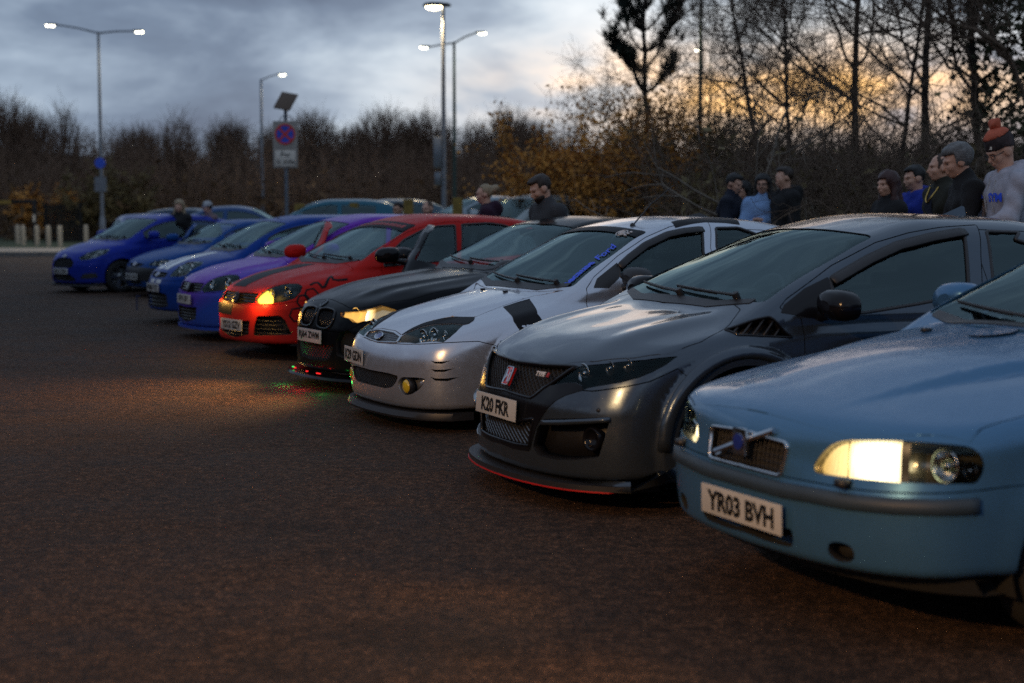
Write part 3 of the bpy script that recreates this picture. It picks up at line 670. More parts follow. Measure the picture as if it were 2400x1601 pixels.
    def band(self, a0, a1, shrink=1.0):
        """slice of the outline between two fractions of its width, measured from the car's centre outwards"""
        p = self.p2.mean(0) + (self.p2 - self.p2.mean(0)) * shrink; lo, hi = p[:, 0].min(), p[:, 0].max(); s = 1 if np.dot(self.e1, (0, 1, 0)) > 0 else -1
        x0, x1 = (lo + (hi - lo) * a0, lo + (hi - lo) * a1) if s > 0 else (hi - (hi - lo) * a1, hi - (hi - lo) * a0)
        for sg, x in ((1, x0), (-1, x1)):
            out = []; n = len(p)
            for i in range(n):
                a, b = p[i], p[(i + 1) % n]; da, db = sg * (a[0] - x), sg * (b[0] - x)
                if da >= 0: out.append(a)
                if da * db < 0: out.append(a + (b - a) * da / (da - db))
            p = np.array(out)
        o = Out.__new__(Out); o.S, o.P, o.e1, o.e2, o.d, o.p2, o.w0, o.w1 = self.S, self.P, self.e1, self.e2, self.d, p, self.w0, self.w1
        return o
    def center(self, off=0.0):
        P, n = self.on(self.p2.mean(0)[None], off); return P[0], n[0]
def inside2(g, b):
    x, y = g[:, 0], g[:, 1]; ins = np.zeros(len(g), bool)
    for (x0, y0), (x1, y1) in zip(b, np.roll(b, -1, 0)):
        c = (y0 > y) != (y1 > y)
        with np.errstate(divide='ignore', invalid='ignore'): ins ^= c & (x < (x1 - x0) * (y - y0) / (y1 - y0 if y1 != y0 else 1e-12) + x0)
    return ins
def ribbon(S, P, width, height, sink=.002, closed=False, sp=.03, d=None):
    """raised strip that follows points on the body"""
    P = np.asarray(P, float); Q = []
    n = len(P); rng = range(n if closed else n - 1)
    for i in rng:
        a, b = P[i], P[(i + 1) % n]; k = max(1, int(np.linalg.norm(b - a) / sp))
        for t in range(k): Q.append(a + (b - a) * t / k)
    if not closed: Q.append(P[-1])
    Q = np.array(Q)
    if d is not None:
        e = np.array(d, float); e /= np.linalg.norm(e); Q, _ = S.cast(Q + e * .25, np.repeat(-e[None], len(Q), 0), tmax=1.2)
    else: Q = S.project(Q, 5)
    nn = S.normal(Q); T = np.roll(Q, -1, 0) - np.roll(Q, 1, 0)
    if not closed: T[0] = Q[1] - Q[0]; T[-1] = Q[-1] - Q[-2]
    B = np.cross(nn, T); B /= np.maximum(np.linalg.norm(B, axis=1, keepdims=True), 1e-9)
    w = width / 2; m = len(Q)
    prof = [(-w, -sink), (-w * .75, height), (w * .75, height), (w, -sink)]
    V = np.concatenate([Q + B * a + nn * b for a, b in prof]); F = []
    for i in range(m if closed else m - 1):
        j = (i + 1) % m
        for k in range(3): F.append((k * m + i, k * m + j, (k + 1) * m + j, (k + 1) * m + i))
        F.append((3 * m + i, 3 * m + j, j, i))
    if not closed: F += [(0, m, 2 * m, 3 * m), (m - 1, 4 * m - 1, 3 * m - 1, 2 * m - 1)]
    return V, [f[::-1] for f in F]
def mirror_vf(V, F): W = np.array(V, float).copy(); W[:, 1] *= -1; return W, [tuple(f[::-1]) for f in F]
def body_normals(me, S, tol=.003):
    """shade the outer skin with the true normals of the body, cut walls flat"""
    nv = len(me.vertices); co = np.empty(nv * 3); me.vertices.foreach_get('co', co); co = co.reshape(-1, 3)
    f = np.abs(S.F(co)); skin = f < tol
    g = np.zeros((nv, 3)); g[skin] = S.normal(co[skin])
    nl = len(me.loops); vi = np.empty(nl, int); me.loops.foreach_get('vertex_index', vi)
    npoly = len(me.polygons); pn = np.empty(npoly * 3); me.polygons.foreach_get('normal', pn); pn = pn.reshape(-1, 3)
    lt = np.empty(npoly, int); me.polygons.foreach_get('loop_total', lt); pi = np.repeat(np.arange(npoly), lt)
    ln = pn[pi].copy(); use = skin[vi] & ((g[vi] * ln).sum(1) > .55); ln[use] = g[vi][use]
    me.polygons.foreach_set('use_smooth', [True] * npoly); me.update()
    me.normals_split_custom_set(ln.tolist())
    return me
# ---------------------------------------------------------------- materials
MATS = {}
def newmat(name):
    m = bpy.data.materials.new(name); m.use_nodes = True; nt = m.node_tree; b = nt.nodes['Principled BSDF']; MATS[name] = m
    return m, nt, b
def lk(nt, a, b): nt.links.new(a, b)
def node(nt, t, **k):
    n = nt.nodes.new(t)
    for a, b in k.items(): setattr(n, a, b)
    return n
def nz(nt, scale, detail=3, rough=.55, coord='Object', stretch=None):
    tc = node(nt, 'ShaderNodeTexCoord'); n = node(nt, 'ShaderNodeTexNoise'); src = tc.outputs[coord]
    if stretch: mp = node(nt, 'ShaderNodeMapping'); mp.inputs['Scale'].default_value = stretch; lk(nt, src, mp.inputs[0]); src = mp.outputs[0]
    lk(nt, src, n.inputs['Vector']); n.inputs['Scale'].default_value = scale; n.inputs['Detail'].default_value = detail; n.inputs['Roughness'].default_value = rough
    return n.outputs['Fac']
def maprange(nt, f, a, b, c, d):
    n = node(nt, 'ShaderNodeMapRange'); lk(nt, f, n.inputs[0])
    for i, v in enumerate((a, b, c, d)): n.inputs[i + 1].default_value = v
    return n.outputs[0]
def rampn(nt, f, pts):
    n = node(nt, 'ShaderNodeValToRGB'); lk(nt, f, n.inputs[0]); e = n.color_ramp.elements
    while len(e) < len(pts): e.new(.5)
    for q, (p, c) in zip(e, pts): q.position = p; q.color = tuple(c) + (1,)
    return n.outputs[0]
def plain(name, col, rough=.5, metal=0., spec=.5, var=.12, scale=9., bump=0., bscale=40., coat=0.):
    m, nt, b = newmat(name); f = nz(nt, scale)
    lo = tuple(c * (1 - var) for c in col); hi = tuple(min(1, c * (1 + var)) for c in col)
    lk(nt, rampn(nt, f, [(.3, lo), (.7, hi)]), b.inputs['Base Color'])
    b.inputs['Roughness'].default_value = rough; b.inputs['Metallic'].default_value = metal; b.inputs['Specular IOR Level'].default_value = spec; b.inputs['Coat Weight'].default_value = coat
    if bump > 0:
        bp = node(nt, 'ShaderNodeBump'); bp.inputs['Strength'].default_value = bump; bp.inputs['Distance'].default_value = .01
        lk(nt, nz(nt, bscale, 4), bp.inputs['Height']); lk(nt, bp.outputs[0], b.inputs['Normal'])
    return m
def paint(name, col, metal=.55, rough=.32, coat=1., col2=None, band=None, dust=.10):
    """car paint with a clear coat, road film towards the sills"""
    m, nt, b = newmat(name); tc = node(nt, 'ShaderNodeTexCoord'); sp = node(nt, 'ShaderNodeSeparateXYZ'); lk(nt, tc.outputs['Object'], sp.inputs[0])
    base = node(nt, 'ShaderNodeMix', data_type='RGBA'); base.inputs[6].default_value = col + (1,); base.inputs[7].default_value = (col2 or col) + (1,)
    if col2 and band:
        f = node(nt, 'ShaderNodeMath', operation='ADD'); lk(nt, sp.outputs[2], f.inputs[0])
        y = node(nt, 'ShaderNodeMath', operation='ABSOLUTE'); lk(nt, sp.outputs[1], y.inputs[0]); y2 = node(nt, 'ShaderNodeMath', operation='MULTIPLY'); lk(nt, y.outputs[0], y2.inputs[0]); y2.inputs[1].default_value = -.55
        lk(nt, y2.outputs[0], f.inputs[1]); lk(nt, maprange(nt, f.outputs[0], band[0], band[1], 0, 1), base.inputs[0])
    else: base.inputs[0].default_value = 0
    film = node(nt, 'ShaderNodeMix', data_type='RGBA'); lk(nt, base.outputs[2], film.inputs[6]); film.inputs[7].default_value = (.05, .045, .04, 1)
    g = nz(nt, 5., 5, .65); zz = maprange(nt, sp.outputs[2], .62, .18, 0, 1); mu = node(nt, 'ShaderNodeMath', operation='MULTIPLY'); lk(nt, g, mu.inputs[0]); lk(nt, zz, mu.inputs[1])
    m2 = node(nt, 'ShaderNodeMath', operation='MULTIPLY', use_clamp=True); lk(nt, mu.outputs[0], m2.inputs[0]); m2.inputs[1].default_value = dust * 4
    lk(nt, m2.outputs[0], film.inputs[0]); lk(nt, film.outputs[2], b.inputs['Base Color'])
    b.inputs['Metallic'].default_value = metal; b.inputs['Coat Weight'].default_value = coat * .30; b.inputs['Coat IOR'].default_value = 1.40; b.inputs['Coat Roughness'].default_value = .035; b.inputs['Specular IOR Level'].default_value = .12 if coat > .6 else .05
    lk(nt, maprange(nt, nz(nt, 22., 4), .3, .7, rough * .85, rough * 1.2), b.inputs['Roughness'])
    return m
def emit(name, col, strength, base=(.8, .8, .8)):
    m, nt, b = newmat(name); b.inputs['Base Color'].default_value = base + (1,); b.inputs['Emission Color'].default_value = col + (1,); b.inputs['Emission Strength'].default_value = strength
    b.inputs['Roughness'].default_value = .3; return m
def glass(name, tint, refl=1.0, rough=0.0, ior=1.52):
    m, nt, b = newmat(name); nt.nodes.remove(b); out = nt.nodes['Material Output']
    fr = node(nt, 'ShaderNodeFresnel'); fr.inputs[0].default_value = ior; tr = node(nt, 'ShaderNodeBsdfTransparent'); tr.inputs[0].default_value = tint + (1,)
    gl = node(nt, 'ShaderNodeBsdfGlossy'); gl.inputs['Roughness'].default_value = rough; gl.inputs[0].default_value = (refl * .74, refl * .98, refl, 1)
    mx = node(nt, 'ShaderNodeMixShader'); lk(nt, fr.outputs[0], mx.inputs[0]); lk(nt, tr.outputs[0], mx.inputs[1]); lk(nt, gl.outputs[0], mx.inputs[2]); lk(nt, mx.outputs[0], out.inputs[0])
    return m
M_RUBBER = plain('tyre_rubber', (.018, .018, .019), .8, bump=.15, bscale=60)
M_BLACK = plain('black_plastic', (.016, .016, .018), .45, bump=.05, bscale=200)
M_GLOSSBLACK = plain('gloss_black', (.006, .006, .008), .16, spec=.28, var=.05)
M_TRIM = plain('grey_rubbing_strip', (.022, .040, .062), .55, bump=.05, bscale=120)
M_DARK = plain('underside_dark', (.010, .010, .010), .9)
M_CHROME = plain('chrome', (.62, .64, .66), .12, 1.0, var=.04)
M_DARKCHROME = plain('dark_chrome', (.20, .21, .22), .22, .9)
M_ALLOY = plain('alloy_rim', (.32, .33, .35), .3, .9)
M_BLACKALLOY = plain('black_alloy', (.02, .02, .022), .3, .5)
M_REFLECTOR = plain('lamp_reflector', (.72, .73, .72), .10, 1.0, var=.06)
M_LAMPBOX = plain('lamp_housing', (.045, .048, .05), .35, .3)
M_GLASS = glass('window_glass', (.80, .90, .88), (.68), 0.0, 1.85); M_LENS = glass('lamp_lens', (.93, .95, .95), .45); M_TINT = glass('tinted_glass', (.45, .53, .55), .50, 0.0, 2.4); M_SMOKE = glass('smoked_lens', (.72, .74, .75), .40)
M_SEAT = plain('seat_cloth', (.09, .092, .10), .85, bump=.2, bscale=90)
M_DASH = plain('dashboard', (.065, .067, .07), .7)
M_PLATE = plain('plate_white', (.46, .46, .45), .35, var=.06)
M_PLATETXT = plain('plate_black', (.008, .008, .008), .4)
M_RED = plain('red_trim', (.42, .012, .010), .4); M_REDBADGE = plain('badge_red', (.45, .01, .012), .2, coat=1.)
M_YELLOW = plain('yellow_lens', (.62, .44, .02), .2, coat=1.)
M_AMBER = emit('amber_lit', (1., .55, .05), 3.2, (.8, .5, .1))
def lit_reflector(name, c, r, hot, edge, col, rim):
    """ribbed reflector lit by the bulb inside it: brightest round the bulb"""
    m, nt, b = newmat(name); tc = node(nt, 'ShaderNodeTexCoord'); d = node(nt, 'ShaderNodeVectorMath', operation='DISTANCE'); ab = node(nt, 'ShaderNodeVectorMath', operation='ABSOLUTE'); lk(nt, tc.outputs['Object'], ab.inputs[0]); lk(nt, ab.outputs[0], d.inputs[0]); d.inputs[1].default_value = (abs(c[0]), c[1], c[2])
    t = maprange(nt, d.outputs['Value'], 0, r, 0, 1); wv = node(nt, 'ShaderNodeTexWave', bands_direction='Y'); wv.inputs['Scale'].default_value = 22; wv.inputs['Distortion'].default_value = 2; lk(nt, tc.outputs['Object'], wv.inputs['Vector'])
    st = rampn(nt, t, [(0, (hot,) * 3), (.45, (hot * .45,) * 3), (1, (edge,) * 3)]); 
    s1 = maprange(nt, t, 0, 1, hot, edge); s2 = maprange(nt, wv.outputs['Fac'], 0, 1, .65, 1.2); mu = node(nt, 'ShaderNodeMath', operation='MULTIPLY'); lk(nt, s1, mu.inputs[0]); lk(nt, s2, mu.inputs[1])
    lk(nt, rampn(nt, t, [(0, col), (.5, col), (1, rim)]), b.inputs['Emission Color']); lk(nt, mu.outputs[0], b.inputs['Emission Strength']); b.inputs['Base Color'].default_value = (.7, .6, .4, 1); b.inputs['Roughness'].default_value = .2; b.inputs['Metallic'].default_value = .8
    return m
M_HEADLIT = lit_reflector('headlamp_lit', (.20, .55, .63), .17, 5.2, .16, (1., .80, .44), (1., .55, .10)); M_HEADSIDE = lit_reflector('headlamp_side', (.16, .50, .63), .20, 2.2, .15, (1., .68, .26), (1., .55, .10)); M_HEADWARM = emit('headlamp_glow', (1., .52, .10), .9, (.7, .5, .2))
M_LEDRED = emit('red_led', (1., .02, .02), 1.0, (.4, .02, .02)); M_LEDGREEN = emit('green_led', (.05, 1., .18), .9, (.02, .4, .06))
M_BLUEBADGE = plain('badge_blue', (.012, .03, .22), .2, coat=1.)
M_BLUETXT = plain('sticker_blue', (.03, .10, .85), .5); M_WHITETXT = plain('sticker_white', (.6, .6, .6), .5); M_REDTXT = plain('sticker_red', (.36, .02, .02), .5)
M_STRIPE = plain('stripe_black', (.008, .009, .012), .5, spec=.12); M_WHITESTRIPE = plain('stripe_white', (.55, .56, .56), .3, coat=1.)
# ---------------------------------------------------------------- car builder
def cyl_cutter(cs, r, y0, y1, n=56):
    V = []; F = []
    for sx, z in cs:
        for sd in (1, -1):
            o = len(V); ring = [(sx + r * math.cos(2 * math.pi * k / n), z + r * math.sin(2 * math.pi * k / n)) for k in range(n)]
            ya, yb = (y0, y1) if sd > 0 else (-y1, -y0)
            V += [(x, ya, q) for x, q in ring] + [(x, yb, q) for x, q in ring]
            F += [tuple(o + k for k in range(n)), tuple(o + n + k for k in range(n))[::-1]] + [(o + (k + 1) % n, o + k, o + n + k, o + n + (k + 1) % n) for k in range(n)]
    return V, F
def join_vf(parts):
    V = []; F = []
    for v, f in parts:
        o = len(V); V += [tuple(map(float, q)) for q in v]; F += [tuple(int(i) + o for i in g) for g in f]
    return V, F
def mesh_vf(V, F):
    me = bpy.data.meshes.new('c'); me.from_pydata(V, [], F)
    bm = bmesh.new(); bm.from_mesh(me); bmesh.ops.recalc_face_normals(bm, faces=bm.faces); bm.to_mesh(me); bm.free(); me.update(); return me

WHEELS = {}
def wheel_meshes(r, style, rim_mat):
    key = (r, style, rim_mat.name)
    if key in WHEELS: return WHEELS[key]
    rr = r * (.70 if style != 'small' else .62); w = .105
    t = MB(); pr = [(rr, -w * .92), (r * .86, -w * 1.02), (r * .955, -w * .92), (r * .985, -w * .75)]
    for k in range(5):
        a = -w * .70 + k * w * .30; pr += [(r, a), (r, a + w * .22), (r - .008, a + w * .235), (r - .008, a + w * .285)]
    pr += [(r * .985, w * .80), (r * .955, w * .92), (r * .86, w * 1.02), (rr, w * .92)]
    t.lathe(pr, axis=(0, 1, 0), n=36); tyre = t.mesh('tyre', M_RUBBER)
    m = MB(); m.lathe([(rr, -w * .9), (rr * .93, -w * .8), (rr * .92, w * .55), (rr * .985, w * .86), (rr * 1.01, w * .93), (rr * .95, w * .90), (rr * .90, w * .70)], axis=(0, 1, 0), n=40)
    m.lathe([(.0, w * .62), (.032, w * .62), (.05, w * .5), (.085, w * .45), (.085, -w * .2)], axis=(0, 1, 0), n=20)
    ns = 5 if style in ('five', 'small') else 10
    for k in range(ns):
        a = 2 * math.pi * k / ns + .3; M = Matrix.Rotation(-a, 4, 'Y')
        wd = .075 if ns == 5 else .032
        P = [(.05, w * .48, -wd * .4), (.05, w * .48, wd * .4), (rr * .96, w * .80, wd * .55), (rr * .96, w * .80, -wd * .55), (.05, w * .20, -wd * .4), (.05, w * .20, wd * .4), (rr * .96, w * .45, wd * .5), (rr * .96, w * .45, -wd * .5)]
        m.raw([tuple(M @ Vector(p)) for p in P], [(0, 1, 2, 3), (7, 6, 5, 4), (0, 4, 5, 1), (1, 5, 6, 2), (2, 6, 7, 3), (3, 7, 4, 0)])
    rim = m.mesh('rim', rim_mat)
    d = MB(); d.lathe([(.03, 0), (rr * .78, 0), (rr * .78, .02), (.03, .02)], axis=(0, 1, 0), n=32); disc = d.mesh('brake_disc', M_DARKCHROME)
    WHEELS[key] = (tyre, rim, disc); return WHEELS[key]

def plate(root, S, pos, n, text, w=.52, h=.111, roll=0.):
    Mx = frame(n); o = empty('number_plate', pos, parent=root)
    o.rotation_euler = (Mx.to_4x4() @ Matrix.Rotation(roll, 4, 'Z')).to_euler()
    PENDING.remove(o); bpy.data.objects.remove(o)
    m = MB(); m.box((0, 0, 0), (w, h, .006)); me = m.mesh('number_plate', M_PLATE, bevel=.003)
    o = obj_me('number_plate', me, root, pos); o.rotation_euler = (Mx.to_4x4() @ Matrix.Rotation(roll, 4, 'Z')).to_euler()
    t = text_mesh(text, .106, M_PLATETXT, bold=.0045, xscale=.80)
    xs = [v.co.x for v in t.vertices]; ys = [v.co.y for v in t.vertices]
    sx = (w * .90) / (max(xs) - min(xs)); sy = .078 / (max(ys) - min(ys)); cx = (max(xs) + min(xs)) / 2; cy = (max(ys) + min(ys)) / 2
    t.transform(Matrix.Translation((0, 0, .0045)) @ Matrix.Diagonal((min(sx, 1.15), sy, 1, 1)) @ Matrix.Translation((-cx, -cy, 0)))
    l = obj_me('lettering', t, o); return o

def windscreen_out(S, z0=None, margin=.075, lo=.02, hi=None):
    d = S.d; s = np.linspace(.3, 2.4, 400); g = S.gtop(s); sl = S.gtop.slope(s)
    ic = np.argmax(g > S.top(s) + lo); ih = ic + np.argmax(sl[ic:] < .30); sC, sH = s[ic], s[ih] + (0 if hi is None else hi)
    pts = []
    ss = np.linspace(sH, sC + .02, 9)
    for i, q in enumerate(ss):
        z = S.gtop(q); y = float(S.gplan(q + .08) - S.tum * (z - S.zb)) - margin
        pts.append((q + S.gb * y * y, y, z))
    half = [(sH, 0, S.gtop(sH)), (sH + S.gb * .5 * pts[0][1] ** 2, pts[0][1] * .7, S.gtop(sH))] + pts + [(sC + S.gb * .25 * pts[-1][1] ** 2, pts[-1][1] * .5, S.gtop(sC)), (sC, 0, S.gtop(sC))]
    m = (S.gtop(sH) - S.gtop(sC)) / (sH - sC)
    return Out(S, symm(half), (m, 0, 1), .05), (sC, sH, m)
def rear_out(S):
    d = S.d; s = np.linspace(2.6, S.L - .05, 400); g = S.gtop(s); sl = S.gtop.slope(s)
    i0 = np.argmax(sl < -.33); zl = max(S.zb + .10, float(S.top(S.L - .3)) + .06); i1 = len(s) - 1 - np.argmax(g[::-1] > zl); sa, sb = s[i0], s[i1]
    half = []
    for q in np.linspace(sa + .03, sb, 6):
        z = S.gtop(q); y = max(.35, float(S.gplan(q) - S.tum * (z - S.zb)) - .10); half.append((q - .12 * y * y, y, z))
    half = [(sa + .03, 0, S.gtop(sa))] + half + [(sb, 0, S.gtop(sb))]
    m = (S.gtop(sb) - S.gtop(sa)) / max(sb - sa, .05)
    return Out(S, symm(half), (m, 0, 1), .05)
def side_glass(S, sa, sb, rail=.095, bottom=.035):
    pts = []
    for q in np.linspace(sa, sb, 10):
        z = float(S.gtop(q)) - rail - .02; pts.append((q, .7, max(z, S.zb + bottom + .005)))
    return loc3(pts + [(sb, .8, S.zb + bottom + .012), (sa, .8, S.zb + bottom)])
def side_out(S, P, rnd=.02): return Out(S, P, (0, 1, .22), rnd)

def car_base(key, name, label, mat, group, res=.05, plate_text=None, wheel='ten', rim=None, tint=None, glass1=None, glass2=None, door1=None, bonnet=None, bumper=None, holes=(), body_cuts=(), open_far=0., seats=True, seam=.0055, mirror_mat=None, mirror_at=None, belt=None, spec=None, pose=None, detail=True, far_mirror=None):
    """body shell split into panels, glass, wheels, cabin; returns (root, shape, info)"""
    d = spec or SPECS[key]; S = Shape(d); X, Y, h = pose or POSES[key]
    root = empty(name, (X, Y, 0), math.radians(180 + h), label, 'car', group)
    V, Q = surface_nets(S.F, (-S.L - .1, -1.08, .05), (.1, 1.08, 1.58), res); V = S.project(V, 2); V, Q = subdivide(V, Q); V = S.project(V, 2)
    G = lambda P: S.F(P) + .034
    V2, Q2 = surface_nets(G, (-S.L - .1, -1.08, .05), (.1, 1.08, 1.58), .12)
    shell = bpy.data.meshes.new('shell'); shell.from_pydata(np.concatenate([V, V2]).tolist(), [], Q.tolist() + (Q2[:, ::-1] + len(V)).tolist()); shell.update()
    fo, wb, tr, ar = d['fo'], d['wb'], d['tr'], d['arch']
    shell = boolean(shell, mesh_vf(*cyl_cutter([(-fo, tr), (-fo - wb, tr)], ar, .42, 1.3)), 'DIFFERENCE')
    ws, (sC, sH, m) = windscreen_out(S); rs = rear_out(S)
    sB = d.get('sB', sH + .62)
    if glass1 is None: glass1 = side_glass(S, sC + .42, sB - .03)
    if glass2 is None: glass2 = side_glass(S, sB + .06, min(sB + .95, S.L - .85))
    g1, g2 = side_out(S, glass1), side_out(S, glass2)
    cut = [ws.prism(.15, .10), rs.prism(.15, .10)]
    for g in (g1, g2):
        p = g.prism(.12, .10); cut += [p, mirror_vf(*p)]
    shell = boolean(shell, mesh_vf(*join_vf(cut)), 'DIFFERENCE')
    for o, dep, mir in holes:
        p = o.prism(.12, dep); shell = boolean(shell, mesh_vf(*(join_vf([p, mirror_vf(*p)]) if mir else p)), 'DIFFERENCE')
    pieces = {}
    def split(nm, o, dep, mir=True, out_=.25):
        nonlocal shell
        pin, pout = o.prism(out_, dep, -seam / 2), o.prism(out_ + .01, dep + .01, seam / 2)
        if not mir: pieces.setdefault(nm, []).append((boolean(shell, mesh_vf(*pin), 'INTERSECT'), 0)); shell = boolean(shell, mesh_vf(*pout), 'DIFFERENCE'); return
        a = boolean(shell, mesh_vf(*pin), 'INTERSECT'); b = boolean(shell, mesh_vf(*mirror_vf(*pin)), 'INTERSECT')
        shell = boolean(shell, mesh_vf(*join_vf([pout, mirror_vf(*pout)])), 'DIFFERENCE'); pieces.setdefault(nm, []).extend([(a, 1), (b, -1)])
    if bonnet is not None: split('bonnet', Out(S, symm(bonnet), (.12, 0, 1), .015), .16, False, .02)
    if bumper is not None: split('front_bumper', Out(S, loc3([(p[0], 1.05, p[2]) for p in bumper]), (0, 1, 0), 0), 2.2, False)
    if detail:
        if door1 is None:
            s0 = fo + ar + .06; up = [(q, .8, float(S.gtop(q)) - .045) for q in np.linspace(sC + .36, sB, 7)]
            door1 = loc3([(s0 + .04, .9, .25), (s0, .9, .6), (s0, .9, S.zb - .01)] + up + [(sB + .02, .9, S.zb), (sB + .01, .9, .25)])
        split('door', side_out(S, door1, .012), .22)
        s1 = sB + .035; s2 = fo + wb - ar - .02; up = [(q, .8, float(S.gtop(q)) - .045) for q in np.linspace(s1 + .02, min(s1 + .82, S.L - .9), 5)]
        split('door', side_out(S, loc3([(s1, .9, .25), (s1 + .01, .9, S.zb)] + up + [(min(s1 + .97, S.L - .7), .9, S.zb), (s2 + .10, .9, .72), (s2 - .02, .9, .42), (s2 - .08, .9, .25)]), .012), .22)
    shell.materials.clear(); shell.materials.append(mat); body_normals(shell, S); obj_me('body', shell, root)
    doors = []
    for nm, l in pieces.items():
        for me, sd in l:
            me.materials.clear(); me.materials.append(mat)
            if len(me.polygons) == 0: continue
            body_normals(me, S)
            if nm == 'door': doors.append((me, sd))
            obj_ = obj_me(nm, me, root); 
            if nm == 'door': doors[-1] = (obj_, sd)
    # glass
    sp = .05 if res < .047 else .09
    v, f, n = ws.patch(-.006, 0, sp, .004); obj('windscreen', v, f, M_GLASS, root, n)
    v, f, n = rs.patch(-.006, 0, .10, .004); obj('rear_window', v, f, M_TINT, root, n)
    gm = tint or M_GLASS
    win = {}
    for i, g in enumerate((g1, g2)):
        v, f, n = g.patch(-.007, 0, sp, .003); v2, f2 = mirror_vf(v, f); n2 = n.copy(); n2[:, 1] *= -1
        par = {1: root, -1: root}
        if detail and i * 2 < len(doors): par = {doors[i * 2][1]: doors[i * 2][0], doors[i * 2 + 1][1]: doors[i * 2 + 1][0]}
        win[(i, 1)] = obj('window', v, f, gm, par[1], n); win[(i, -1)] = obj('window', v2, f2, gm, par[-1], n2)
        if detail:
            v, f = ribbon(S, g.at(resample2(g.p2, .05), np.full(len(resample2(g.p2, .05)), g.w1)), .022, .003, .01, True, .05, d=g.d)
            obj('window_seal', v, f, M_BLACK, par[1]); v, f = mirror_vf(v, f); obj('window_seal', v, f, M_BLACK, par[-1])
    # black cowl, wipers
    cw = [(sC - .055, 0, 1), (sC - .05 + S.gb * .1, .4, 1), (sC + .02 + S.gb * .36, .66, 1), (sC + .065 + S.gb * .38, .66, 1), (sC + .02 + S.gb * .1, .4, 1), (sC + .03, 0, 1)]
    v, f, n = Out(S, symm(cw), (.35, 0, 1), .01).patch(.003, .006, .05); obj('windscreen_cowl', v, f, M_BLACK, root, n)
    for y0, y1 in ((.52, -.10), (.02, -.58)):
        P = []
        for t in np.linspace(0, 1, 8):
            y = y0 + (y1 - y0) * t; q = sC + .015 + .055 * t + S.gb * y * y; P.append((-q, y, S.gtop(q) + .2))
        Pd, _ = S.cast(np.array(P), np.repeat(np.array([[-m * .3, 0, -1.]]), 8, 0), 1.); nn = S.normal(Pd)
        mb = MB(); mb.tube(Pd + nn * .018, [.010, .009, .008, .007, .007, .006, .005, .004], 6); mb.tube(Pd[2:] + nn[2:] * .008, .005, 5)
        mb.lathe([(.001, .018), (.018, .018), (.020, .0), (.020, -.02)], c=Pd[0] + nn[0] * .015, axis=nn[0], n=10); mb.build('wiper', M_BLACK, root)
    # wheels
    ty, rm, dc = wheel_meshes(tr, wheel, rim or M_ALLOY)
    for sx in (fo, fo + wb):
        for sd in (1, -1):
            y = (d['hw'] - .115) * sd; o = obj_me('wheel', rm, root, (-sx, y, tr)); o.rotation_euler = (0, random.random() * 6, 0 if sd > 0 else math.pi)
            o.rotation_mode = 'XYZ'; obj_me('tyre', ty, o); obj_me('brake_disc', dc, o, (0, -.02, 0))
            mb = MB(); n = 20; ring = [(ar - .004) * 1.0 for _ in range(n)]
            VV = []; FF = []
            for k in range(n + 1):
                a = -.35 + (math.pi + .7) * k / n
                for yy in (.40, d['hw'] - .035): VV.append((-sx + (ar + .004) * math.cos(a), sd * yy, tr + (ar + .004) * math.sin(a)))
            for k in range(n): FF.append((2 * k, 2 * k + 1, 2 * k + 3, 2 * k + 2))
            VV += [(-sx, sd * .405, tr)]
            for k in range(n): FF.append((2 * k, 2 * k + 2, len(VV) - 1))
            mb.raw(VV, FF).build('wheel_arch_liner', M_DARK, root)
    mb = MB(); mb.box((-S.L / 2, 0, .235), (S.L - 1.1, 1.3, .07)); mb.build('underbody', M_DARK, root)
    # cabin
    if seats:
        dz = S.zb - .97
        mb = MB(); mb.box((-(sC + .42), 0, .86 + dz), (.62, 1.36, .26)); mb.box((-(sC + .62), -.36, .97 + dz), (.22, .42, .10)); mb.build('dashboard', M_DASH, root, bevel=.06)
        for y in (.36, -.36):
            mb = MB(); R = Matrix.Rotation(math.radians(-20), 3, 'Y')
            mb.box((-(sC + 1.18), y, .50), (.55, .50, .16)); mb.box((-(sC + 1.50), y, .80), (.14, .50, .62), R); mb.box((-(sC + 1.63), y, 1.19 + dz), (.09, .27, .19), R)
            mb.build('seat', M_SEAT, root, bevel=.045)
        mb = MB(); mb.box((-(sC + 2.05), 0, .52), (.5, 1.2, .16)); mb.box((-(sC + 2.42), 0, .82), (.14, 1.2, .55), Matrix.Rotation(math.radians(-22), 3, 'Y')); mb.build('rear_seat', M_SEAT, root, bevel=.05)
        mb = MB(); R = Matrix.Rotation(math.radians(62), 3, 'Y'); c = Vector((-(sC + .82), -.36, .93 + dz)); ring = []
        for k in range(25): q = 2 * math.pi * k / 24; ring.append(c + R @ Vector((.185 * math.cos(q), .185 * math.sin(q), 0)))
        mb.tube(ring, .015, 7, False); mb.box(c, (.11, .34, .03), R); mb.build('steering_wheel', M_DASH, root, bevel=.006)
        P, n = ws.on(np.array([[0., ws.p2[:, 1].max() - .13]]), -.05); mb = MB(); mb.box(P[0], (.035, .24, .065)); mb.build('rear_view_mirror', M_BLACK, root, bevel=.012)
    # wing mirrors
    mirrors = []
    ms, mz = mirror_at or (sC + .50, S.zb + .02)
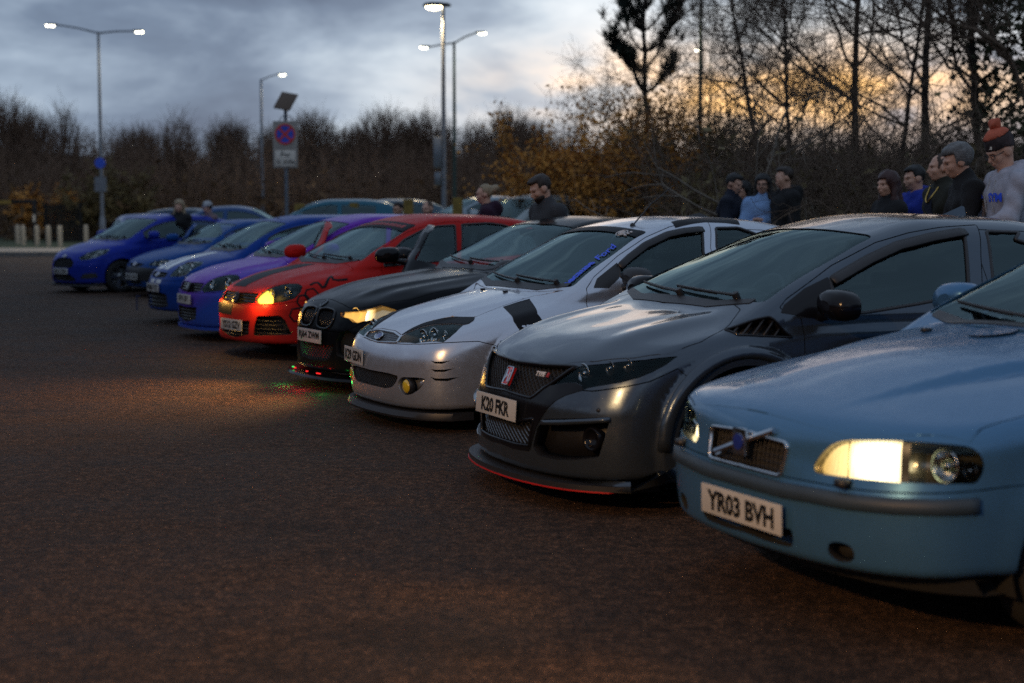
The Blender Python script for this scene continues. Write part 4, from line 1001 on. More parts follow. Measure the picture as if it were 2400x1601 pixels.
    for sd in (1, -1):
        yb = float(S.gplan(ms)) - .01
        par = root
        prof = [(-.085, .30), (-.07, .72), (-.035, .96), (0, 1.0), (.035, .98), (.05, .93)]
        mb = MB(); Vv = []; nn = 20
        for dx, k in prof:
            for a in range(nn):
                q = 2 * math.pi * a / nn; cy, cz = math.cos(q), math.sin(q)
                yy = .125 * k * math.copysign(abs(cy) ** .75, cy); zz = .078 * k * math.copysign(abs(cz) ** .8, cz) - .012 * (cy * .8)
                Vv.append((-ms - dx, sd * (yb + .175 + yy), mz + .075 + zz))
        FF = [(i * nn + a, i * nn + (a + 1) % nn, (i + 1) * nn + (a + 1) % nn, (i + 1) * nn + a) for i in range(len(prof) - 1) for a in range(nn)] + [tuple(range(nn))]
        if sd < 0: FF = [f[::-1] for f in FF]
        mb.raw(Vv, FF); mb.tube([(-ms - .01, sd * (yb - .04), mz + .0), (-ms + .005, sd * (yb + .06), mz + .015), (-ms, sd * (yb + .13), mz + .04)], [.035, .026, .03], 8)
        o = mb.build('wing_mirror', (mirror_mat if sd > 0 or not far_mirror else far_mirror) or mat, root, ang=50); mirrors.append((o, sd))
        gv = Vv[-nn:]; c = np.mean(gv, 0); gv = [tuple(c + (np.array(p) - c) * .86 + np.array((-.004, 0, 0))) for p in gv]
        gf = tuple(range(nn)); obj('mirror_glass', np.array(gv), [gf], M_CHROME, o, smooth=False)
    if plate_text: pass
    return root, S, dict(sC=sC, sH=sH, m=m, ws=ws, doors=doors, g1=g1, win=win, mirrors=mirrors)

def both(fn):
    for sd in (1, -1): fn(sd)
def side_obj(name, V, F, m, root, sd, N=None, parent=None):
    if sd < 0:
        V, F = mirror_vf(V, F)
        if N is not None: N = N.copy(); N[:, 1] *= -1
    return obj(name, V, F, m, parent or root, N)
def headlight(root, S, out, depth=.09, bowls=(), lens=M_LENS, box=M_LAMPBOX, lit=None, sides=(1, -1), shrink=.86):
    """housing with lens and reflector bowls; bowls: (u, v, radius, material) in 0..1 of the outline box"""
    v, f = out.cup(depth, shrink); lo, hi = out.p2.min(0), out.p2.max(0)
    lv, lf, ln = out.patch(-.003, 0, .04, .002)
    hs = []
    for sd in sides:
        h = side_obj('headlight', v, f, box, root, sd); hs.append(h)
        side_obj('lens', lv, lf, lens, root, sd, ln, h)
        for b in bowls:
            u, w_, r, m = b[:4]; p = lo + (hi - lo) * np.array([[u, w_]]); P, n = out.on(p, 0); P = P[0] - out.d * (depth * .42)
            ax = np.array([1, .10, 0.]) if len(b) < 5 else np.array(b[4], float); ax /= np.linalg.norm(ax)
            mb = MB(); mb.lathe([(r * 1.06, .012), (r, .016), (r * .93, .0), (r * .75, -.022), (r * .45, -.040), (r * .16, -.047), (.004, -.048)], c=P, axis=ax, n=22)
            V = np.array(mb.V); side_obj('reflector', V, mb.F, m, root, sd, None, h)
            if m in (M_REFLECTOR, M_DARKCHROME):
                mb = MB(); mb.lathe([(r * .42, -.03), (r * .44, -.004), (r * .36, .010), (r * .2, .018), (.002, .020)], c=P, axis=ax, n=16); side_obj('projector', np.array(mb.V), mb.F, M_CHROME, root, sd, None, h)
    return hs
def mesh_grille(root, S, out, name='grille', pitch=.03, bar=.004, kind='diamond', mat=None, inset=.03, back=True):
    """recessed grille: dark tray plus crossing bars cut to the outline"""
    p2, F = out.grid(.05); P, n = out.on(p2, 0); P = P - out.d * inset
    g = obj(name, P - out.d * .02, F, M_DARK, root)
    v, f = out.cup(inset + .022, 1.0); obj('grille_tray', v, f[:-1], M_DARK, g)
    lo, hi = out.p2.min(0), out.p2.max(0); mb = MB(); b = resample2(out.p2, .02)
    dirs = {'diamond': [(1, .75), (1, -.75)], 'slat': [(1, 0)], 'bars': [(0, 1)], 'grid': [(1, 0), (0, 1)]}[kind]
    for dx, dy in dirs:
        dv = np.array([dx, dy], float); dv /= np.linalg.norm(dv); nv = np.array([-dv[1], dv[0]]); c = (lo + hi) / 2; R = np.linalg.norm(hi - lo)
        for k in np.arange(-R, R, pitch):
            t = np.arange(-R, R, .012); q = c + nv * k + t[:, None] * dv; ins = inside2(q, b)
            i = 0
            while i < len(t):
                if ins[i]:
                    j = i
                    while j + 1 < len(t) and ins[j + 1]: j += 1
                    if j - i >= 1:
                        idx = np.unique(np.linspace(i, j, max(2, (j - i) // 5 + 2)).astype(int)); P3, _ = out.on(q[idx]); mb.tube(P3 - out.d * (inset * .7), bar, 4)
                    i = j + 1
                else: i += 1
    if mb.V:
        o = mb.build('grille_mesh' if kind in ('diamond', 'grid') else 'grille_slats', mat or M_BLACK, g, ang=80)
        o['kind'] = 'stuff'
    return g
FT = FEATS
def ptS(S, p): return S.project(loc3([p]), 5)[0]
P_CIVIC = paint('paint_grey', (.064, .086, .112), .68, .22, coat=2.6)
def build_civic():
    f = FT['civic']; S = Shape(CIVIC)
    lamp = Out(S, loc3(f['headlight']), None, .006); ug = Out(S, symm(f['upper_grille']), (1, 0, .25), .01); lg = Out(S, symm(f['lower_grille']), (1, 0, 0), .01)
    inn = Out(S, loc3(f['intake']), (1, .45, 0), .01); vent = Out(S, loc3(f['vent']), None, .008)
    door = loc3(f['door1'])
    bump = [(-.2, 0, .05), (-.2, 0, .60)] + [(.20, 0, .60), (.42, 0, .655), (.56, 0, .715), (.62, 0, .66)] + [(.60, 0, .05)]
    root, S, I = car_base('civic', 'car', 'grey five-door hatchback with black grille and red-edged splitter, between blue and silver cars', P_CIVIC, 'cars parked in the front row', .048,
        glass1=loc3(f['glass1']), glass2=loc3(f['glass2']), door1=door, bonnet=f['bonnet'], bumper=bump, tint=M_TINT, rim=M_BLACKALLOY, mirror_mat=M_GLOSSBLACK, mirror_at=(1.40, .935),
        holes=[(lamp, .10, True), (inn, .06, True), (vent, .04, True), (ug, .05, False), (lg, .05, False)])
    headlight(root, S, lamp, .085, [(.30, .42, .048, M_REFLECTOR), (.52, .56, .036, M_DARKCHROME), (.66, .66, .034, M_DARKCHROME)], lens=M_SMOKE, box=M_GLOSSBLACK)
    # gloss black mask around the grilles
    mk = Out(S, symm(f['mask']), (1, 0, .15), .01); 
    v, fc, n = mk.patch(.0025, 0, .035); 
    hol = [ug, lg]
    p2, F2 = mk.grid(.028); cen = np.array([p2[list(t)].mean(0) for t in F2]); keep = np.ones(len(F2), bool)
    for h_ in hol:
        q = np.stack([h_.P @ mk.e1, h_.P @ mk.e2], 1); keep &= ~inside2(cen, q)
    P, n = mk.on(p2, .003); obj('front_mask', P, [t for t, k in zip(F2, keep) if k], M_GLOSSBLACK, root, n)
    mesh_grille(root, S, ug, 'upper_grille', .024, .0022); mesh_grille(root, S, lg, 'lower_grille', .026, .0026, mat=M_DARKCHROME)
    for o, nm in ((ug, 'grille_frame'), (lg, 'grille_frame')):
        b = resample2(o.p2, .03); v, fc = ribbon(S, o.at(b, np.full(len(b), o.w1)), .016, .008, .01, True, .03, d=o.d); obj(nm, v, fc, M_GLOSSBLACK, root)
    # intakes with fog lamps
    for sd in (1, -1):
        v, fc = inn.cup(.075, .92); t = side_obj('air_intake', v, fc, M_BLACK, root, sd)
        P = ptS(S, f['fog'][0]); mb = MB(); a = Vector((1, .30, 0)).normalized(); c = Vector(P) - Vector(inn.d) * .030
        mb.lathe([(.058, -.02), (.060, .012), (.050, .016), (.045, .0), (.03, -.015), (.003, -.02)], c=c, axis=a, n=22); side_obj('fog_light', np.array(mb.V), mb.F, M_GLOSSBLACK, root, sd)
        v, fc = ribbon(S, loc3(f['fin']), .030, .020, .03, False, .03); side_obj('intake_fin', v, fc, P_CIVIC, root, sd)
        v, fc = vent.cup(.03, .92); o = side_obj('wing_vent', v, fc, M_BLACK, root, sd)
        lo, hi = vent.p2.min(0), vent.p2.max(0); b = resample2(vent.p2, .02); c0 = vent.p2.mean(0)
        ex = np.array([1.0, -.0])
        for k in (-.11, -.055, 0, .055, .11):
            t = np.linspace(-.2, .2, 41); q = c0 + np.array([k, 0]) + t[:, None] * np.array([-.62, -.78]); ins = inside2(q, b)
            if ins.sum() > 2:
                qq = q[ins][[0, -1]]; P3, _ = vent.on(np.linspace(qq[0], qq[1], 4)); mb = MB(); mb.tube(P3 - vent.d * .010, .007, 5); side_obj('vent_slat', np.array(mb.V), mb.F, M_BLACK, root, sd, None, o)
        v, fc = ribbon(S, vent.at(b, np.full(len(b), vent.w1)), .012, .004, .01, True, .03, d=vent.d); side_obj('vent_frame', v, fc, M_GLOSSBLACK, root, sd, None, o)
        qv = Out(S, loc3(f['quarter']), (0, 1, .2), .01); v, fc, n = qv.patch(.002, 0, .04); side_obj('mirror_triangle', v, fc, M_GLOSSBLACK, root, sd, n)
        P = ptS(S, f['sensor'][0]); mb = MB(); mb.lathe([(.011, -.004), (.011, .002), (.001, .003)], c=P, axis=S.normal(P[None])[0], n=12); side_obj('parking_sensor', np.array(mb.V), mb.F, M_BLACK, root, sd)
        arc = np.array([(-.93 + .455 * math.cos(a), .93, .335 + .455 * math.sin(a)) for a in np.linspace(math.radians(-2), math.radians(150), 22)]); v, fc = ribbon(S, arc, .075, .012, .03, False, .04, d=(0, 1, .05)); side_obj('wheel_arch_flare', v, fc, P_CIVIC, root, sd)
        gl = f['glass1'][:5]; q = loc3(gl); v, fc = ribbon(S, q - np.array([0, 0, .028]), .055, .014, -.006, False, .04, d=(0, 1, .2)); side_obj('wind_deflector', v, fc, M_BLACK, root, sd)
    # badge, lettering, plate
    P = ptS(S, (.06, 0, .612)); n = S.normal(P[None])[0]; fr_ = frame(n)
    mb = MB(); w, h_ = .034, .050
    o2 = [(-w, -h_ * .86), (-w * .9, -h_), (w * .9, -h_), (w, -h_ * .86), (w * 1.06, h_ * .8), (w * .9, h_), (-w * .9, h_), (-w * 1.06, h_ * .8)]
    mb.raw([tuple(Vector(P) + fr_ @ Vector((a, b, .012))) for a, b in o2] + [tuple(Vector(P) + fr_ @ Vector((a, b, -.004))) for a, b in o2], [tuple(range(8))] + [(i, i + 8, (i + 1) % 8 + 8, (i + 1) % 8) for i in range(8)])
    bd = mb.build('badge', M_REDBADGE, root, bevel=.002)
    mb = MB(); mb.tube([Vector(P) + fr_ @ Vector((a, b, .013)) for a, b in o2 + o2[:1]], .004, 6, False); mb.build('badge_rim', M_CHROME, bd)
    mb = MB()
    for sx in (-1, 1): mb.tube([Vector(P) + fr_ @ Vector((sx * .020, -.034, .014)), Vector(P) + fr_ @ Vector((sx * .014, .0, .015)), Vector(P) + fr_ @ Vector((sx * .022, .034, .014))], .0042, 6)
    mb.tube([Vector(P) + fr_ @ Vector((-.015, 0, .015)), Vector(P) + fr_ @ Vector((.015, 0, .015))], .0042, 6); mb.build('badge_letter', M_CHROME, bd)
    a, b = loc3(f['typer']); c = ptS(S, tuple(np.array([-(a + b)[0] / 2, (a + b)[1] / 2, (a + b)[2] / 2]))); n = S.normal(c[None])[0]; q = frame(n)
    for s_, off, mt, wd in (('TYPE', -.030, M_WHITETXT, .062), ('R', .032, M_REDTXT, .042)):
        t = text_mesh(s_, .034, mt, .0012, .002, 1.0, shear=.25); t.transform(Matrix.Translation(Vector(c) + q @ Vector((off, 0, .012))) @ q.to_4x4()); obj_me('lettering', t, root)
    pl = loc3(f['plate']); c = pl.mean(0); plate(root, S, (.012, c[1] * .8, c[2]), (1, 0, .06), 'K20 FKR')
    # splitter with red edge, canards
    def lip(y0, y1, out_, z0, th, m, nm, k=24, dx=0.):
        mb = MB(); ys = np.linspace(y0, y1, k); V = []; F = []
        for y in ys:
            x = -float(S.nose(.2) + S.bow(abs(y))); 
            for (ox, oz) in ((out_, 0), (out_, th), (-.10, th), (-.10, 0)): V.append((x + ox, y, z0 + oz))
        for i in range(k - 1):
            for j in range(4): F.append((i * 4 + j, i * 4 + (j + 1) % 4, (i + 1) * 4 + (j + 1) % 4, (i + 1) * 4 + j))
        F += [(0, 1, 2, 3), tuple((k - 1) * 4 + j for j in (3, 2, 1, 0))]
        mb.raw(V, F); me = mb.mesh(nm, m); bm = bmesh.new(); bm.from_mesh(me); bmesh.ops.recalc_face_normals(bm, faces=bm.faces); bm.to_mesh(me); bm.free(); return obj_me(nm, me, root)
    sp_ = lip(-.86, .86, .055, .118, .028, M_BLACK, 'splitter'); e = lip(-.80, .80, .060, .112, .007, M_RED, 'splitter_edge', 30); e.parent = sp_
    for sd in (1, -1):
        mb = MB(); a0 = -float(S.nose(.2) + S.bow(.62)); 
        V = [(a0 + .05, .60, .125), (a0 + .05, .60, .150), (-.56, .93, .150), (-.56, .93, .235), (-.56, .80, .15), (-.56, .80, .235)]
        V = np.array([(a0 + .06, .58, .12), (a0 - .02, .55, .15), (-.30, .88, .13), (-.32, .84, .17), (-.58, .955, .19), (-.58, .90, .26), (-.58, .86, .20)])
        side_obj('canard', V, [(0, 2, 3, 1), (2, 4, 5, 3), (4, 6, 5), (0, 1, 3, 5, 6, 4, 2)], P_CIVIC, root, sd)
    P = ptS(S, (2.95, 0, 1.47)); mb = MB(); mb.raw([(P[0] + .09, 0, P[2]), (P[0] - .07, .03, P[2] - .004), (P[0] - .07, -.03, P[2] - .004), (P[0] - .06, 0, P[2] + .055), (P[0] - .08, 0, P[2] + .05)], [(0, 1, 3), (0, 3, 2), (1, 4, 3), (2, 3, 4), (1, 2, 4)]); mb.build('shark_fin_aerial', P_CIVIC, root)
    return root

P_FOCUS = paint('paint_silver', (.55, .59, .66), .72, .27, coat=2.4)
def build_focus():
    f = FT['focus']; S = Shape(FOCUS)
    lamp = Out(S, loc3(f['headlight']), None, .006); gr = Out(S, symm(f['grille'][:1] + [[.135, .14, .638]] + f['grille'][2:]), (1, 0, .4), .012); lg = Out(S, symm(f['lower_grille']), (1, 0, 0), .02)
    scoop = Out(S, loc3(f['scoop']), (1, .2, 0), .02); slits = [Out(S, loc3(f[k]), None, .004) for k in ('slit1', 'slit2', 'slit3')]
    bt = f['bumptop']; bump = [(-.2, 0, .02), (-.2, 0, .565), (.06, 0, .565)] + [(p[0], 0, p[2]) for p in bt[2:]] + [(.66, 0, .40), (.66, 0, .02)]
    holes = [(lamp, .10, True), (gr, .05, False), (lg, .05, False), (scoop, .05, True)] + [(s_, .02, True) for s_ in slits]
    bon = f['bonnet'][:1] + [[.147, .12, .645]] + f['bonnet'][2:]
    root, S, I = car_base('focus', 'car', 'silver hatchback with black stripes, yellow fog lights and blue windscreen lettering', P_FOCUS, 'cars parked in the front row', .048,
        glass1=loc3(f['glass1']), glass2=loc3(f['glass2']), door1=loc3(f['door1']), bonnet=bon, bumper=bump, rim=M_BLACKALLOY, mirror_mat=M_BLACK, mirror_at=(1.60, .945), holes=holes)
    headlight(root, S, lamp, .09, [(.42, .42, .052, M_REFLECTOR), (.60, .50, .055, M_REFLECTOR), (.80, .55, .034, M_REFLECTOR)], box=plain('lamp_bezel', (.42, .42, .40), .3, .3))
    for sd in (1, -1):
        e = Out(S, loc3(f['eyebrow']), None, .004); v, fc, n = e.patch(.004, .006, .035); side_obj('headlight_eyebrow', v, fc, M_STRIPE, root, sd, n)
        v, fc = scoop.cup(.055, .80); sc_ = side_obj('fog_light_scoop', v, fc, P_FOCUS, root, sd)
        P = ptS(S, f['fog'][0]); c = Vector(P) - Vector((.012, 0, 0)); mb = MB(); mb.lathe([(.055, -.03), (.056, .006), (.049, .010), (.047, .004)], c=c, axis=(1, .15, 0), n=24); fo_ = side_obj('fog_light', np.array(mb.V), mb.F, M_BLACK, root, sd)
        mb = MB(); mb.lathe([(.048, .0), (.044, .010), (.03, .016), (.001, .019)], c=c, axis=(1, .15, 0), n=24); side_obj('lens', np.array(mb.V), mb.F, M_YELLOW, root, sd, None, fo_)
        for s_ in slits: v, fc = s_.cup(.02, .95); side_obj('bumper_slit', v, fc, M_DARK, root, sd)
        st = Out(S, loc3(f['stripe']), (.1, 1, .9), 0); v, fc, n = st.patch(.0012, 0, .03); side_obj('wing_stripe', v, fc, M_STRIPE, root, sd, n)
        rsx = Out(S, loc3(f['roofstripe']), (0, .5, 1), 0); v, fc, n = rsx.patch(.0015, 0, .03); side_obj('roof_stripe', v, fc, M_STRIPE, root, sd, n)
        qv = Out(S, loc3(f['quarter']), (0, 1, .2), .01); v, fc, n = qv.patch(.002, 0, .04); side_obj('mirror_triangle', v, fc, M_BLACK, root, sd, n)
        gl = f['glass1'][:6]; q = loc3(gl); v, fc = ribbon(S, q - np.array([0, 0, .025]), .055, .014, -.006, False, .04, d=(0, 1, .2)); side_obj('wind_deflector', v, fc, M_BLACK, root, sd)
    mesh_grille(root, S, gr, 'upper_grille', .016, .0022, 'grid', M_DARKCHROME, .018); mesh_grille(root, S, lg, 'lower_grille', .020, .0022, 'diamond', M_BLACK)
    b = resample2(gr.p2, .03); v, fc = ribbon(S, gr.at(b, np.full(len(b), gr.w1)), .012, .006, .01, True, .03, d=gr.d); obj('grille_surround', v, fc, M_CHROME, root)
    P = ptS(S, (.095, -.03, .602)); n = S.normal(P[None])[0]
    mb = MB(); q = frame(n); ov = [Vector(P) + q @ Vector((.058 * math.cos(t), .028 * math.sin(t), .006)) for t in np.linspace(0, 2 * math.pi, 25)]; mb.raw([tuple(Vector(P) + n_ * .010) for n_ in (Vector(n),)] + [tuple(p) for p in ov[:-1]], [(0, i + 1, (i + 1) % 24 + 1) for i in range(24)]); bd = mb.build('badge', M_BLUEBADGE, root)
    mb = MB(); mb.tube(ov, .005, 6, False); mb.build('badge_rim', M_CHROME, bd)
    pl = loc3(f['plate']); c = pl.mean(0); c = ptS(S, (.02, c[1] + .02, c[2])); plate(root, S, tuple(c + np.array((.012, 0, 0))), (1, -.10, .02), 'K29 GDN', .46)
    # lip
    V = []; F = []; ys = np.linspace(-.78, .78, 30)
    for y in ys:
        x = -float(S.nose(.15) + S.bow(abs(y)))
        for ox, oz in ((.045, .085), (.05, .10), (.035, .135), (-.12, .14), (-.12, .085)): V.append((x + ox, y, oz))
    for i in range(29):
        for j in range(5): F.append((i * 5 + j, i * 5 + (j + 1) % 5, (i + 1) * 5 + (j + 1) % 5, (i + 1) * 5 + j))
    F += [tuple(range(5)), tuple(29 * 5 + j for j in range(5))[::-1]]; me = mesh_vf(V, F); me.materials.append(M_BLACK); auto_smooth(me); obj_me('splitter', me, root)
    # windscreen lettering along the near pillar, round crest and visor strip
    ws = I['ws']; hi = ws.p2[:, 1].max(); lo = ws.p2[:, 1].min()
    sgn = 1 if float(ws.e1[1]) > 0 else -1
    def on_screen(me, a, b, size_dir=1):
        """bend a flat text mesh on the glass from point a to b (u, v in the outline plane)"""
        a, b = np.array(a), np.array(b); L_ = np.linalg.norm(b - a); t = (b - a) / L_; nn_ = np.array([-t[1], t[0]])
        co = np.array([v.co[:] for v in me.vertices]); w0, w1 = co[:, 0].min(), co[:, 0].max(); k = L_ / (w1 - w0)
        p = a + (co[:, :1] - w0) * k * t + co[:, 1:2] * k * nn_; P, n = ws.on(p, .001)
        me.vertices.foreach_set('co', P.ravel()); me.update(); return me
    half_b = max(abs(ws.p2[:, 0])); 
    t = text_mesh('Because', .1, M_BLUETXT, .0045, 0, 1)
    ylo, yhi = lo + .05, lo + .66
    def edge_u(v): 
        m_ = np.abs(ws.p2[:, 1] - v) < .08; return np.max(np.abs(ws.p2[m_, 0]))
    pa, pb = np.array((sgn * (edge_u(ylo) - .075), ylo + .03)), np.array((sgn * (edge_u(yhi) - .105), yhi))
    on_screen(t, pa, pa + (pb - pa) * .55); obj_me('windscreen_lettering', t, root)
    t = text_mesh('Ford', .1, M_BLUETXT, .002, 0, 1, shear=.45); on_screen(t, pa + (pb - pa) * .60, pb); obj_me('windscreen_lettering', t, root)
    strip = Out(S, ws.at(np.array([(-edge_u(hi - .03) + .02, hi - .012), (edge_u(hi - .03) - .02, hi - .012), (edge_u(hi - .12) - .02, hi - .11), (-edge_u(hi - .12) + .02, hi - .11)]), [ws.w1] * 4), ws.d, .01)
    v, fc, n = strip.patch(.0008, 0, .06); obj('sunstrip', v, fc, M_STRIPE, root, n)
    mb = MB(); cu = np.array([sgn * (edge_u(hi - .12) - .20), hi - .10]); rings = []
    for k in range(26): q = 2 * math.pi * k / 25; rings.append(cu + .045 * np.array([math.cos(q), math.sin(q)]))
    P, n = ws.on(np.array(rings), .002); mb.tube(P, .004, 4, False)
    for r_ in (.012, .025):
        P, n = ws.on(np.array([cu + r_ * np.array([math.cos(a), math.sin(a)]) for a in np.linspace(0, 6.283, 14)]), .002); mb.tube(P, .0045, 4, False)
    for k in range(3):
        P, n = ws.on(np.array([cu + np.array([sgn * (.065 + .0), .03 - .028 * k]), cu + np.array([sgn * .085, .034 - .028 * k])]), .002); mb.tube(P, .008, 4)
    mb.build('windscreen_crest', M_WHITETXT, root)
    P = ptS(S, (1.98, .30, 1.40)); mb = MB(); mb.lathe([(.022, 0), (.016, .015), (.001, .022)], c=P, n=10); mb.tube([P, P + np.array((-.16, 0, .16)), P + np.array((-.36, 0, .30))], [.006, .004, .003], 6); mb.build('roof_aerial', M_BLACK, root)
    P = ptS(S, (2.75, 0, 1.44)); mb = MB(); mb.raw([(P[0] + .12, 0, P[2] - .005), (P[0] - .1, .05, P[2] - .004), (P[0] - .1, -.05, P[2] - .004), (P[0] - .04, 0, P[2] + .03)], [(0, 1, 3), (0, 3, 2), (1, 2, 3)]); mb.build('roof_fin', M_BLACK, root)
    for y in (.18, -.18):
        P = ptS(S, (.98, y, .92)); mb = MB(); mb.box(P + np.array((0, 0, .006)), (.035, .022, .014)); mb.build('washer_jet', M_BLACK, root, bevel=.004)
    return root

VOLVO_F = FT["volvo"]
P_VOLVO = paint('paint_light_blue', (.060, .170, .33), .45, .30, coat=1.6, dust=.05)
def build_volvo():
    S = Shape(VOLVO); L_ = VOLVO_F
    lamp = Out(S, loc3(L_['headlight']), None, .03); gr = Out(S, symm(L_['grille']), (1, 0, .2), .02); lg = Out(S, symm(L_['lower_grille']), (1, 0, 0), .02)
    fog = Out(S, loc3(L_['foghole']), (1, .35, 0), .03)
    bump = [(-.2, 0, .02), (-.2, 0, .545), (.10, 0, .545), (.30, 0, .56), (.46, 0, .575), (.62, 0, .585), (.60, 0, .02)]
    root, S, I = car_base('volvo', 'car', 'light blue saloon with lit headlight in the right foreground', P_VOLVO, 'cars parked in the front row', .048,
        bonnet=L_['bonnet'], bumper=bump, holes=[(lamp, .10, True), (gr, .05, False), (lg, .05, False), (fog, .05, True)])
    lens_box = plain('lamp_bezel_silver', (.30, .30, .28), .25, .8)
    hs = headlight(root, S, lamp, .10, [(.80, .50, .055, M_REFLECTOR), (.93, .45, .03, M_DARKCHROME)], box=lens_box, shrink=.92)
    lo, hi = lamp.p2.min(0), lamp.p2.max(0)
    uu = lambda a: lo[0] + (hi[0] - lo[0]) * (a if np.dot(lamp.e1, (0, 1, 0)) > 0 else 1 - a); vv = lambda b: lo[1] + (hi[1] - lo[1]) * b
    for sd, h_ in zip((1, -1), hs):
        for (a0, a1, b0, b1, dep, mt, nm) in ((.20, .54, .12, .90, .06, M_HEADLIT, 'main_reflector'), (.01, .195, .15, .85, .05, M_HEADSIDE, 'side_reflector'), (.545, .60, .08, .92, .03, M_LAMPBOX, 'lamp_divider')):
            o = lamp.band(a0, a1, .95); p2, F = o.grid(.03); P, n = o.on(p2, 0); P = P - lamp.d * dep
            side_obj(nm, P, F, mt, root, sd, None, h_)
    mesh_grille(root, S, gr, 'grille', .024, .0018, 'grid', M_BLACK, .03); mesh_grille(root, S, lg, 'lower_grille', .05, .004, 'slat', M_BLACK, .04)
    b = resample2(gr.p2, .03); v, fc = ribbon(S, gr.at(b, np.full(len(b), gr.w1)), .014, .010, .01, True, .03, d=gr.d); obj('grille_surround', v, fc, M_CHROME, root)
    # diagonal bar and iron mark
    a, c = ptS(S, (.05, -.17, .575)), ptS(S, (.05, .17, .695)); mb = MB(); mb.tube([a + np.array((.012, 0, 0)), (a + c) / 2 + np.array((.022, 0, 0)), c + np.array((.012, 0, 0))], .013, 8); bd = mb.build('diagonal_bar', M_CHROME, root)
    P = (a + c) / 2 + np.array((.028, 0, 0)); mb = MB(); mb.box(P, (.018, .085, .10)); mb.build('badge', M_CHROME, root, bevel=.006)
    mb = MB(); mb.lathe([(.030, 0), (.030, .006), (.001, .008)], c=P + np.array((.008, 0, 0)), axis=(1, 0, 0), n=20); mb.build('badge_disc', M_BLUEBADGE, root)
    # rubbing strip
    st = L_['strip']; v, fc = ribbon(S, np.concatenate([flip(loc3(st))[:-1], loc3(st)]), .062, .012, .01, False, .03); obj('bumper_strip', v, fc, M_TRIM, root)
    for sd in (1, -1):
        v, fc = fog.cup(.05, .8); side_obj('fog_light_recess', v, fc, M_DARK, root, sd)
        P = ptS(S, L_['washer'][0]); mb = MB(); mb.box(P + np.array((.01, 0, .01)), (.04, .045, .025)); side_obj('headlight_washer', np.array(mb.V), mb.F, M_BLACK, root, sd)
        for y in (.30,):
            P = ptS(S, (1.10, y, .98)); mb = MB(); mb.box(P + np.array((0, 0, .006)), (.04, .025, .014)); side_obj('washer_jet', np.array(mb.V), mb.F, M_BLACK, root, sd)
    V = []; F = []; ys = np.linspace(-.80, .80, 30)
    for y in ys:
        x = -float(S.nose(.26) + S.bow(abs(y)))
        for ox, oz in ((-.10, .255), (-.14, .20), (-.30, .20), (-.30, .25)): V.append((x + ox, y, oz))
    for i in range(29):
        for j in range(4): F.append((i * 4 + j, i * 4 + (j + 1) % 4, (i + 1) * 4 + (j + 1) % 4, (i + 1) * 4 + j))
    me = mesh_vf(V, F); me.materials.append(M_DARK); obj_me('front_valance', me, root)
    P = ptS(S, (.0, .02, .40)); plate(root, S, tuple(P + np.array((.014, 0, -.005))), (1, 0, -.03), 'YR03 BVH')
    for sd, h_ in zip((1, -1), hs):
        lt = bpy.data.lights.new('headlamp_beam', 'SPOT'); lt.energy = 32; lt.color = (1, .54, .19); lt.spot_size = math.radians(90); lt.spot_blend = 1.; lt.shadow_soft_size = .05
        o = bpy.data.objects.new('headlamp_beam', lt); P = np.array(ptS(S, (.10, .55 * sd, .62))) + np.array((.06, 0, 0)); o.location = P; o.rotation_euler = (0, math.radians(-90 + 8), 0); add(o, root)
    return root
def front_lip(root, S, half, z0, th, out_, m, name='splitter', zn=.18, k=26):
    V = []; F = []
    for y in np.linspace(-half, half, k):
        x = -float(S.nose(zn) + S.bow(abs(y)))
        for ox, oz in ((out_, 0), (out_ * .9, th), (-.12, th + .01), (-.12, 0)): V.append((x + ox, y, z0 + oz))
    for i in range(k - 1):
        for j in range(4): F.append((i * 4 + j, i * 4 + (j + 1) % 4, (i + 1) * 4 + (j + 1) % 4, (i + 1) * 4 + j))
    F += [tuple(range(4)), tuple((k - 1) * 4 + j for j in range(4))[::-1]]
    me = mesh_vf(V, F); me.materials.append(m); auto_smooth(me); return obj_me(name, me, root)
def swing_door(I, sd, ang):
    """open the front door on one side about its hinge"""
    for o, s_ in I['doors'][:2]:
        if s_ != sd: continue
        me = o.data; co = np.array([v.co[:] for v in me.vertices]); hx = co[:, 0].max() - .02; hy = .84 * sd
        for q in [o] + [c for c in PENDING if c.parent == o]:
            q.data.transform(Matrix.Translation((-hx, -hy, 0)))
        o.location = (hx, hy, 0); o.rotation_euler = (0, 0, math.radians(ang) * -sd)
        for q in I['mirrors']:
            if q[1] == sd:
                q[0].data = q[0].data.copy(); q[0].data.transform(Matrix.Translation((-hx, -hy, 0)))
                for c in PENDING:
                    if c.parent == q[0]: c.data.transform(Matrix.Translation((-hx, -hy, 0)))
                q[0].parent = o; q[0].name = 'mirror_housing'
                for c in PENDING:
                    if c.parent == q[0]: c.parent = o
        return o
P_BMW = paint('paint_black', (.003, .004, .006), .0, .22, coat=.45, dust=.03)
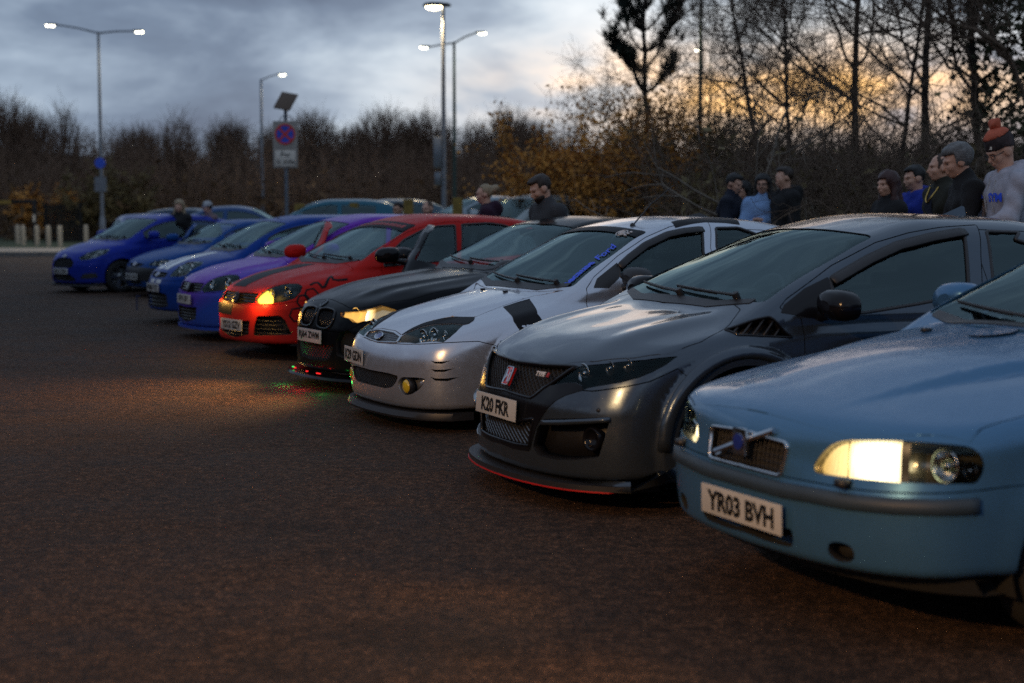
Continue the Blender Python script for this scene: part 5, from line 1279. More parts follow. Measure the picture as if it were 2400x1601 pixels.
def build_bmw():
    f = FT['bmw']; S = Shape(BMW)
    kid = loc3([(.075, .025, .655), (.085, .05, .672), (.095, .15, .680), (.10, .27, .672), (.098, .325, .655), (.082, .345, .60), (.06, .33, .545), (.045, .27, .515), (.04, .14, .512), (.045, .06, .53), (.06, .03, .58)])
    kid = Out(S, kid, (1, .1, .2), .02); lamp = Out(S, loc3(f['headlight']), (1, .7, .25), .012); lg = Out(S, symm(f['lower_grille']), (1, 0, 0), .02)
    inn = Out(S, loc3(f['intake']), (1, .5, 0), .02)
    bump = [(-.2, 0, .02), (-.2, 0, .50), (.08, 0, .50), (.20, 0, .60), (.36, 0, .615), (.50, 0, .60), (.50, 0, .02)]
    bon = f['bonnet'][:1] + [[.174, .12, .738]] + f['bonnet'][2:]
    root, S, I = car_base('bmw', 'car', 'black saloon with lit headlight and twin kidney grilles beside the silver hatchback', P_BMW, 'cars parked in the front row', .056, bonnet=bon, bumper=bump, rim=M_BLACKALLOY,
        mirror_mat=M_GLOSSBLACK, holes=[(kid, .05, True), (lamp, .10, True), (lg, .05, False), (inn, .04, True)])
    hs = headlight(root, S, lamp, .10, [(.30, .5, .05, M_HEADWARM, (1, .3, 0))], shrink=.92, box=plain('lamp_bezel_amber', (.35, .24, .10), .25, .8))
    lo, hi = lamp.p2.min(0), lamp.p2.max(0); su = float(np.dot(lamp.e1, (0, 1, 0)))
    uu = lambda a: lo[0] + (hi[0] - lo[0]) * (a if su > 0 else 1 - a); vv_ = lambda b: lo[1] + (hi[1] - lo[1]) * b
    for sd, h_ in zip((1, -1), hs):
        for (a0, a1, mt, nm) in ((.47, .99, M_HEADLIT, 'main_reflector'), (.02, .46, M_HEADWARM, 'side_reflector')):
            o = lamp.band(a0, a1, .96); p2, F = o.grid(.025); P, n = o.on(p2, 0); P = P - lamp.d * .05
            side_obj(nm, P, F, mt, root, sd, None, h_)
        lt = bpy.data.lights.new('headlamp_beam', 'SPOT'); lt.energy = 115; lt.color = (1, .48, .15); lt.spot_size = math.radians(105); lt.spot_blend = 1.; lt.shadow_soft_size = .05
        o = bpy.data.objects.new('headlamp_beam', lt); P = ptS(S, (.15, .58 * sd, .64)) + np.array((.07, 0, 0)); o.location = P; o.rotation_euler = (0, math.radians(-90 + 14), 0); add(o, root)
    for sd in (1, -1):
        p2, F = kid.grid(.05); P, n = kid.on(p2, 0); g = side_obj('kidney_grille', P - kid.d * .05, F, M_DARK, root, sd)
        b = resample2(kid.p2, .025); lo, hi = kid.p2.min(0), kid.p2.max(0)
        for k in np.linspace(lo[0] + .03, hi[0] - .03, 9):
            t = np.linspace(lo[1], hi[1], 30); q = np.stack([np.full(30, k), t], 1); q = q[inside2(q, b)]
            if len(q) > 3: P3, _ = kid.on(q[::5]); mb = MB(); mb.tube(P3 - kid.d * .014, .005, 5); side_obj('grille_bar', np.array(mb.V), mb.F, M_GLOSSBLACK, root, sd, None, g)
        v, fc = ribbon(S, kid.at(b, np.full(len(b), kid.w1)), .018, .010, .01, True, .03, d=kid.d); side_obj('grille_surround', v, fc, M_GLOSSBLACK, root, sd, None, g)
        v, fc = inn.cup(.05, .9); side_obj('air_intake', v, fc, M_DARK, root, sd)
    mesh_grille(root, S, lg, 'lower_grille', .03, .003)
    P = ptS(S, (.128, 0, .714)); n = S.normal(P[None])[0]; mb = MB(); mb.lathe([(.041, 0), (.041, .006), (.001, .007)], c=P, axis=n, n=24); bd = mb.build('badge', M_GLOSSBLACK, root); mb = MB(); mb.lathe([(.041, .002), (.043, .008), (.036, .009)], c=P, axis=n, n=24); mb.build('badge_rim', M_DARKCHROME, bd)
    plate(root, S, (.012, 0, .445), (1, 0, .03), 'RJ64 ZWM')
    front_lip(root, S, .80, .105, .02, .10, M_GLOSSBLACK)
    for y, m in ((-.30, M_LEDRED), (-.40, M_LEDGREEN), (.02, M_LEDRED), (.22, M_LEDRED), (.26, M_LEDRED)):
        x = -float(S.nose(.18) + S.bow(abs(y))) + .055; mb = MB(); mb.box((x, y, .145), (.015, .025, .010)); mb.build('led_strip', m, root, bevel=.004)
    for y, c, e in ((-.40, (.03, 1, .15), .5), (.10, (1, .02, .02), .6), (-.2, (1, .02, .02), .4), (.45, (.03, 1, .15), .3)):
        lt = bpy.data.lights.new('led_glow', 'POINT'); lt.energy = e; lt.color = c; lt.shadow_soft_size = .02; o = bpy.data.objects.new('led_glow', lt); o.location = (-float(S.nose(.18) + S.bow(abs(y))) + .16, y, .07); add(o, root)
    swing_door(I, -1, 62)
    return root
GOLF_DECALS = {}
def build_golf(key, label, mat, text, plate_pos, red=False):
    f = FT['golf']; S = Shape(GOLF)
    lamp = Out(S, loc3(f['headlight']), (1, .8, .35), .012); gr = Out(S, symm(f['grille']), (1, 0, .3), .01); lg = Out(S, symm(f['lower_grille']), (1, 0, 0), .012); inn = Out(S, loc3(f['intake']), (1, .45, 0), .012)
    bump = [(-.2, 0, .02), (-.2, 0, .552), (.06, 0, .552), (.15, 0, .565), (.36, 0, .60), (.52, 0, .62), (.58, 0, .58), (.58, 0, .02)]
    root, S, I = car_base(key, 'car', label, mat, 'cars parked in the front row', .056, glass1=loc3(f['glass1']), glass2=loc3(f['glass2']), bonnet=f['bonnet'], bumper=bump, rim=M_BLACKALLOY,
        mirror_mat=M_GLOSSBLACK if red else None, far_mirror=mat, mirror_at=(1.46, .975), tint=M_TINT if not red else M_GLASS, holes=[(lamp, .10, True), (gr, .05, False), (lg, .05, False)] + ([(inn, .05, True)] if red else []))
    hs = headlight(root, S, lamp, .09, [(.38 if red else .30, .45, .052, M_REFLECTOR if not red else M_DARKCHROME), (.72, .55, .055, M_REFLECTOR if not red else M_DARKCHROME)], box=M_LAMPBOX if red else plain('lamp_bezel_grey', (.10, .11, .11), .3, .5))
    mesh_grille(root, S, gr, 'grille', .034, .007, 'slat', M_GLOSSBLACK, .025); mesh_grille(root, S, lg, 'lower_grille', .035, .006, 'slat', M_BLACK, .035)
    P = ptS(S, (.06, 0, .605)); n = S.normal(P[None])[0]; mb = MB(); mb.lathe([(.062, -.01), (.064, .012), (.054, .014), (.052, .008), (.001, .008)], c=P, axis=n, n=26); bd = mb.build('badge', M_GLOSSBLACK, root)
    q = frame(n); mb = MB(); pv = lambda a, b: Vector(P) + q @ Vector((a, b, .011)); mb.tube([pv(-.026, .042), pv(0, .004), pv(.026, .042)], .005, 5); mb.tube([pv(-.046, .022), pv(-.02, -.038), pv(0, .0), pv(.02, -.038), pv(.046, .022)], .005, 5); mb.build('badge_letters', M_DARKCHROME if red else M_CHROME, bd)
    c = ptS(S, plate_pos); plate(root, S, (max(c[0], -.004) + .014, c[1], c[2]), (1, 0, .02), text)
    if red:
        for sd, h_ in zip((1, -1), hs):
            o = Out(S, loc3(f['lit']), lamp.d, .01); p2, F = o.grid(.025); P, n = o.on(p2, 0); side_obj('indicator', P - lamp.d * .035, F, M_AMBER, root, sd, None, h_)
            lt = bpy.data.lights.new('indicator_glow', 'POINT'); lt.energy = 5; lt.color = (1, .52, .10); lt.shadow_soft_size = .05; l = bpy.data.objects.new('indicator_glow', lt); p = ptS(S, (.08, .48 * sd, .62)) + np.array((.12, .05 * sd, 0)); l.location = p; add(l, root)
            v, fc = inn.cup(.05, .92); g = side_obj('air_intake', v, fc, M_DARK, root, sd)
            lo, hi = inn.p2.min(0), inn.p2.max(0)
            for z in np.linspace(lo[1] + .03, hi[1] - .02, 5):
                t = np.linspace(lo[0], hi[0], 40); qq = np.stack([t, np.full(40, z)], 1); qq = qq[inside2(qq, resample2(inn.p2, .02))]
                if len(qq) > 4: P3, _ = inn.on(qq[::6]); mb = MB(); mb.tube(P3 - inn.d * .02, .005, 4); side_obj('intake_slat', np.array(mb.V), mb.F, M_BLACK, root, sd, None, g)
        # black half-stripe over bonnet and bumper, wing graphics, sunstrip
        B = [(.13, .03), (.30, .03), (.6, .04), (.95, .05), (.95, -.42), (.6, -.40), (.3, -.36), (.14, -.30)]
        o = Out(S, loc3([(a, b, .8) for a, b in B]), (.1, 0, 1), 0); v, fc, n = o.patch(.0015, 0, .05); obj('bonnet_stripe', v, fc, M_STRIPE, root, n)
        B = [(.0, -.05, .545), (.0, -.05, .43), (.0, -.62, .43), (.0, -.62, .545)]; o = Out(S, loc3(B), (1, 0, 0), 0); v, fc, n = o.patch(.0015, 0, .05); obj('bumper_stripe', v, fc, M_STRIPE, root, n)
        for sd in (1, -1):
            for k, r in (('hex1', .070), ('hex2', .068), ('hex3', .072)):
                c = loc3(f[k])[0]; n = S.normal(c[None])[0]; qf = frame(n); ring = np.array([tuple(Vector(c) + qf @ Vector((r * math.cos(a), r * math.sin(a), 0))) for a in np.arange(6) * math.pi / 3 + .15])
                v, fc = ribbon(S, ring, .022, .003, .004, True, .03); side_obj('hexagon_decal', v, fc, M_STRIPE, root, sd)
            v, fc = ribbon(S, loc3(f['bolt']), .034, .003, .004, False, .03); side_obj('lightning_decal', v, fc, M_STRIPE, root, sd)
        ws = I['ws']; hi = ws.p2[:, 1].max(); eu = lambda v_: np.max(np.abs(ws.p2[np.abs(ws.p2[:, 1] - v_) < .08, 0]))
        st = Out(S, ws.at(np.array([(-eu(hi - .03) + .02, hi - .015), (eu(hi - .03) - .02, hi - .015), (eu(hi - .2) - .02, hi - .19), (-eu(hi - .2) + .02, hi - .19)]), [ws.w1] * 4), ws.d, .01); v, fc, n = st.patch(.0008, 0, .06); obj('sunstrip', v, fc, M_STRIPE, root, n)
        for i in range(13):                                   # red print too small to read
            u = -.46 + i * .076; q = np.array([(u, hi - .135), (u + .058, hi - .135), (u + .062, hi - .07 - .01 * (i % 3)), (u + .004, hi - .07)]); o = Out(S, ws.at(q, [ws.w1] * 4), ws.d, .01); v, fc, n = o.patch(.0022, 0, .06); obj('sunstrip_print', v, fc, M_REDTXT, root, n)
        swing_door(I, -1, 64)
    else:
        front_lip(root, S, .80, .13, .03, .015, mat)
        B = [(.0, -.50, .40), (.02, .50, .40), (.10, .66, .38), (.10, .66, .24), (0, .45, .22), (0, -.45, .22)]
    return root
def build_small(key, label, mat, text, kind, res=.07):
    """the further small hatchbacks"""
    f = FT.get(key, {}); S = Shape(SPECS[key]); holes = []
    lampP = f.get('headlight')
    if key == 'blue2': lampP = [(.12, .46, .56), (.14, .50, .62), (.22, .58, .66), (.36, .68, .68), (.42, .73, .65), (.36, .73, .60), (.22, .64, .55)]
    if key == 'green': lampP = [(.10, .36, .60), (.14, .40, .68), (.26, .50, .76), (.40, .62, .78), (.42, .70, .74), (.30, .66, .66), (.16, .52, .60)]
    lamp = Out(S, loc3(lampP), (1, .8, .3), .02); holes.append((lamp, .10, True))
    if kind == 'st': gp = [(.07, 0, .70), (.08, .2, .70), (.10, .32, .685), (.075, .30, .625), (.05, 0, .61)]; lp = [(0, 0, .42), (0, .30, .42), (.04, .42, .40), (.05, .45, .24), (0, .3, .22), (0, 0, .22)]
    elif kind == 'hex': gp = [(.06, 0, .66), (.07, .22, .66), (.08, .36, .58), (.05, .36, .50), (.02, .30, .47), (0, 0, .47)]; lp = [(0, 0, .345), (.01, .30, .345), (.05, .44, .26), (.04, .40, .22), (0, 0, .22)]
    else: gp = [(.05, 0, .615), (.06, .22, .61), (.08, .34, .585), (.06, .26, .55), (.03, 0, .54)]; lp = [(0, 0, .30), (.01, .34, .30), (.02, .36, .22), (0, 0, .22)]
    gr = Out(S, symm(gp), (1, 0, .3), .02); lg = Out(S, symm(lp), (1, 0, 0), .02); holes += [(gr, .05, False), (lg, .05, False)]
    bon = [(.12, 0, .7), (.13, .25, .7), (.18, .42, .7), (.30, .58, .75), (.5, .70, .8), (.75, .72, .86), (.90, .70, .93), (.93, .4, .97), (.88, 0, .97)]
    bump = [(-.2, 0, .02), (-.2, 0, .58), (.08, 0, .58), (.25, 0, .60), (.45, 0, .62), (.52, 0, .58), (.52, 0, .02)]
    root, S, I = car_base(key, 'car', label, mat, 'cars parked in the front row', res, bonnet=bon, bumper=bump, rim=M_ALLOY if kind == 'hex' else M_BLACKALLOY, wheel='five', holes=holes)
    headlight(root, S, lamp, .09, [(.30, .45, .05, M_REFLECTOR), (.66, .58, .05, M_REFLECTOR)], box=plain('lamp_bezel_bright', (.62, .66, .66), .3, .0))
    mesh_grille(root, S, gr, 'grille', .04, .004, 'diamond', M_GLOSSBLACK); mesh_grille(root, S, lg, 'lower_grille', .05, .005, 'slat')
    P = ptS(S, (.07, 0, {'st': .66, 'hex': .70}.get(kind, .58))); n = S.normal(P[None])[0]; q = frame(n); mb = MB(); ov = [Vector(P) + q @ Vector((.062 * math.cos(t), .028 * math.sin(t), .012)) for t in np.linspace(0, 2 * math.pi, 21)]
    mb.raw([tuple(Vector(P) + Vector(n) * .016)] + [tuple(p) for p in ov[:-1]], [(0, i + 1, (i + 1) % 20 + 1) for i in range(20)]); bd = mb.build('badge', M_BLUEBADGE, root); mb = MB(); mb.tube(ov, .006, 5, False); mb.build('badge_rim', M_CHROME, bd)
    zp = {'st': .48, 'hex': .405, 'old': .36}[kind]; c = ptS(S, (0, 0, zp))
    if text: plate(root, S, (c[0] + .014, 0, zp), (1, 0, .02), text)
    if kind == 'st':
        for y0, y1 in ((.03, .22), (-.22, -.03)):
            o = Out(S, loc3([(.14, y0, .8), (.14, y1, .8), (.5, y1, .85), (.86, y1, .95), (.86, y0, .95), (.5, y0, .85)]), (.1, 0, 1), 0); v, fc, n = o.patch(.0015, 0, .05); obj('bonnet_stripe', v, fc, M_WHITESTRIPE, root, n)
            o = Out(S, loc3([(0, y0, .60), (0, y1, .60), (0, y1, .545), (0, y0, .545)]), (1, 0, .2), 0); v, fc, n = o.patch(.0015, 0, .05); obj('bumper_stripe', v, fc, M_WHITESTRIPE, root, n)
        mb = MB(); mb.tube([(.01, -.55, .33), (.06, -.55, .34)], .012, 6); mb.box((.06, -.55, .24), (.006, .05, .20)); mb.build('tow_strap', plain('strap_navy', (.01, .02, .07), .8), root)
        P = ptS(S, (1.75, .1, 1.45)); mb = MB(); mb.tube([P, P + np.array((-.1, 0, .12)), P + np.array((-.25, 0, .26))], [.006, .004, .003], 6); mb.build('roof_aerial', M_BLACK, root)
    if kind == 'old':
        o = Out(S, symm([(.03, 0, .535), (.05, .35, .53), (.2, .66, .52), (.42, .80, .50), (.45, .82, .30), (.2, .68, .28), (.02, .3, .29), (0, 0, .29)]), (1, 0, 0), 0)
        p2, F2 = o.grid(.05); P, n = o.on(p2, .006); obj('bumper_cover', P, F2, M_BLACK, root, n)
    if kind == 'hex':
        front_lip(root, S, .76, .13, .03, .05, M_BLACK)
        for sd in (1, -1):
            o = Out(S, loc3([(.16, .56, .36), (.26, .68, .38), (.34, .74, .37), (.34, .74, .29), (.2, .62, .27), (.12, .50, .27)]), (1, .7, 0), .02); v, fc, n = o.patch(.002, 0, .04); side_obj('air_intake', v, fc, M_BLACK, root, sd, n)
    return root, I
P_GOLFR = paint('paint_red', (.46, .016, .013), .05, .42, coat=.35); P_PURPLE = paint('paint_flip_purple', (.16, .025, .40), .15, .28, coat=.5, col2=(.020, .075, .46), band=(.60, .08))
P_BLUE1 = paint('paint_performance_blue', (.006, .045, .26), .12, .3, coat=.45); P_BLUE2 = paint('paint_mid_blue', (.010, .065, .25), .12, .34, coat=.45); P_BLUE3 = paint('paint_spirit_blue', (.012, .030, .30), .12, .28, coat=.6); P_GREEN = paint('paint_green', (.02, .06, .04), .5, .3)
def build_front_row():
    build_volvo(); build_civic(); build_focus(); build_bmw()
    build_golf('golf', 'red hatchback with black hexagon decals and black half-stripe on its bonnet', P_GOLFR, 'YS12 GZV', (.0, .0, .335), True)
    build_golf('purple', 'purple-to-blue colour-flip hatchback next to the red one', P_PURPLE, 'SF11 JEY', (.0, .0, .475))
    build_small('stfiesta', 'dark blue hatchback with twin white bonnet stripes', P_BLUE1, 'PN06 VTZ', 'st')
    build_small('green', 'dark green hatchback nearly hidden behind the white-striped blue one', P_GREEN, None, 'st', .08)
    r, I = build_small('blue2', 'mid-blue small hatchback with plain black bumper and open door', P_BLUE2, 'W211 KAE', 'old'); swing_door(I, -1, 60)
    build_small('farfiesta', 'bright blue hatchback with hexagonal grille at the far left end of the row', P_BLUE3, 'SG15 ZGR', 'hex')
# cars beyond the rail: only their upper halves show
def build_back_row():
    rows = [(352, 34.0, 112, 'FIESTA_FAR', (.015, .04, .20), 'blue car roof just above the bright blue hatchback', 0.), (478, 39.0, 182, 'OLD_FIESTA', (.03, .05, .08), 'slate car partly hidden behind the two people at the open doors', .25),
            (590, 36.0, 183, 'SALOON', (.03, .07, .18), 'navy saloon with bright window line beyond the rail', .22), (765, 33.5, 4, 'FIESTA_ST', (.03, .12, .17), 'teal hatchback behind the yellow timber posts', .34),
            (890, 37.0, 8, 'OLD_FIESTA', (.08, .12, .15), 'small dark grey car between teal hatchback and the bearded head', .46), (1110, 35.0, 20, 'SALOON', (.26, .31, .34), 'silver saloon behind the lamp posts', .44), (1240, 29.3, 40, 'FIESTA_FAR', (.34, .38, .38), 'pale silver hatchback behind the man in the grey jacket', .37)]
    SP = dict(FIESTA_FAR=FIESTA_FAR, OLD_FIESTA=OLD_FIESTA, SALOON=SALOON, FIESTA_ST=FIESTA_ST)
    for i, (px, y, h, sp, c, lab, z) in enumerate(rows):
        a = math.radians(180 + h); x = (px - 1200) / F_PX * y + math.cos(a) * SP[sp]['L'] / 2; y = y + math.sin(a) * SP[sp]['L'] / 2
        r = car_base(sp + str(i), 'car', lab, paint('paint_back_%d' % i, c, .5, .3), 'cars parked beyond the rail', .09, spec=SP[sp], pose=(x, y, h), detail=False, tint=M_TINT)[0]
        r.location.z = z
# ---------------------------------------------------------------- place: ground, kerbs, bank, lamps, sign, posts
def at(px, py, D, z=None):
    """point that photograph pixel (2400 wide) shows at depth D along the view"""
    th = math.atan((800.5 - HORIZON) / F_PX); c, s = math.cos(th), math.sin(th); x, y = (px - 1200) / F_PX, -(py - 800.5) / F_PX
    d = np.array([x, c + y * s, -s + y * c]); t = D / d[1]; p = np.array([0, 0, EYE]) + d * t; return p
def gx(px, D): return (px - 1200) / F_PX * D
def asphalt():
    m, nt, b = newmat('asphalt'); tc = node(nt, 'ShaderNodeTexCoord')
    big = nz(nt, .22, 4, .6); mid = nz(nt, 1.6, 5, .6); fine = nz(nt, 34., 4, .8); grit = nz(nt, 62., 5, .9)
    col = rampn(nt, big, [(.30, (.033, .0190, .0118)), (.70, (.064, .0360, .0218))])
    c2 = rampn(nt, mid, [(.30, (.55, .55, .56)), (.52, (1, 1, 1)), (.75, (1.25, 1.22, 1.2))])
    mx = node(nt, 'ShaderNodeMix', data_type='RGBA', blend_type='MULTIPLY'); mx.inputs[0].default_value = .8; lk(nt, col, mx.inputs[6]); lk(nt, c2, mx.inputs[7])
    c3 = rampn(nt, grit, [(.40, (.10, .10, .10)), (.50, (.85, .85, .85)), (.58, (2.6, 2.5, 2.4)), (.66, (5.0, 4.8, 4.6))])
    m2 = node(nt, 'ShaderNodeMix', data_type='RGBA', blend_type='MULTIPLY'); m2.inputs[0].default_value = .72; lk(nt, mx.outputs[2], m2.inputs[6]); lk(nt, c3, m2.inputs[7])
    st = nz(nt, .75, 3, .5, stretch=(1, 2.2, 1)); c4 = rampn(nt, st, [(.30, (.55, .55, .55)), (.42, (1, 1, 1))]); m3 = node(nt, 'ShaderNodeMix', data_type='RGBA', blend_type='MULTIPLY'); m3.inputs[0].default_value = 1; lk(nt, m2.outputs[2], m3.inputs[6]); lk(nt, c4, m3.inputs[7])
    c5 = rampn(nt, nz(nt, 13., 5, .75), [(.38, (.50, .50, .50)), (.50, (1, 1, 1)), (.62, (1.75, 1.7, 1.65))]); m4 = node(nt, 'ShaderNodeMix', data_type='RGBA', blend_type='MULTIPLY'); m4.inputs[0].default_value = 1; lk(nt, m3.outputs[2], m4.inputs[6]); lk(nt, c5, m4.inputs[7])
    c6 = rampn(nt, fine, [(.40, (.55, .55, .55)), (.50, (1, 1, 1)), (.60, (1.7, 1.7, 1.7))]); m5 = node(nt, 'ShaderNodeMix', data_type='RGBA', blend_type='MULTIPLY'); m5.inputs[0].default_value = 1; lk(nt, m4.outputs[2], m5.inputs[6]); lk(nt, c6, m5.inputs[7])
    lk(nt, m5.outputs[2], b.inputs['Base Color'])
    lk(nt, maprange(nt, mid, .3, .7, .72, .92), b.inputs['Roughness']); b.inputs['Specular IOR Level'].default_value = .22
    ad = node(nt, 'ShaderNodeMath', operation='ADD'); lk(nt, fine, ad.inputs[0]); lk(nt, grit, ad.inputs[1])
    bp = node(nt, 'ShaderNodeBump'); bp.inputs['Strength'].default_value = 1.; bp.inputs['Distance'].default_value = .012; lk(nt, ad.outputs[0], bp.inputs['Height']); lk(nt, bp.outputs[0], b.inputs['Normal'])
    return m
M_ASPHALT = asphalt()
M_EARTH = plain('leaf_litter', (.060, .042, .025), .95, var=.45, scale=3, bump=.4, bscale=12)
M_GRASS = plain('verge_grass', (.050, .060, .022), .95, var=.4, scale=6, bump=.5, bscale=30)
M_PAVE = plain('footway', (.34, .28, .22), .85, var=.15, scale=4)
M_KERB = plain('kerb_concrete', (.16, .15, .14), .85, var=.2, scale=7, bump=.2, bscale=50)
M_GALV = plain('galvanised_steel', (.20, .22, .25), .42, .6, var=.15, scale=6); M_DARKPOST = plain('green_post', (.02, .045, .04), .5, .2)
M_TIMBER = plain('yellow_timber', (.26, .17, .035), .8, var=.25, scale=8, bump=.3, bscale=30); M_BLACKSTEEL = plain('black_steel', (.008, .008, .009), .5, .2)
M_SIGNGREY = plain('sign_backing', (.40, .35, .30), .5); M_SIGNBLUE = plain('sign_blue', (.03, .09, .62), .35); M_SIGNRED = plain('sign_red', (.75, .05, .03), .35); M_SIGNWHITE = plain('sign_white', (.82, .72, .60), .4)
M_SOLAR = plain('solar_panel', (.10, .06, .035), .4, .2); M_BOLLARD = plain('bollard_white', (.42, .36, .28), .7, var=.2)
M_LAMPLED = emit('lamp_lit_white', (1., .93, .70), 22., (.9, .9, .8)); M_LAMPWARM = emit('lamp_lit_warm', (1., .80, .48), 16., (.9, .85, .7))
# kerb line behind the parked cars, from the right foreground to the far left
KERB = [(14, 2.5), (7.2, 6.0), (4.75, 9.2), (3.55, 12.4), (2.95, 15.2), (1.75, 18.2), (.8, 20.8), (-.3, 24.0), (-1.8, 27.6), (-3.2, 30.6), (-5.5, 33.0), (-8.6, 36.5), (-11.6, 43), (-13.8, 53)]
def build_ground():
    V = [(-600, -60, -.03), (600, -60, -.03), (600, 900, -.03), (-600, 900, -.03)]; tag(obj('ground', np.array(V, float), [(0, 1, 2, 3)], M_EARTH, smooth=False), kind='structure')
    # tarmac sheet up to the kerb line and the far left road
    k = KERB; left = [(-60, 52), (-60, -30), (30, -30), (30, 2.0)]
    P = [(x, y, 0.) for x, y in left] + [(x, y, 0.) for x, y in k] + [(-19, 53), (-60, 53)]
    P = [(-60, 53, 0), (-60, -30, 0), (30, -30, 0), (30, 1.5, 0)] + [(x, y, 0.) for x, y in k] 
    tag(obj('car_park', np.array(P, float), [tuple(range(len(P)))], M_ASPHALT, smooth=False), kind='structure')
    # raised bank behind the kerb: first strip level at .14, then the wood floor rising
    rows = [0, .35, 3, 8, 16, 30]; zz = [.14, .15, .20, .26, .32, .6]
    kk = np.array([(30, 1.2)] + k); t = np.gradient(kk, axis=0); n = np.stack([t[:, 1], -t[:, 0]], 1) * -1; n /= np.linalg.norm(n, axis=1, keepdims=True)
    n = np.where((n @ np.array([.35, 1.0]))[:, None] < 0, -n, n)
    V = []; F = []
    for r, z in zip(rows, zz):
        for p, q in zip(kk, n): V.append((p[0] + q[0] * r + .08 * r, p[1] + q[1] * r, z + (.12 * math.sin(p[0] * 1.3 + r) if r > 20 else 0)))
    m = len(kk)
    for i in range(len(rows) - 1):
        for j in range(m - 1): F.append((i * m + j, i * m + j + 1, (i + 1) * m + j + 1, (i + 1) * m + j))
    F = [f[::-1] for f in F]; o = obj('bank', np.array(V), F, M_GRASS); tag(o, kind='structure')
    kb = tag(empty('kerb'), kind='structure'); mesh = None
    for (a, b) in zip(k[1:8], k[2:9]):
        a, b = np.array(a), np.array(b); L_ = np.linalg.norm(b - a); c = int(L_ / .914); ang = math.atan2(*(b - a)[::-1])
        for i in range(c):
            p = a + (b - a) * (i + .5) / c
            if mesh is None: mb = MB(); mb.box((0, 0, .03), (.905, .125, .24)); mesh = mb.mesh('kerbstone', M_KERB, bevel=.012)
            o = obj_me('kerbstone', mesh, kb, (p[0], p[1], .0)); o.rotation_euler = (0, 0, ang); o.scale = (L_ / c / .914, 1, 1)
    # far left: kerb, footway, grass strip
    tag(obj('footway', np.array([(-60, 54.0, .14), (-14.2, 54.0, .14), (-14.8, 60.5, .15), (-60, 60.5, .15)], float), [(0, 1, 2, 3)], M_PAVE, smooth=False), kind='structure')
    tag(obj('far_verge', np.array([(-60, 60.5, .154), (-14.8, 60.5, .154), (-14, 76, .3), (-60, 76, .3)], float), [(0, 1, 2, 3)], M_GRASS, smooth=False), kind='structure')
    kb = tag(empty('far_kerb'), kind='structure')
    for i in range(34): o = obj_me('kerbstone', mesh, kb, (-26.5 + i * .914 * .4 * 0 - 12 + i * .914, 53.95, .0))
    # low rise behind everything
    V = []; F = []; xs = np.linspace(-260, 260, 66); ys = [76, 88, 100, 112, 130, 170, 260]; hz = [.1, .8, 2.0, 3.6, 5.6, 7.5, 9.0]
    for y, z in zip(ys, hz):
        for x in xs: V.append((x, y + 3 * math.sin(x * .05), z * (1 + .10 * math.sin(x * .043 + 1) + .05 * math.sin(x * .21)) + (0 if y > 80 else -.2)))
    for i in range(len(ys) - 1):
        for j in range(len(xs) - 1): F.append((i * 66 + j, i * 66 + j + 1, (i + 1) * 66 + j + 1, (i + 1) * 66 + j))
    tag(obj('hill', np.array(V), F, M_EARTH), kind='structure')
def lamp_post(name, px, D, h, arms, label, mat, lit, energy, color, r=.075, gz=.2, heads='led'):
    X = gx(px, D); root = empty(name, (X, D, gz - .05), 0, label, 'street lamp', 'street lamps')
    mb = MB(); mb.lathe([(r * 1.55, 0), (r * 1.55, 1.1), (r * 1.05, 1.25), (r, 1.3), (r * .62, h)], n=12); mb.build('pole', mat, root)
    mb = MB(); mb.box((0, -r * 1.55, .65), (.10, .012, .5)); mb.build('access_door', mat, root)
    for dx, dz, dy in arms:
        if heads == 'led':
            mb = MB(); mb.tube([(0, 0, h - .05), (dx * .5, dy * .5, h + dz * .55), (dx, dy, h + dz)], [.035, .032, .028], 7); mb.build('arm', mat, root)
            s = 1 if dx > 0 else -1; mb = MB(); mb.box((dx + s * .20, dy, h + dz + .01), (.40, .20, .08)); hd = mb.build('lamp_head', mat, root, bevel=.02)
            mb = MB(); mb.box((dx + s * .24, dy, h + dz - .045), (.26, .17, .03)); mb.box((dx + s * .37, dy - .04, h + dz - .03), (.05, .12, .06)); mb.build('diffuser', lit, hd, bevel=.006)
        else:
            s = -1; V = []; nn = 14; prof = [(-.10, .06, .03), (.0, .14, .075), (.25, .185, .105), (.5, .19, .11), (.68, .15, .085), (.76, .05, .03)]
            for x, wy, wz in prof:
                for k in range(nn): q = 2 * math.pi * k / nn; V.append((.14 - x, wy * math.cos(q), h + .06 + max(-.03, wz * math.sin(q))))
            F = [(i * nn + k, i * nn + (k + 1) % nn, (i + 1) * nn + (k + 1) % nn, (i + 1) * nn + k) for i in range(5) for k in range(nn)] + [tuple(range(nn)), tuple(5 * nn + k for k in range(nn))[::-1]]
            me = mesh_vf(V, F); me.materials.append(M_BLACKSTEEL); auto_smooth(me, 60); hd = obj_me('lamp_head', me, root)
            mb = MB(); mb.lathe([(.15, 0), (.14, -.05), (.09, -.09), (.001, -.11)], c=(-.28, 0, h + .03), n=16); mb.V = [(-.28 + (v[0] + .28) * 1.7, v[1], v[2]) for v in mb.V]; mb.build('diffuser', lit, hd)
    if energy:
        for dx, dz, dy in (arms if heads == 'led' else [(-.28, -.16, 0)]):
            lt = bpy.data.lights.new('lamp_light', 'SPOT'); lt.energy = energy; lt.color = color; lt.spot_size = math.radians(150); lt.spot_blend = .6; lt.shadow_soft_size = .15
            s = 1 if dx > 0 else -1; o = bpy.data.objects.new('lamp_light', lt); o.location = (dx + (s * .3 if heads == 'led' else 0), dy - .1, h + dz - .12); add(o, root)
    return root
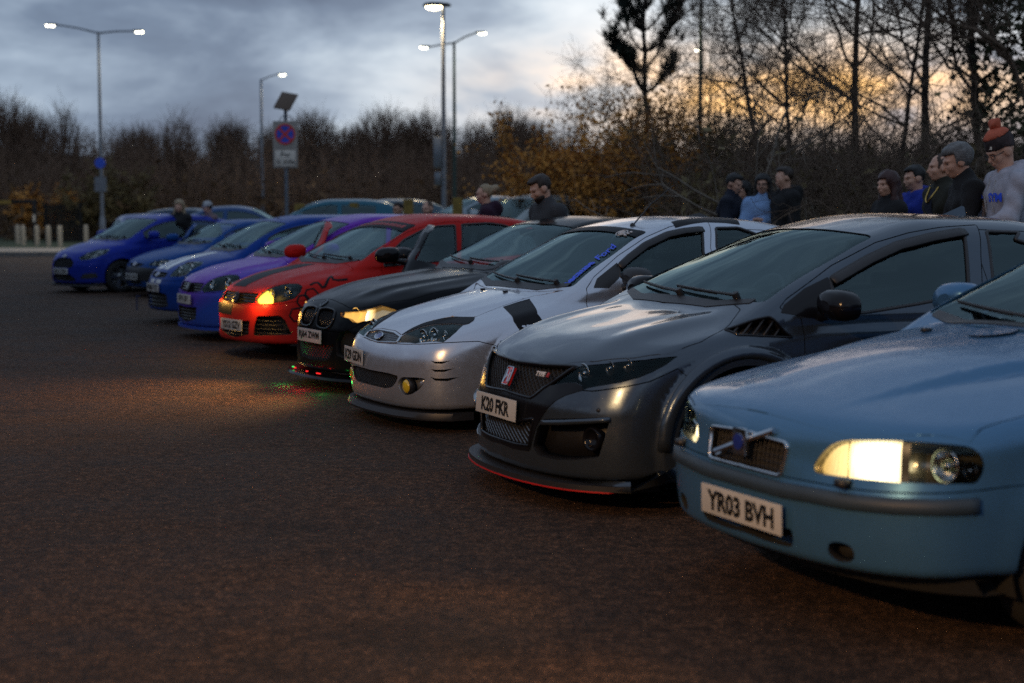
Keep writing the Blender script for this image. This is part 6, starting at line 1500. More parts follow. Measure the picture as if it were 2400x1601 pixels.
def build_furniture():
    warm = (1, .72, .38); cool = (1, .88, .66)
    a = lamp_post('street_lamp', 243, 58, 8.15, [(-1.45, .22, -.3), (1.25, .05, .2)], 'tall grey lamp post with two lit arms at far left', M_GALV, M_LAMPLED, 300, cool)
    mb = MB(); mb.lathe([(.001, -.16), (.20, -.16), (.20, -.14), (.001, -.14)], c=(0, 0, 3.25), axis=(0, 1, 0), n=24); d = mb.build('round_sign', M_SIGNBLUE, a)
    mb = MB(); mb.box((0, -.15, 2.45), (.45, .02, .55)); mb.build('notice_plate', M_GALV, a)
    lamp_post('street_lamp', 618, 77, 8.05, [(.85, .22, -.2)], 'slim single-arm lamp post left of the no-stopping sign', M_GALV, M_LAMPLED, 200, cool, .09)
    c = lamp_post('street_lamp', 1041, 47, 7.58, [(-.28, 0, 0)], 'central lamp post with rounded dark hood glowing warm', M_GALV, M_LAMPWARM, 900, warm, .085, heads='hood')
    mb = MB(); mb.box((-.18, 0, 3.2), (.26, .25, .95)); mb.build('cabinet', M_GALV, c, bevel=.04); mb = MB(); mb.box((-.18, 0, 2.4), (.2, .2, .4)); mb.build('camera_box', M_GALV, c, bevel=.03)
    lamp_post('street_lamp', 1066, 60, 8.0, [(-.95, -.15, .4), (.85, .30, -.4)], 'grey lamp post with two lit arms just behind the central lamp', M_DARKPOST, M_LAMPLED, 200, cool, .085)
    lamp_post('street_lamp', 1637, 47, 7.85, [(-.85, .05, -.2)], 'dark green lamp post standing in front of the pine wood', M_DARKPOST, M_LAMPWARM, 300, warm, .085)
    lamp_post('street_lamp', 1660, 66, 8.3, [(-.30, .02, -.2)], 'far lamp whose single light shows beside the dark green post', M_DARKPOST, M_LAMPLED, 100, cool, .05)
    # the row of lamps goes on behind the photographer; their warm light falls on the cars and the tarmac
    lamp_post('street_lamp', 1200 - 3573 * .9, -9.0, 8.0, [(.28, 0, 0)], 'warm lamp post of the same row behind the photographer on the left', M_GALV, M_LAMPWARM, 0, warm, .085, heads='hood').location = (-9.5, -7.5, .1)
    lt = bpy.data.lights.new('lamp_light', 'SPOT'); lt.energy = 10500; lt.color = (1, .55, .22); lt.spot_size = math.radians(160); lt.spot_blend = .5; lt.shadow_soft_size = .2; o = bpy.data.objects.new('lamp_light', lt)
    o.location = (-9.5, -7.4, 7.7); add(o)
    # no stopping sign with solar panel
    D = 37; X = gx(674, D); r = empty('road_sign', (X, D, .15), math.radians(-4), 'no-stopping road sign with a tilted solar panel on its post', 'road sign')
    mb = MB(); mb.lathe([(.045, 0), (.045, 3.9)], n=12); mb.build('post', M_GALV, r)
    mb = MB(); mb.box((0, -.065, 2.99), (.60, .02, 1.12)); bk = mb.build('backing_board', M_SIGNGREY, r, bevel=.006)
    mb = MB(); mb.lathe([(.001, 0), (.245, 0), (.245, .012), (.001, .012)], c=(0, -.078, 3.235), axis=(0, -1, 0), n=36); rd = mb.build('sign_disc', M_SIGNBLUE, r)
    mb = MB(); mb.lathe([(.205, .013), (.25, .013), (.25, .016), (.205, .016)], c=(0, -.078, 3.235), axis=(0, -1, 0), n=36); mb.build('sign_ring', M_SIGNRED, rd)
    for s in (1, -1): mb = MB(); mb.box((0, -.0925, 3.235), (.44, .003 + .002 * s, .058), Matrix.Rotation(s * math.radians(45), 3, 'Y')); mb.build('sign_bar', M_SIGNRED, rd)
    mb = MB(); mb.box((0, -.082, 2.66), (.50, .014, .38)); pl = mb.build('sign_plate', M_SIGNWHITE, r, bevel=.004)
    for s, z in (('For', 2.745), ('½ mile', 2.575)):
        t = text_mesh(s, .17, M_PLATETXT, .003); t.transform(Matrix.Translation((0, -.0905, z)) @ Matrix.Rotation(math.pi / 2, 4, 'X')); obj_me('lettering', t, pl)
    mb = MB(); mb.box((.02, -.05, 4.02), (.42, .03, .56), Matrix.Rotation(math.radians(-42), 3, 'X') @ Matrix.Rotation(math.radians(14), 3, 'Y')); mb.build('solar_panel', M_SOLAR, r, bevel=.005)
    mb = MB(); mb.tube([(-.15, 0, 3.55), (-.08, 0, 3.68), (.0, 0, 3.62), (.08, 0, 3.68), (.15, 0, 3.55)], .012, 6); mb.build('bracket', M_GALV, r)
    # bollards
    me = None
    for i, (px, D) in enumerate(((44, 66), (57, 64), (89, 63), (116, 62.5), (143, 62), (204, 66))):
        if me is None: mb = MB(); mb.lathe([(.10, 0), (.10, .72), (.09, .82), (.05, .87), (.001, .88)], n=12); me = mb.mesh('bollard', M_BOLLARD)
        lab = ['pale bollard furthest left on the grass strip', 'pale bollard second from the left', 'pale bollard third from the left, by the barrier post', 'pale bollard fourth from the left', 'pale bollard fifth from the left', 'pale bollard on its own between the gate and the lamp post'][i]
        tag(obj_me('bollard', me, None, (gx(px, D), D, .15)), lab, 'bollard', 'bollards on the far verge')
    # height barrier and gate
    D = 67; r = empty('height_barrier', (gx(85, D), D, .1), 0, 'black and yellow height barrier at the far left edge', 'barrier')
    mb = MB(); mb.box((0, 0, .95), (.16, .16, 1.95)); mb.build('post', M_BLACKSTEEL, r, bevel=.01); mb = MB(); mb.box((-.45, 0, 1.93), (1.1, .14, .16)); mb.build('arm', M_BLACKSTEEL, r, bevel=.01); mb = MB(); mb.box((-2.4, 0, 1.90), (2.8, .13, .15)); mb.build('yellow_arm', M_TIMBER, r, bevel=.01)
    mb = MB(); mb.box((.0, -.09, 1.2), (.10, .01, .30)); mb.build('notice', M_SIGNWHITE, r)
    D = 69; r = empty('gate', (gx(152, D), D, .1), 0, 'dark steel gate in front of the wood at far left', 'gate')
    for s in (-1, 1): mb = MB(); mb.box((s * .80, 0, .95), (.10, .10, 1.9)); mb.build('gate_post', M_BLACKSTEEL, r)
    for i in range(15): mb = MB(); mb.box((-.72 + i * .103, 0, .95), (.05, .03, 1.7)); mb.build('bar', M_BLACKSTEEL, r)
    for z in (.2, 1.75): mb = MB(); mb.box((0, .03, z), (1.6, .04, .06)); mb.build('rail', M_BLACKSTEEL, r)
    # timber posts and rail behind the cars
    r = empty('timber_fence', (0, 0, 0), 0, 'yellow timber post-and-rail fence between the two rows of cars', 'fence')
    ps = [(704, 33.5, 480), (832, 33.0, 478), (958, 31.5, 470), (1073, 30.5, 466), (1190, 29.5, 470), (1300, 29, 474)]
    tops = []
    for px, D, ty in ps:
        z = EYE + (HORIZON - ty) / F_PX * D; X = gx(px, D); mb = MB(); mb.box((X, D, z / 2 + .02), (.20, .20, z)); mb.build('post', M_TIMBER, r, bevel=.012); tops.append((X, D, z))
    for (a, b) in zip(tops[2:], tops[3:]):
        v = Vector(b) - Vector(a); mb = MB(); c = (Vector(a) + Vector(b)) / 2; mb.box((c[0], c[1] - .12, min(a[2], b[2]) - .50), (v.length, .05, .14), Matrix.Rotation(math.atan2(v.y, v.x), 3, 'Z')); mb.build('rail', M_TIMBER, r)
# ---------------------------------------------------------------- bare winter trees
class Twigs:
    """gathers tapered branch segments and turns them into one mesh with numpy"""
    def __init__(self): self.A = []; self.B = []; self.ra = []; self.rb = []; self.X = []
    def bulk(self, A, B, ra, rb): self.X.append((A, B, np.full(len(A), ra), np.full(len(A), rb)))
    def seg(self, a, b, ra, rb): self.A.append(a); self.B.append(b); self.ra.append(ra); self.rb.append(rb)
    def arrays(self, n=3):
        A, B = np.array(self.A).reshape(-1, 3), np.array(self.B).reshape(-1, 3); ra, rb = np.array(self.ra), np.array(self.rb)
        if self.X: A, B, ra, rb = [np.concatenate([p] + [x[i] for x in self.X]) for i, p in enumerate((A, B, ra, rb))]
        m = len(A)
        t = B - A; t /= np.maximum(np.linalg.norm(t, axis=1, keepdims=True), 1e-9)
        r = np.where(np.abs(t[:, 2:3]) < .9, np.array([[0, 0, 1.]]), np.array([[1., 0, 0]])); u = np.cross(t, r); u /= np.linalg.norm(u, axis=1, keepdims=True); v = np.cross(t, u)
        V = np.empty((m, 2, n, 3))
        for k in range(n):
            q = 2 * math.pi * k / n; d = u * math.cos(q) + v * math.sin(q); V[:, 0, k] = A + d * ra[:, None]; V[:, 1, k] = B + d * rb[:, None]
        base = np.arange(m)[:, None] * 2 * n; F = np.concatenate([np.concatenate([base + k, base + (k + 1) % n, base + n + (k + 1) % n, base + n + k], 1) for k in range(n)])
        return V.reshape(-1, 3), F
    def mesh(self, name, m, n=3):
        V, F = self.arrays(n); return quick_mesh(name, V, F, m)
def quick_mesh(name, V, F, m):
    me = bpy.data.meshes.new(name); k = F.shape[1]; me.vertices.add(len(V)); me.vertices.foreach_set('co', np.ascontiguousarray(V, np.float32).ravel())
    me.loops.add(F.size); me.loops.foreach_set('vertex_index', np.ascontiguousarray(F, np.int32).ravel()); me.polygons.add(len(F)); me.polygons.foreach_set('loop_start', np.arange(0, F.size, k, dtype=np.int32)); me.polygons.foreach_set('use_smooth', np.ones(len(F), bool))
    me.update(calc_edges=True); me.materials.append(m); return me
def limb(tw, rnd, p, d, L, r, depth, up=.12, wob=.16, ratio=.72, kids=3, tips=None, spread=.9, minr=.003):
    """one wandering branch with side shoots"""
    n = max(2, int(L / (.28 if depth > 1 else .16))); st = L / n; p = np.array(p, float); d = np.array(d, float)
    for i in range(n):
        d = d + rnd.normal(0, wob, 3) * (.5 + .5 * (depth < 3)); d[2] += up * .25; d /= np.linalg.norm(d); q = p + d * st
        r2 = max(minr, r * (1 - .55 / n)); tw.seg(p, q, r, r2); p, r = q, r2
        if depth > 0 and i >= n * .25:
            for _ in range(kids if rnd.random() < .75 else 1):
                if rnd.random() < (.55 if depth > 1 else .75):
                    a = rnd.normal(0, 1, 3); a -= d * a.dot(d); a /= max(np.linalg.norm(a), 1e-6); nd_ = d * (1 - .45 * spread) + a * spread * .75; nd_ /= np.linalg.norm(nd_)
                    limb(tw, rnd, p, nd_, L * ratio * rnd.uniform(.35, .8) * (1 - .35 * i / n), max(minr, r * .55), depth - 1, up, wob, ratio, max(1, kids - 1), tips, spread, minr)
    if tips is not None: tips.append(p)
def bark(name, c, var=.3): return plain(name, c, .95, var=var, scale=5, bump=.5, bscale=25)
M_BARK = bark('bark_dark', (.028, .022, .018)); M_TWIG = bark('twig_brown', (.15, .10, .068)); M_PALEBARK = bark('bark_pale', (.22, .18, .14)); M_BROWNTWIG = bark('twig_rust', (.13, .075, .035)); M_FARBARK = bark('far_bark', (.165, .098, .062))
def leaf_mat(name, c): return plain(name, c, .8, var=.5, scale=2.5)
M_RUSTLEAF = leaf_mat('rust_leaf', (.60, .26, .045)); M_IVY = leaf_mat('ivy_leaf', (.050, .055, .022)); M_NEEDLE = leaf_mat('pine_needle', (.012, .022, .012)); M_OLIVE = leaf_mat('olive_leaf', (.13, .092, .032)); M_BRAMBLE = leaf_mat('bramble', (.17, .125, .05))
def leaves(P, size, rnd, name, m, flat=.6):
    n = len(P); a = rnd.normal(0, 1, (n, 3)); a /= np.linalg.norm(a, axis=1, keepdims=True); b = np.cross(a, rnd.normal(0, 1, (n, 3))); b /= np.maximum(np.linalg.norm(b, axis=1, keepdims=True), 1e-6); s = size * rnd.uniform(.6, 1.3, (n, 1))
    V = np.stack([P - a * s, P + b * s * flat * .5, P + a * s, P - b * s * flat * .5], 1).reshape(-1, 3); F = np.arange(4 * n).reshape(n, 4); return quick_mesh(name, V, F, m)
def bare_tree(pos, h, seed, label, group, r=.10, lean=(0, 0), kids=3, depth=4, fork=.35, mats=None, sides=(6, 3), ratio=.75, spread=.9, parent_meshes=None, wob=.10):
    rnd = np.random.default_rng(seed); root = empty('bare_tree', pos, 0, label, 'tree', group); bm, tm = mats or (M_BARK, M_TWIG)
    tk, cr = Twigs(), Twigs(); tips = []; p = np.zeros(3); d = np.array([lean[0], lean[1], 1.]); d /= np.linalg.norm(d); n = 14; st = h / n; rr = r
    for i in range(n):
        d = d + np.append(rnd.normal(0, wob * .4, 2), 0); d[2] += .05; d /= np.linalg.norm(d); q = p + d * st; r2 = max(.012, r * (1 - .9 * (i + 1) / n)); tk.seg(p, q, rr, r2); p, rr = q, r2
        if i >= n * fork:
            for _ in range(2 if rnd.random() < .8 else 3):
                a = rnd.uniform(0, 6.283); o = np.array([math.cos(a), math.sin(a), rnd.uniform(.25, .9)]); o /= np.linalg.norm(o); limb(cr, rnd, p, o, h * rnd.uniform(.20, .42) * (1.15 - i / n * .7), rr * .5 + .005, depth - 2, .10, .15, ratio, kids, tips, spread)
    A_ = np.repeat(np.array(tips), 5, 0); o = rnd.normal(0, .7, A_.shape); o[:, 2] += .35; o /= np.linalg.norm(o, axis=1, keepdims=True); E_ = A_ + o * rnd.uniform(.18, .45, (len(A_), 1)); cr.bulk(A_, E_, .0045, .003); cr.bulk(E_, E_ + (o + rnd.normal(0, .4, o.shape)) * rnd.uniform(.10, .28, (len(A_), 1)), .003, .0025)
    obj_me('trunk', tk.mesh('trunk', bm, sides[0]), root); obj_me('crown', cr.mesh('crown', tm, sides[1]), root); return root
def pine(pos, h, seed, label):
    rnd = np.random.default_rng(seed); root = empty('pine_tree', pos, 0, label, 'tree'); tk, cr = Twigs(), Twigs(); tips = []; p = np.zeros(3); n = 16
    for i in range(n):
        q = p + np.array([rnd.normal(0, .04), rnd.normal(0, .04), h / n]); tk.seg(p, q, .11 * (1 - .8 * i / n), .11 * (1 - .8 * (i + 1) / n)); p = q
        if i > n * .42:
            for _ in range(5):
                a = rnd.uniform(0, 6.283); L_ = (1.15 - .55 * abs(i / n - .72) / .28) * rnd.uniform(.6, 1.15) * h * .215; o = np.array([math.cos(a), math.sin(a), rnd.uniform(.15, .7)]); limb(cr, rnd, p, o / np.linalg.norm(o), L_, .03, 1, .9, .12, .6, 2, tips, .8)
    obj_me('trunk', tk.mesh('trunk', M_BARK, 6), root)
    A, B = np.array(cr.A), np.array(cr.B); P = []; nd_ = Twigs()
    for a, b in zip(A, B):
        for _ in range(9):
            t = rnd.random(); q = a + (b - a) * t; o = rnd.normal(0, 1, 3); o[2] = abs(o[2]) * .9 + .7; o /= np.linalg.norm(o); nd_.seg(q, q + o * rnd.uniform(.12, .26), .008, .002)
    for t_ in tips:
        for _ in range(26): o = rnd.normal(0, .75, 3); o[2] = abs(o[2]) + .6; o /= np.linalg.norm(o); nd_.seg(t_ - o * .05, t_ + o * rnd.uniform(.16, .36), .010, .003)
    obj_me('branches', cr.mesh('branches', M_BARK, 4), root); obj_me('crown', nd_.mesh('crown', M_NEEDLE, 3), root); return root
def build_trees():
    rnd = np.random.default_rng(11); G = 'trees in the near wood'
    def tree(px, D, h, seed, lab, **k): return bare_tree((gx(px, D), D, .6), h, seed, lab, G, **k)
    tree(1975, 30, 8.6, 3, 'tall straight bare tree left of the twin trunks on the right', r=.105, fork=.22, depth=4, spread=1.0)
    tree(2180, 27, 8.2, 5, 'dark leaning bare tree above the woman with red hair', r=.10, lean=(-.06, 0), fork=.25, depth=4)
    tree(1800, 33, 7.2, 8, 'many-branched bare tree above the woman in the pale blue jumper', r=.085, lean=(.05, 0), fork=.2, depth=4, spread=1.1)
    tree(1880, 29, 5.8, 9, 'low spreading bare tree between the two taller ones', r=.07, lean=(-.10, 0), fork=.15, depth=4, spread=1.15)
    tree(2075, 26, 6.6, 12, 'thin bare tree with crossing limbs behind the leaning one', r=.06, lean=(.10, 0), fork=.2, depth=4)
    tree(2300, 25, 8.5, 15, 'bare tree directly above the grey-haired man', r=.09, lean=(-.03, 0), fork=.2, depth=4)
    tree(2390, 23, 8.0, 18, 'ivy-clad tree cut by the right edge', r=.12, fork=.15, depth=4)
    tree(1730, 34, 5.2, 21, 'slender bare sapling beside the dark green lamp post', r=.05, fork=.2, depth=3)
    tree(1560, 36, 4.8, 24, 'small bare tree under the pine', r=.05, fork=.2, depth=3); tree(1370, 38, 4.3, 27, 'thin bare sapling at the left end of the rust bush', r=.045, fork=.25, depth=3)
    # ivy on the two right-hand trees
    for px, D, zt in ((2390, 23, 5.2), (2300, 25, 4.5)):
        c = np.array([gx(px, D), D, .6]); n = 1300; a = rnd.uniform(0, 6.283, n); rr = np.abs(rnd.normal(.30, .28, n)); P = np.stack([c[0] + rr * np.cos(a), c[1] + rr * np.sin(a), c[2] + rnd.uniform(.2, zt, n)], 1)
        iv = empty('ivy', tuple(c), 0, 'dark ivy mass climbing the trunk %s' % ('at the right edge' if px > 2350 else 'behind the grey-haired man'), 'ivy'); iv['kind'] = 'stuff'; o = obj_me('ivy_leaves', leaves(P - c, .07, rnd, 'ivy_leaves', M_IVY, 1.2), iv); o['kind'] = 'stuff'
    pine((gx(1525, 36), 36, .5), 7.6, 4, 'dark pine standing above the rust-coloured bush')
    # rust-leaved bushes
    for i, (px, D, w, h, lab, mt, nl) in enumerate(((1335, 30, 1.2, 3.0, 'rust-brown leafy bush behind the man in the grey jacket', M_RUSTLEAF, 7500), (1480, 31, 1.4, 3.7, 'tall rust-brown bush below the pine', M_RUSTLEAF, 9000), (1615, 30, 1.1, 3.3, 'dull olive-brown bush right of the tall rust one', M_BRAMBLE, 6000),
            (1250, 36, .8, 1.9, 'small rust bush at the end of the timber fence', M_RUSTLEAF, 2600), (270, 71, 3.6, 3.4, 'olive bush behind the left lamp post', M_OLIVE, 5200), (120, 74, 2.6, 2.6, 'brown bush behind the dark gate', M_RUSTLEAF, 2600))):
        root = empty('bush', (gx(px, D), D, .35), 0, lab, 'bush', 'bushes at the wood edge'); tw = Twigs(); tips = []
        for _ in range(26): a = rnd.uniform(0, 6.283); o = np.array([math.cos(a) * .5, math.sin(a) * .5, 1.]); limb(tw, rnd, (rnd.normal(0, w * .3), rnd.normal(0, w * .3), 0), o / np.linalg.norm(o), h * rnd.uniform(.6, 1.0), .02, 1, .1, .16, .6, 2, tips, .8)
        obj_me('stems', tw.mesh('stems', M_BROWNTWIG, 3), root); A, B = np.array(tw.A), np.array(tw.B); k = rnd.integers(0, len(A), nl); P = A[k] + (B[k] - A[k]) * rnd.random((nl, 1)) + rnd.normal(0, .10, (nl, 3)); o = obj_me('foliage', leaves(P, .055 if D < 50 else .12, rnd, 'foliage', mt, .9), root); o['kind'] = 'stuff'
    # tangled scrub behind the people: nobody could count it
    tw = Twigs(); pale = Twigs()
    for _ in range(900):
        px = rnd.uniform(1640, 2480); D = rnd.uniform(19, 33); base = np.array([gx(px, D), D, .35]); a = rnd.uniform(0, 6.283); o = np.array([math.cos(a) * .7, math.sin(a) * .5, rnd.uniform(.5, 1.4)]); limb(tw, rnd, base, o / np.linalg.norm(o), rnd.uniform(1.2, 3.6), .012, 1 if rnd.random() < .8 else 2, -.05, .2, .6, 2, None, .9, .0032)
    tag(obj_me('scrub', tw.mesh('scrub', M_TWIG, 3)), 'tangled dark brown undergrowth filling the bank behind the standing people', 'scrub', kind='stuff')
    LB = [(1650, 'pale bare branch arching left of the lad with the phone'), (1790, 'pale bare branch arching above the woman in the pale blue jumper'), (1900, 'pale bare branch right of the lad in the black hoodie'), (1985, 'pale forked branch midway between the two groups of people'), (2090, 'pale bare branch arching over the woman with dark red hair'), (2210, 'pale bare branch behind the shaven-headed man')]
    for px, lab in LB:
        D = rnd.uniform(18.5, 21); t2 = Twigs()
        for _ in range(2): a = rnd.choice([0.3, 2.8]) + rnd.normal(0, .4); o = np.array([math.cos(a), math.sin(a) * .4, rnd.uniform(.6, 1.3)]); limb(t2, rnd, np.zeros(3), o / np.linalg.norm(o), rnd.uniform(2.4, 3.6), .024, 2, -.22, .12, .6, 2, None, .9, .004)
        tag(obj_me('arching_branch', t2.mesh('arching_branch', M_PALEBARK, 4), None, (gx(px, D), D, .25)), lab, 'branch', 'pale arching branches in the undergrowth')
    P = np.stack([rnd.uniform(1600, 2500, 30000), rnd.uniform(20, 40, 30000), np.zeros(30000)], 1); z = .3 + np.abs(rnd.normal(0, .75, 30000)) + .5 * (P[:, 1] - 20) / 20; P = np.stack([(P[:, 0] - 1200) / F_PX * P[:, 1], P[:, 1], z], 1)
    tag(obj_me('bramble_cover', leaves(P, .075, rnd, 'bramble_cover', M_BRAMBLE, 1.0)), 'low dark bramble cover on the bank behind the people', 'bramble', kind='stuff')
    # dark wood behind: trunks and twigs in depth
    tw = Twigs()
    for _ in range(2400):
        D = rnd.uniform(72, 118); px = rnd.uniform(-160, 2560); zb = max(0, (D - 76) / 36 * 3.0); h = rnd.uniform(2.6, 4.9); b = np.array([gx(px, D), D, zb]); d = np.array([rnd.normal(0, .05), 0, 1.]); tw.seg(b, b + d * h * .6, .05, .035); tw.seg(b + d * h * .6, b + d * h, .035, .012)
        for _ in range(7): a = rnd.uniform(0, 6.283); s = b + d * h * rnd.uniform(.3, .95); o = np.array([math.cos(a), math.sin(a), rnd.uniform(.4, 1.3)]); o /= np.linalg.norm(o); e = s + o * rnd.uniform(.5, 1.4); tw.seg(s, e, .018, .008)
        for _ in range(16): s = b + np.array([rnd.normal(0, .7), rnd.normal(0, .7), rnd.uniform(.2, h * 1.08)]); o = rnd.normal(0, 1, 3); o[2] = abs(o[2]); o /= np.linalg.norm(o); tw.seg(s, s + o * rnd.uniform(.4, 1.0), .010, .006)
    tag(obj_me('wood', tw.mesh('wood', M_FARBARK, 3)), 'dense dark brown bare wood across the hillside behind the car park', 'wood', kind='stuff')
    n = 26000; D = rnd.uniform(70, 112, n); P = np.stack([gx(rnd.uniform(-200, 2600, n), D), D, np.maximum(0, (D - 76) / 36 * 3.0) + np.abs(rnd.normal(0, 1.1, n))], 1)
    tag(obj_me('wood_underbrush', leaves(P, .22, rnd, 'wood_underbrush', plain('dead_bracken', (.135, .075, .032), .95, var=.5, scale=.4), 1.0)), 'dull brown bracken and brambles under the far wood', 'underbrush', kind='stuff')
    # skyline trees one can tell apart
    sky = [(20, 100, 9.6, 'round bare crown at the far left skyline'), (78, 104, 8.2, 'low dark bare tree next to the leftmost crown'), (160, 92, 8.6, 'feathery thin bare tree left of the double lamp'), (425, 88, 7.9, 'pale slim birch between the lamp post and the single-arm lamp'), (545, 104, 7.6, 'bushy bare tree left of the single-arm lamp'), (730, 100, 8.2, 'dense bare crown just right of the road sign'),
           (825, 106, 7.2, 'small rounded crown right of the road sign'), (905, 100, 8.6, 'broad fan-shaped bare tree on the skyline'), (1005, 100, 8.4, 'rounded bare tree left of the central lamp'), (1110, 104, 7.6, 'wispy bare tree right of the central lamps'), (1190, 98, 8.4, 'twiggy pair of stems right of the central lamps'), (1245, 96, 7.6, 'bare tree nearest the rust bushes on the skyline'), (330, 100, 7.0, 'low bare tree right of the double lamp'), (655, 108, 7.2, 'bare tree half behind the sign board'), (960, 112, 7.0, 'faint bare tree between two rounded crowns')]
    for i, (px, D, h, lab) in enumerate(sky):
        pale = 'birch' in lab; z0 = max(0, (D - 76) / 36 * 3.0) - .3; H_ = (h - z0 * .45) * .86; rn = np.random.default_rng(200 + i); root = empty('bare_tree', (gx(px, D), D, z0), 0, lab, 'tree', 'trees on the skyline')
        thin = pale or 'thin' in lab or 'wispy' in lab or 'slim' in lab; tk, cr = Twigs(), Twigs(); p = np.zeros(3)
        for q in range(6): e = p + np.array([rn.normal(0, .08), 0, H_ * .11]); tk.seg(p, e, .13 - .015 * q, .115 - .015 * q); p = e
        W = H_ * (.16 if thin else .30); cz = H_ * .66; n = 150 if thin else 420
        for _ in range(n):
            u = rn.normal(0, 1, 3); u /= np.linalg.norm(u); u[2] = u[2] * .9 + .1; r_ = rn.uniform(.45, 1.0) ** .6; tip = np.array([u[0] * W, u[1] * W, cz + u[2] * H_ * .36]) * np.array([r_, r_, 1]); tip[2] = cz + u[2] * H_ * .36 * r_; st = np.array([tip[0] * .25, tip[1] * .25, max(H_ * .28, tip[2] - H_ * .28)]); md = (st + tip) / 2 + rn.normal(0, .15, 3) + np.array([tip[0], tip[1], 0]) * .12
            cr.seg(st, md, .030, .018); cr.seg(md, tip, .018, .008)
            for _ in range(6): o = (tip - md) / max(np.linalg.norm(tip - md), 1e-6) + rn.normal(0, .55, 3); o[2] += .25; s_ = md + (tip - md) * rn.random(); cr.seg(s_, s_ + o * rn.uniform(.25, .65), .010, .005)
        obj_me('trunk', tk.mesh('trunk', M_PALEBARK if pale else M_FARBARK, 5), root); obj_me('crown', cr.mesh('crown', M_FARBARK, 3), root)
    # the same wood closes the car park on the other sides (seen only as reflections in paint and glass)
    for nm, lab in (('wood', 'bare wood closing the car park %s'), ('wood_underbrush', 'bracken under the wood %s'), ('hill', None)):
        src = next(o for o in PENDING if o.name == nm)
        for ang, side in ((90, 'on the left, out of view'), (180, 'behind the photographer'), (-90, 'on the right, out of view')):
            o = src.copy(); o.rotation_euler = (0, 0, math.radians(ang)); o.scale = (1.7, .40, 1.35); o.location = (0, 0, -.3)
            if lab: o['label'] = lab % side
            add(o)
# ---------------------------------------------------------------- people
class Blob(Shape):
    def __init__(self, prims, k=.04, sub=(), cut=None): self.pr = prims; self.k = k; self.sub = sub; self.cut = cut
    @staticmethod
    def dist(q, P):
        if q[0] == 'c':
            a, b, ra, rb = np.array(q[1]), np.array(q[2]), q[3], q[4]; ab = b - a; t = np.clip(((P - a) @ ab) / max(ab @ ab, 1e-9), 0, 1); return np.linalg.norm(P - a - t[:, None] * ab, axis=1) - (ra + (rb - ra) * t)
        c, r = np.array(q[1]), np.array(q[2]); R = q[3] if len(q) > 3 else None; X = P - c
        if R is not None: X = X @ R
        k0 = np.linalg.norm(X / r, axis=1); return (k0 - 1) * r.min() if False else k0 * (k0 - 1) / np.maximum(np.linalg.norm(X / (r * r), axis=1), 1e-6)
    def F(self, P):
        f = None
        for q in self.pr:
            d = self.dist(q, P); f = d if f is None else smin(f, d, q[-1] if isinstance(q[-1], str) is False and q[0] == 'k' else self.k)
        for q in self.sub: f = smax(f, -self.dist(q, P), .01)
        if self.cut is not None: f = np.maximum(f, self.cut(P))
        return f
    def bounds(self, pad=.05):
        lo, hi = [], []
        for q in self.pr:
            if q[0] == 'c': r = max(q[3], q[4]); p = np.array([q[1], q[2]]); lo.append(p.min(0) - r); hi.append(p.max(0) + r)
            else: r = max(q[2]); lo.append(np.array(q[1]) - r); hi.append(np.array(q[1]) + r)
        return np.min(lo, 0) - pad, np.max(hi, 0) + pad
    def build(self, name, m, parent, h=.022, noise=0.0, folds=None):
        lo, hi = self.bounds(); V, Q = surface_nets(self.F, lo, hi, h); V = self.project(V, 3); n = self.normal(V)
        if folds:
            ph = (P0 := np.array(folds)); w = np.sin(V[:, 2] * 34 + 4 * np.sin(V[:, 1] * 9 + ph[0]) + 3 * np.sin(V[:, 0] * 11 + ph[1])) * np.sin(V[:, 1] * 13 + V[:, 2] * 7 + ph[2]); V = V + n * (w * .008)[:, None]; return obj(name, V, Q, m, parent)
        if noise: V = V + n * (np.sin(V[:, 0] * 61 + V[:, 2] * 23) * np.sin(V[:, 1] * 53 - V[:, 2] * 31))[:, None] * noise; return obj(name, V, Q, m, parent)
        return obj(name, V, Q, m, parent, n)
M_SKIN = [plain('skin_a', (.68, .38, .26), .5, var=.08, scale=20), plain('skin_b', (.58, .32, .21), .5, var=.08, scale=20)]
M_EYE = plain('eye', (.02, .018, .016), .2); M_LIP = plain('lip', (.26, .09, .075), .45)
def cloth(name, c, var=.15): return plain(name, c, .9, var=var, scale=14, bump=.3, bscale=160)
CL = dict(black=cloth('cloth_black', (.010, .010, .011)), navy=cloth('cloth_navy', (.010, .014, .028)), grey=cloth('hoodie_grey', (.42, .42, .48)), paleblue=cloth('jumper_pale_blue', (.26, .42, .70)), blue=cloth('hoodie_blue', (.012, .035, .33)), olive=cloth('jacket_olive', (.022, .022, .014)), plum=cloth('coat_plum', (.028, .008, .024)), slate=cloth('jacket_grey', (.045, .046, .050)), denim=cloth('denim', (.02, .028, .05)), pink=cloth('top_dusty_pink', (.20, .13, .14)), tee=cloth('tee_navy', (.008, .012, .03)), beanie=cloth('beanie_dark', (.05, .035, .036), .6), coral=cloth('beanie_coral', (.55, .13, .07)), cap=cloth('cap_white', (.45, .45, .46)))
HAIR = dict(dark=plain('hair_dark', (.008, .006, .005), .5, bump=.6, bscale=120), brown=plain('hair_brown', (.030, .016, .009), .5, bump=.6, bscale=120), red=plain('hair_red', (.045, .010, .007), .45, bump=.6, bscale=120), grey=plain('hair_grey', (.16, .155, .15), .6, var=.35, scale=40, bump=.7, bscale=120), blonde=plain('hair_blonde', (.36, .26, .15), .5, var=.25, scale=30, bump=.6, bscale=120), crop=plain('hair_cropped', (.06, .035, .022), .7))
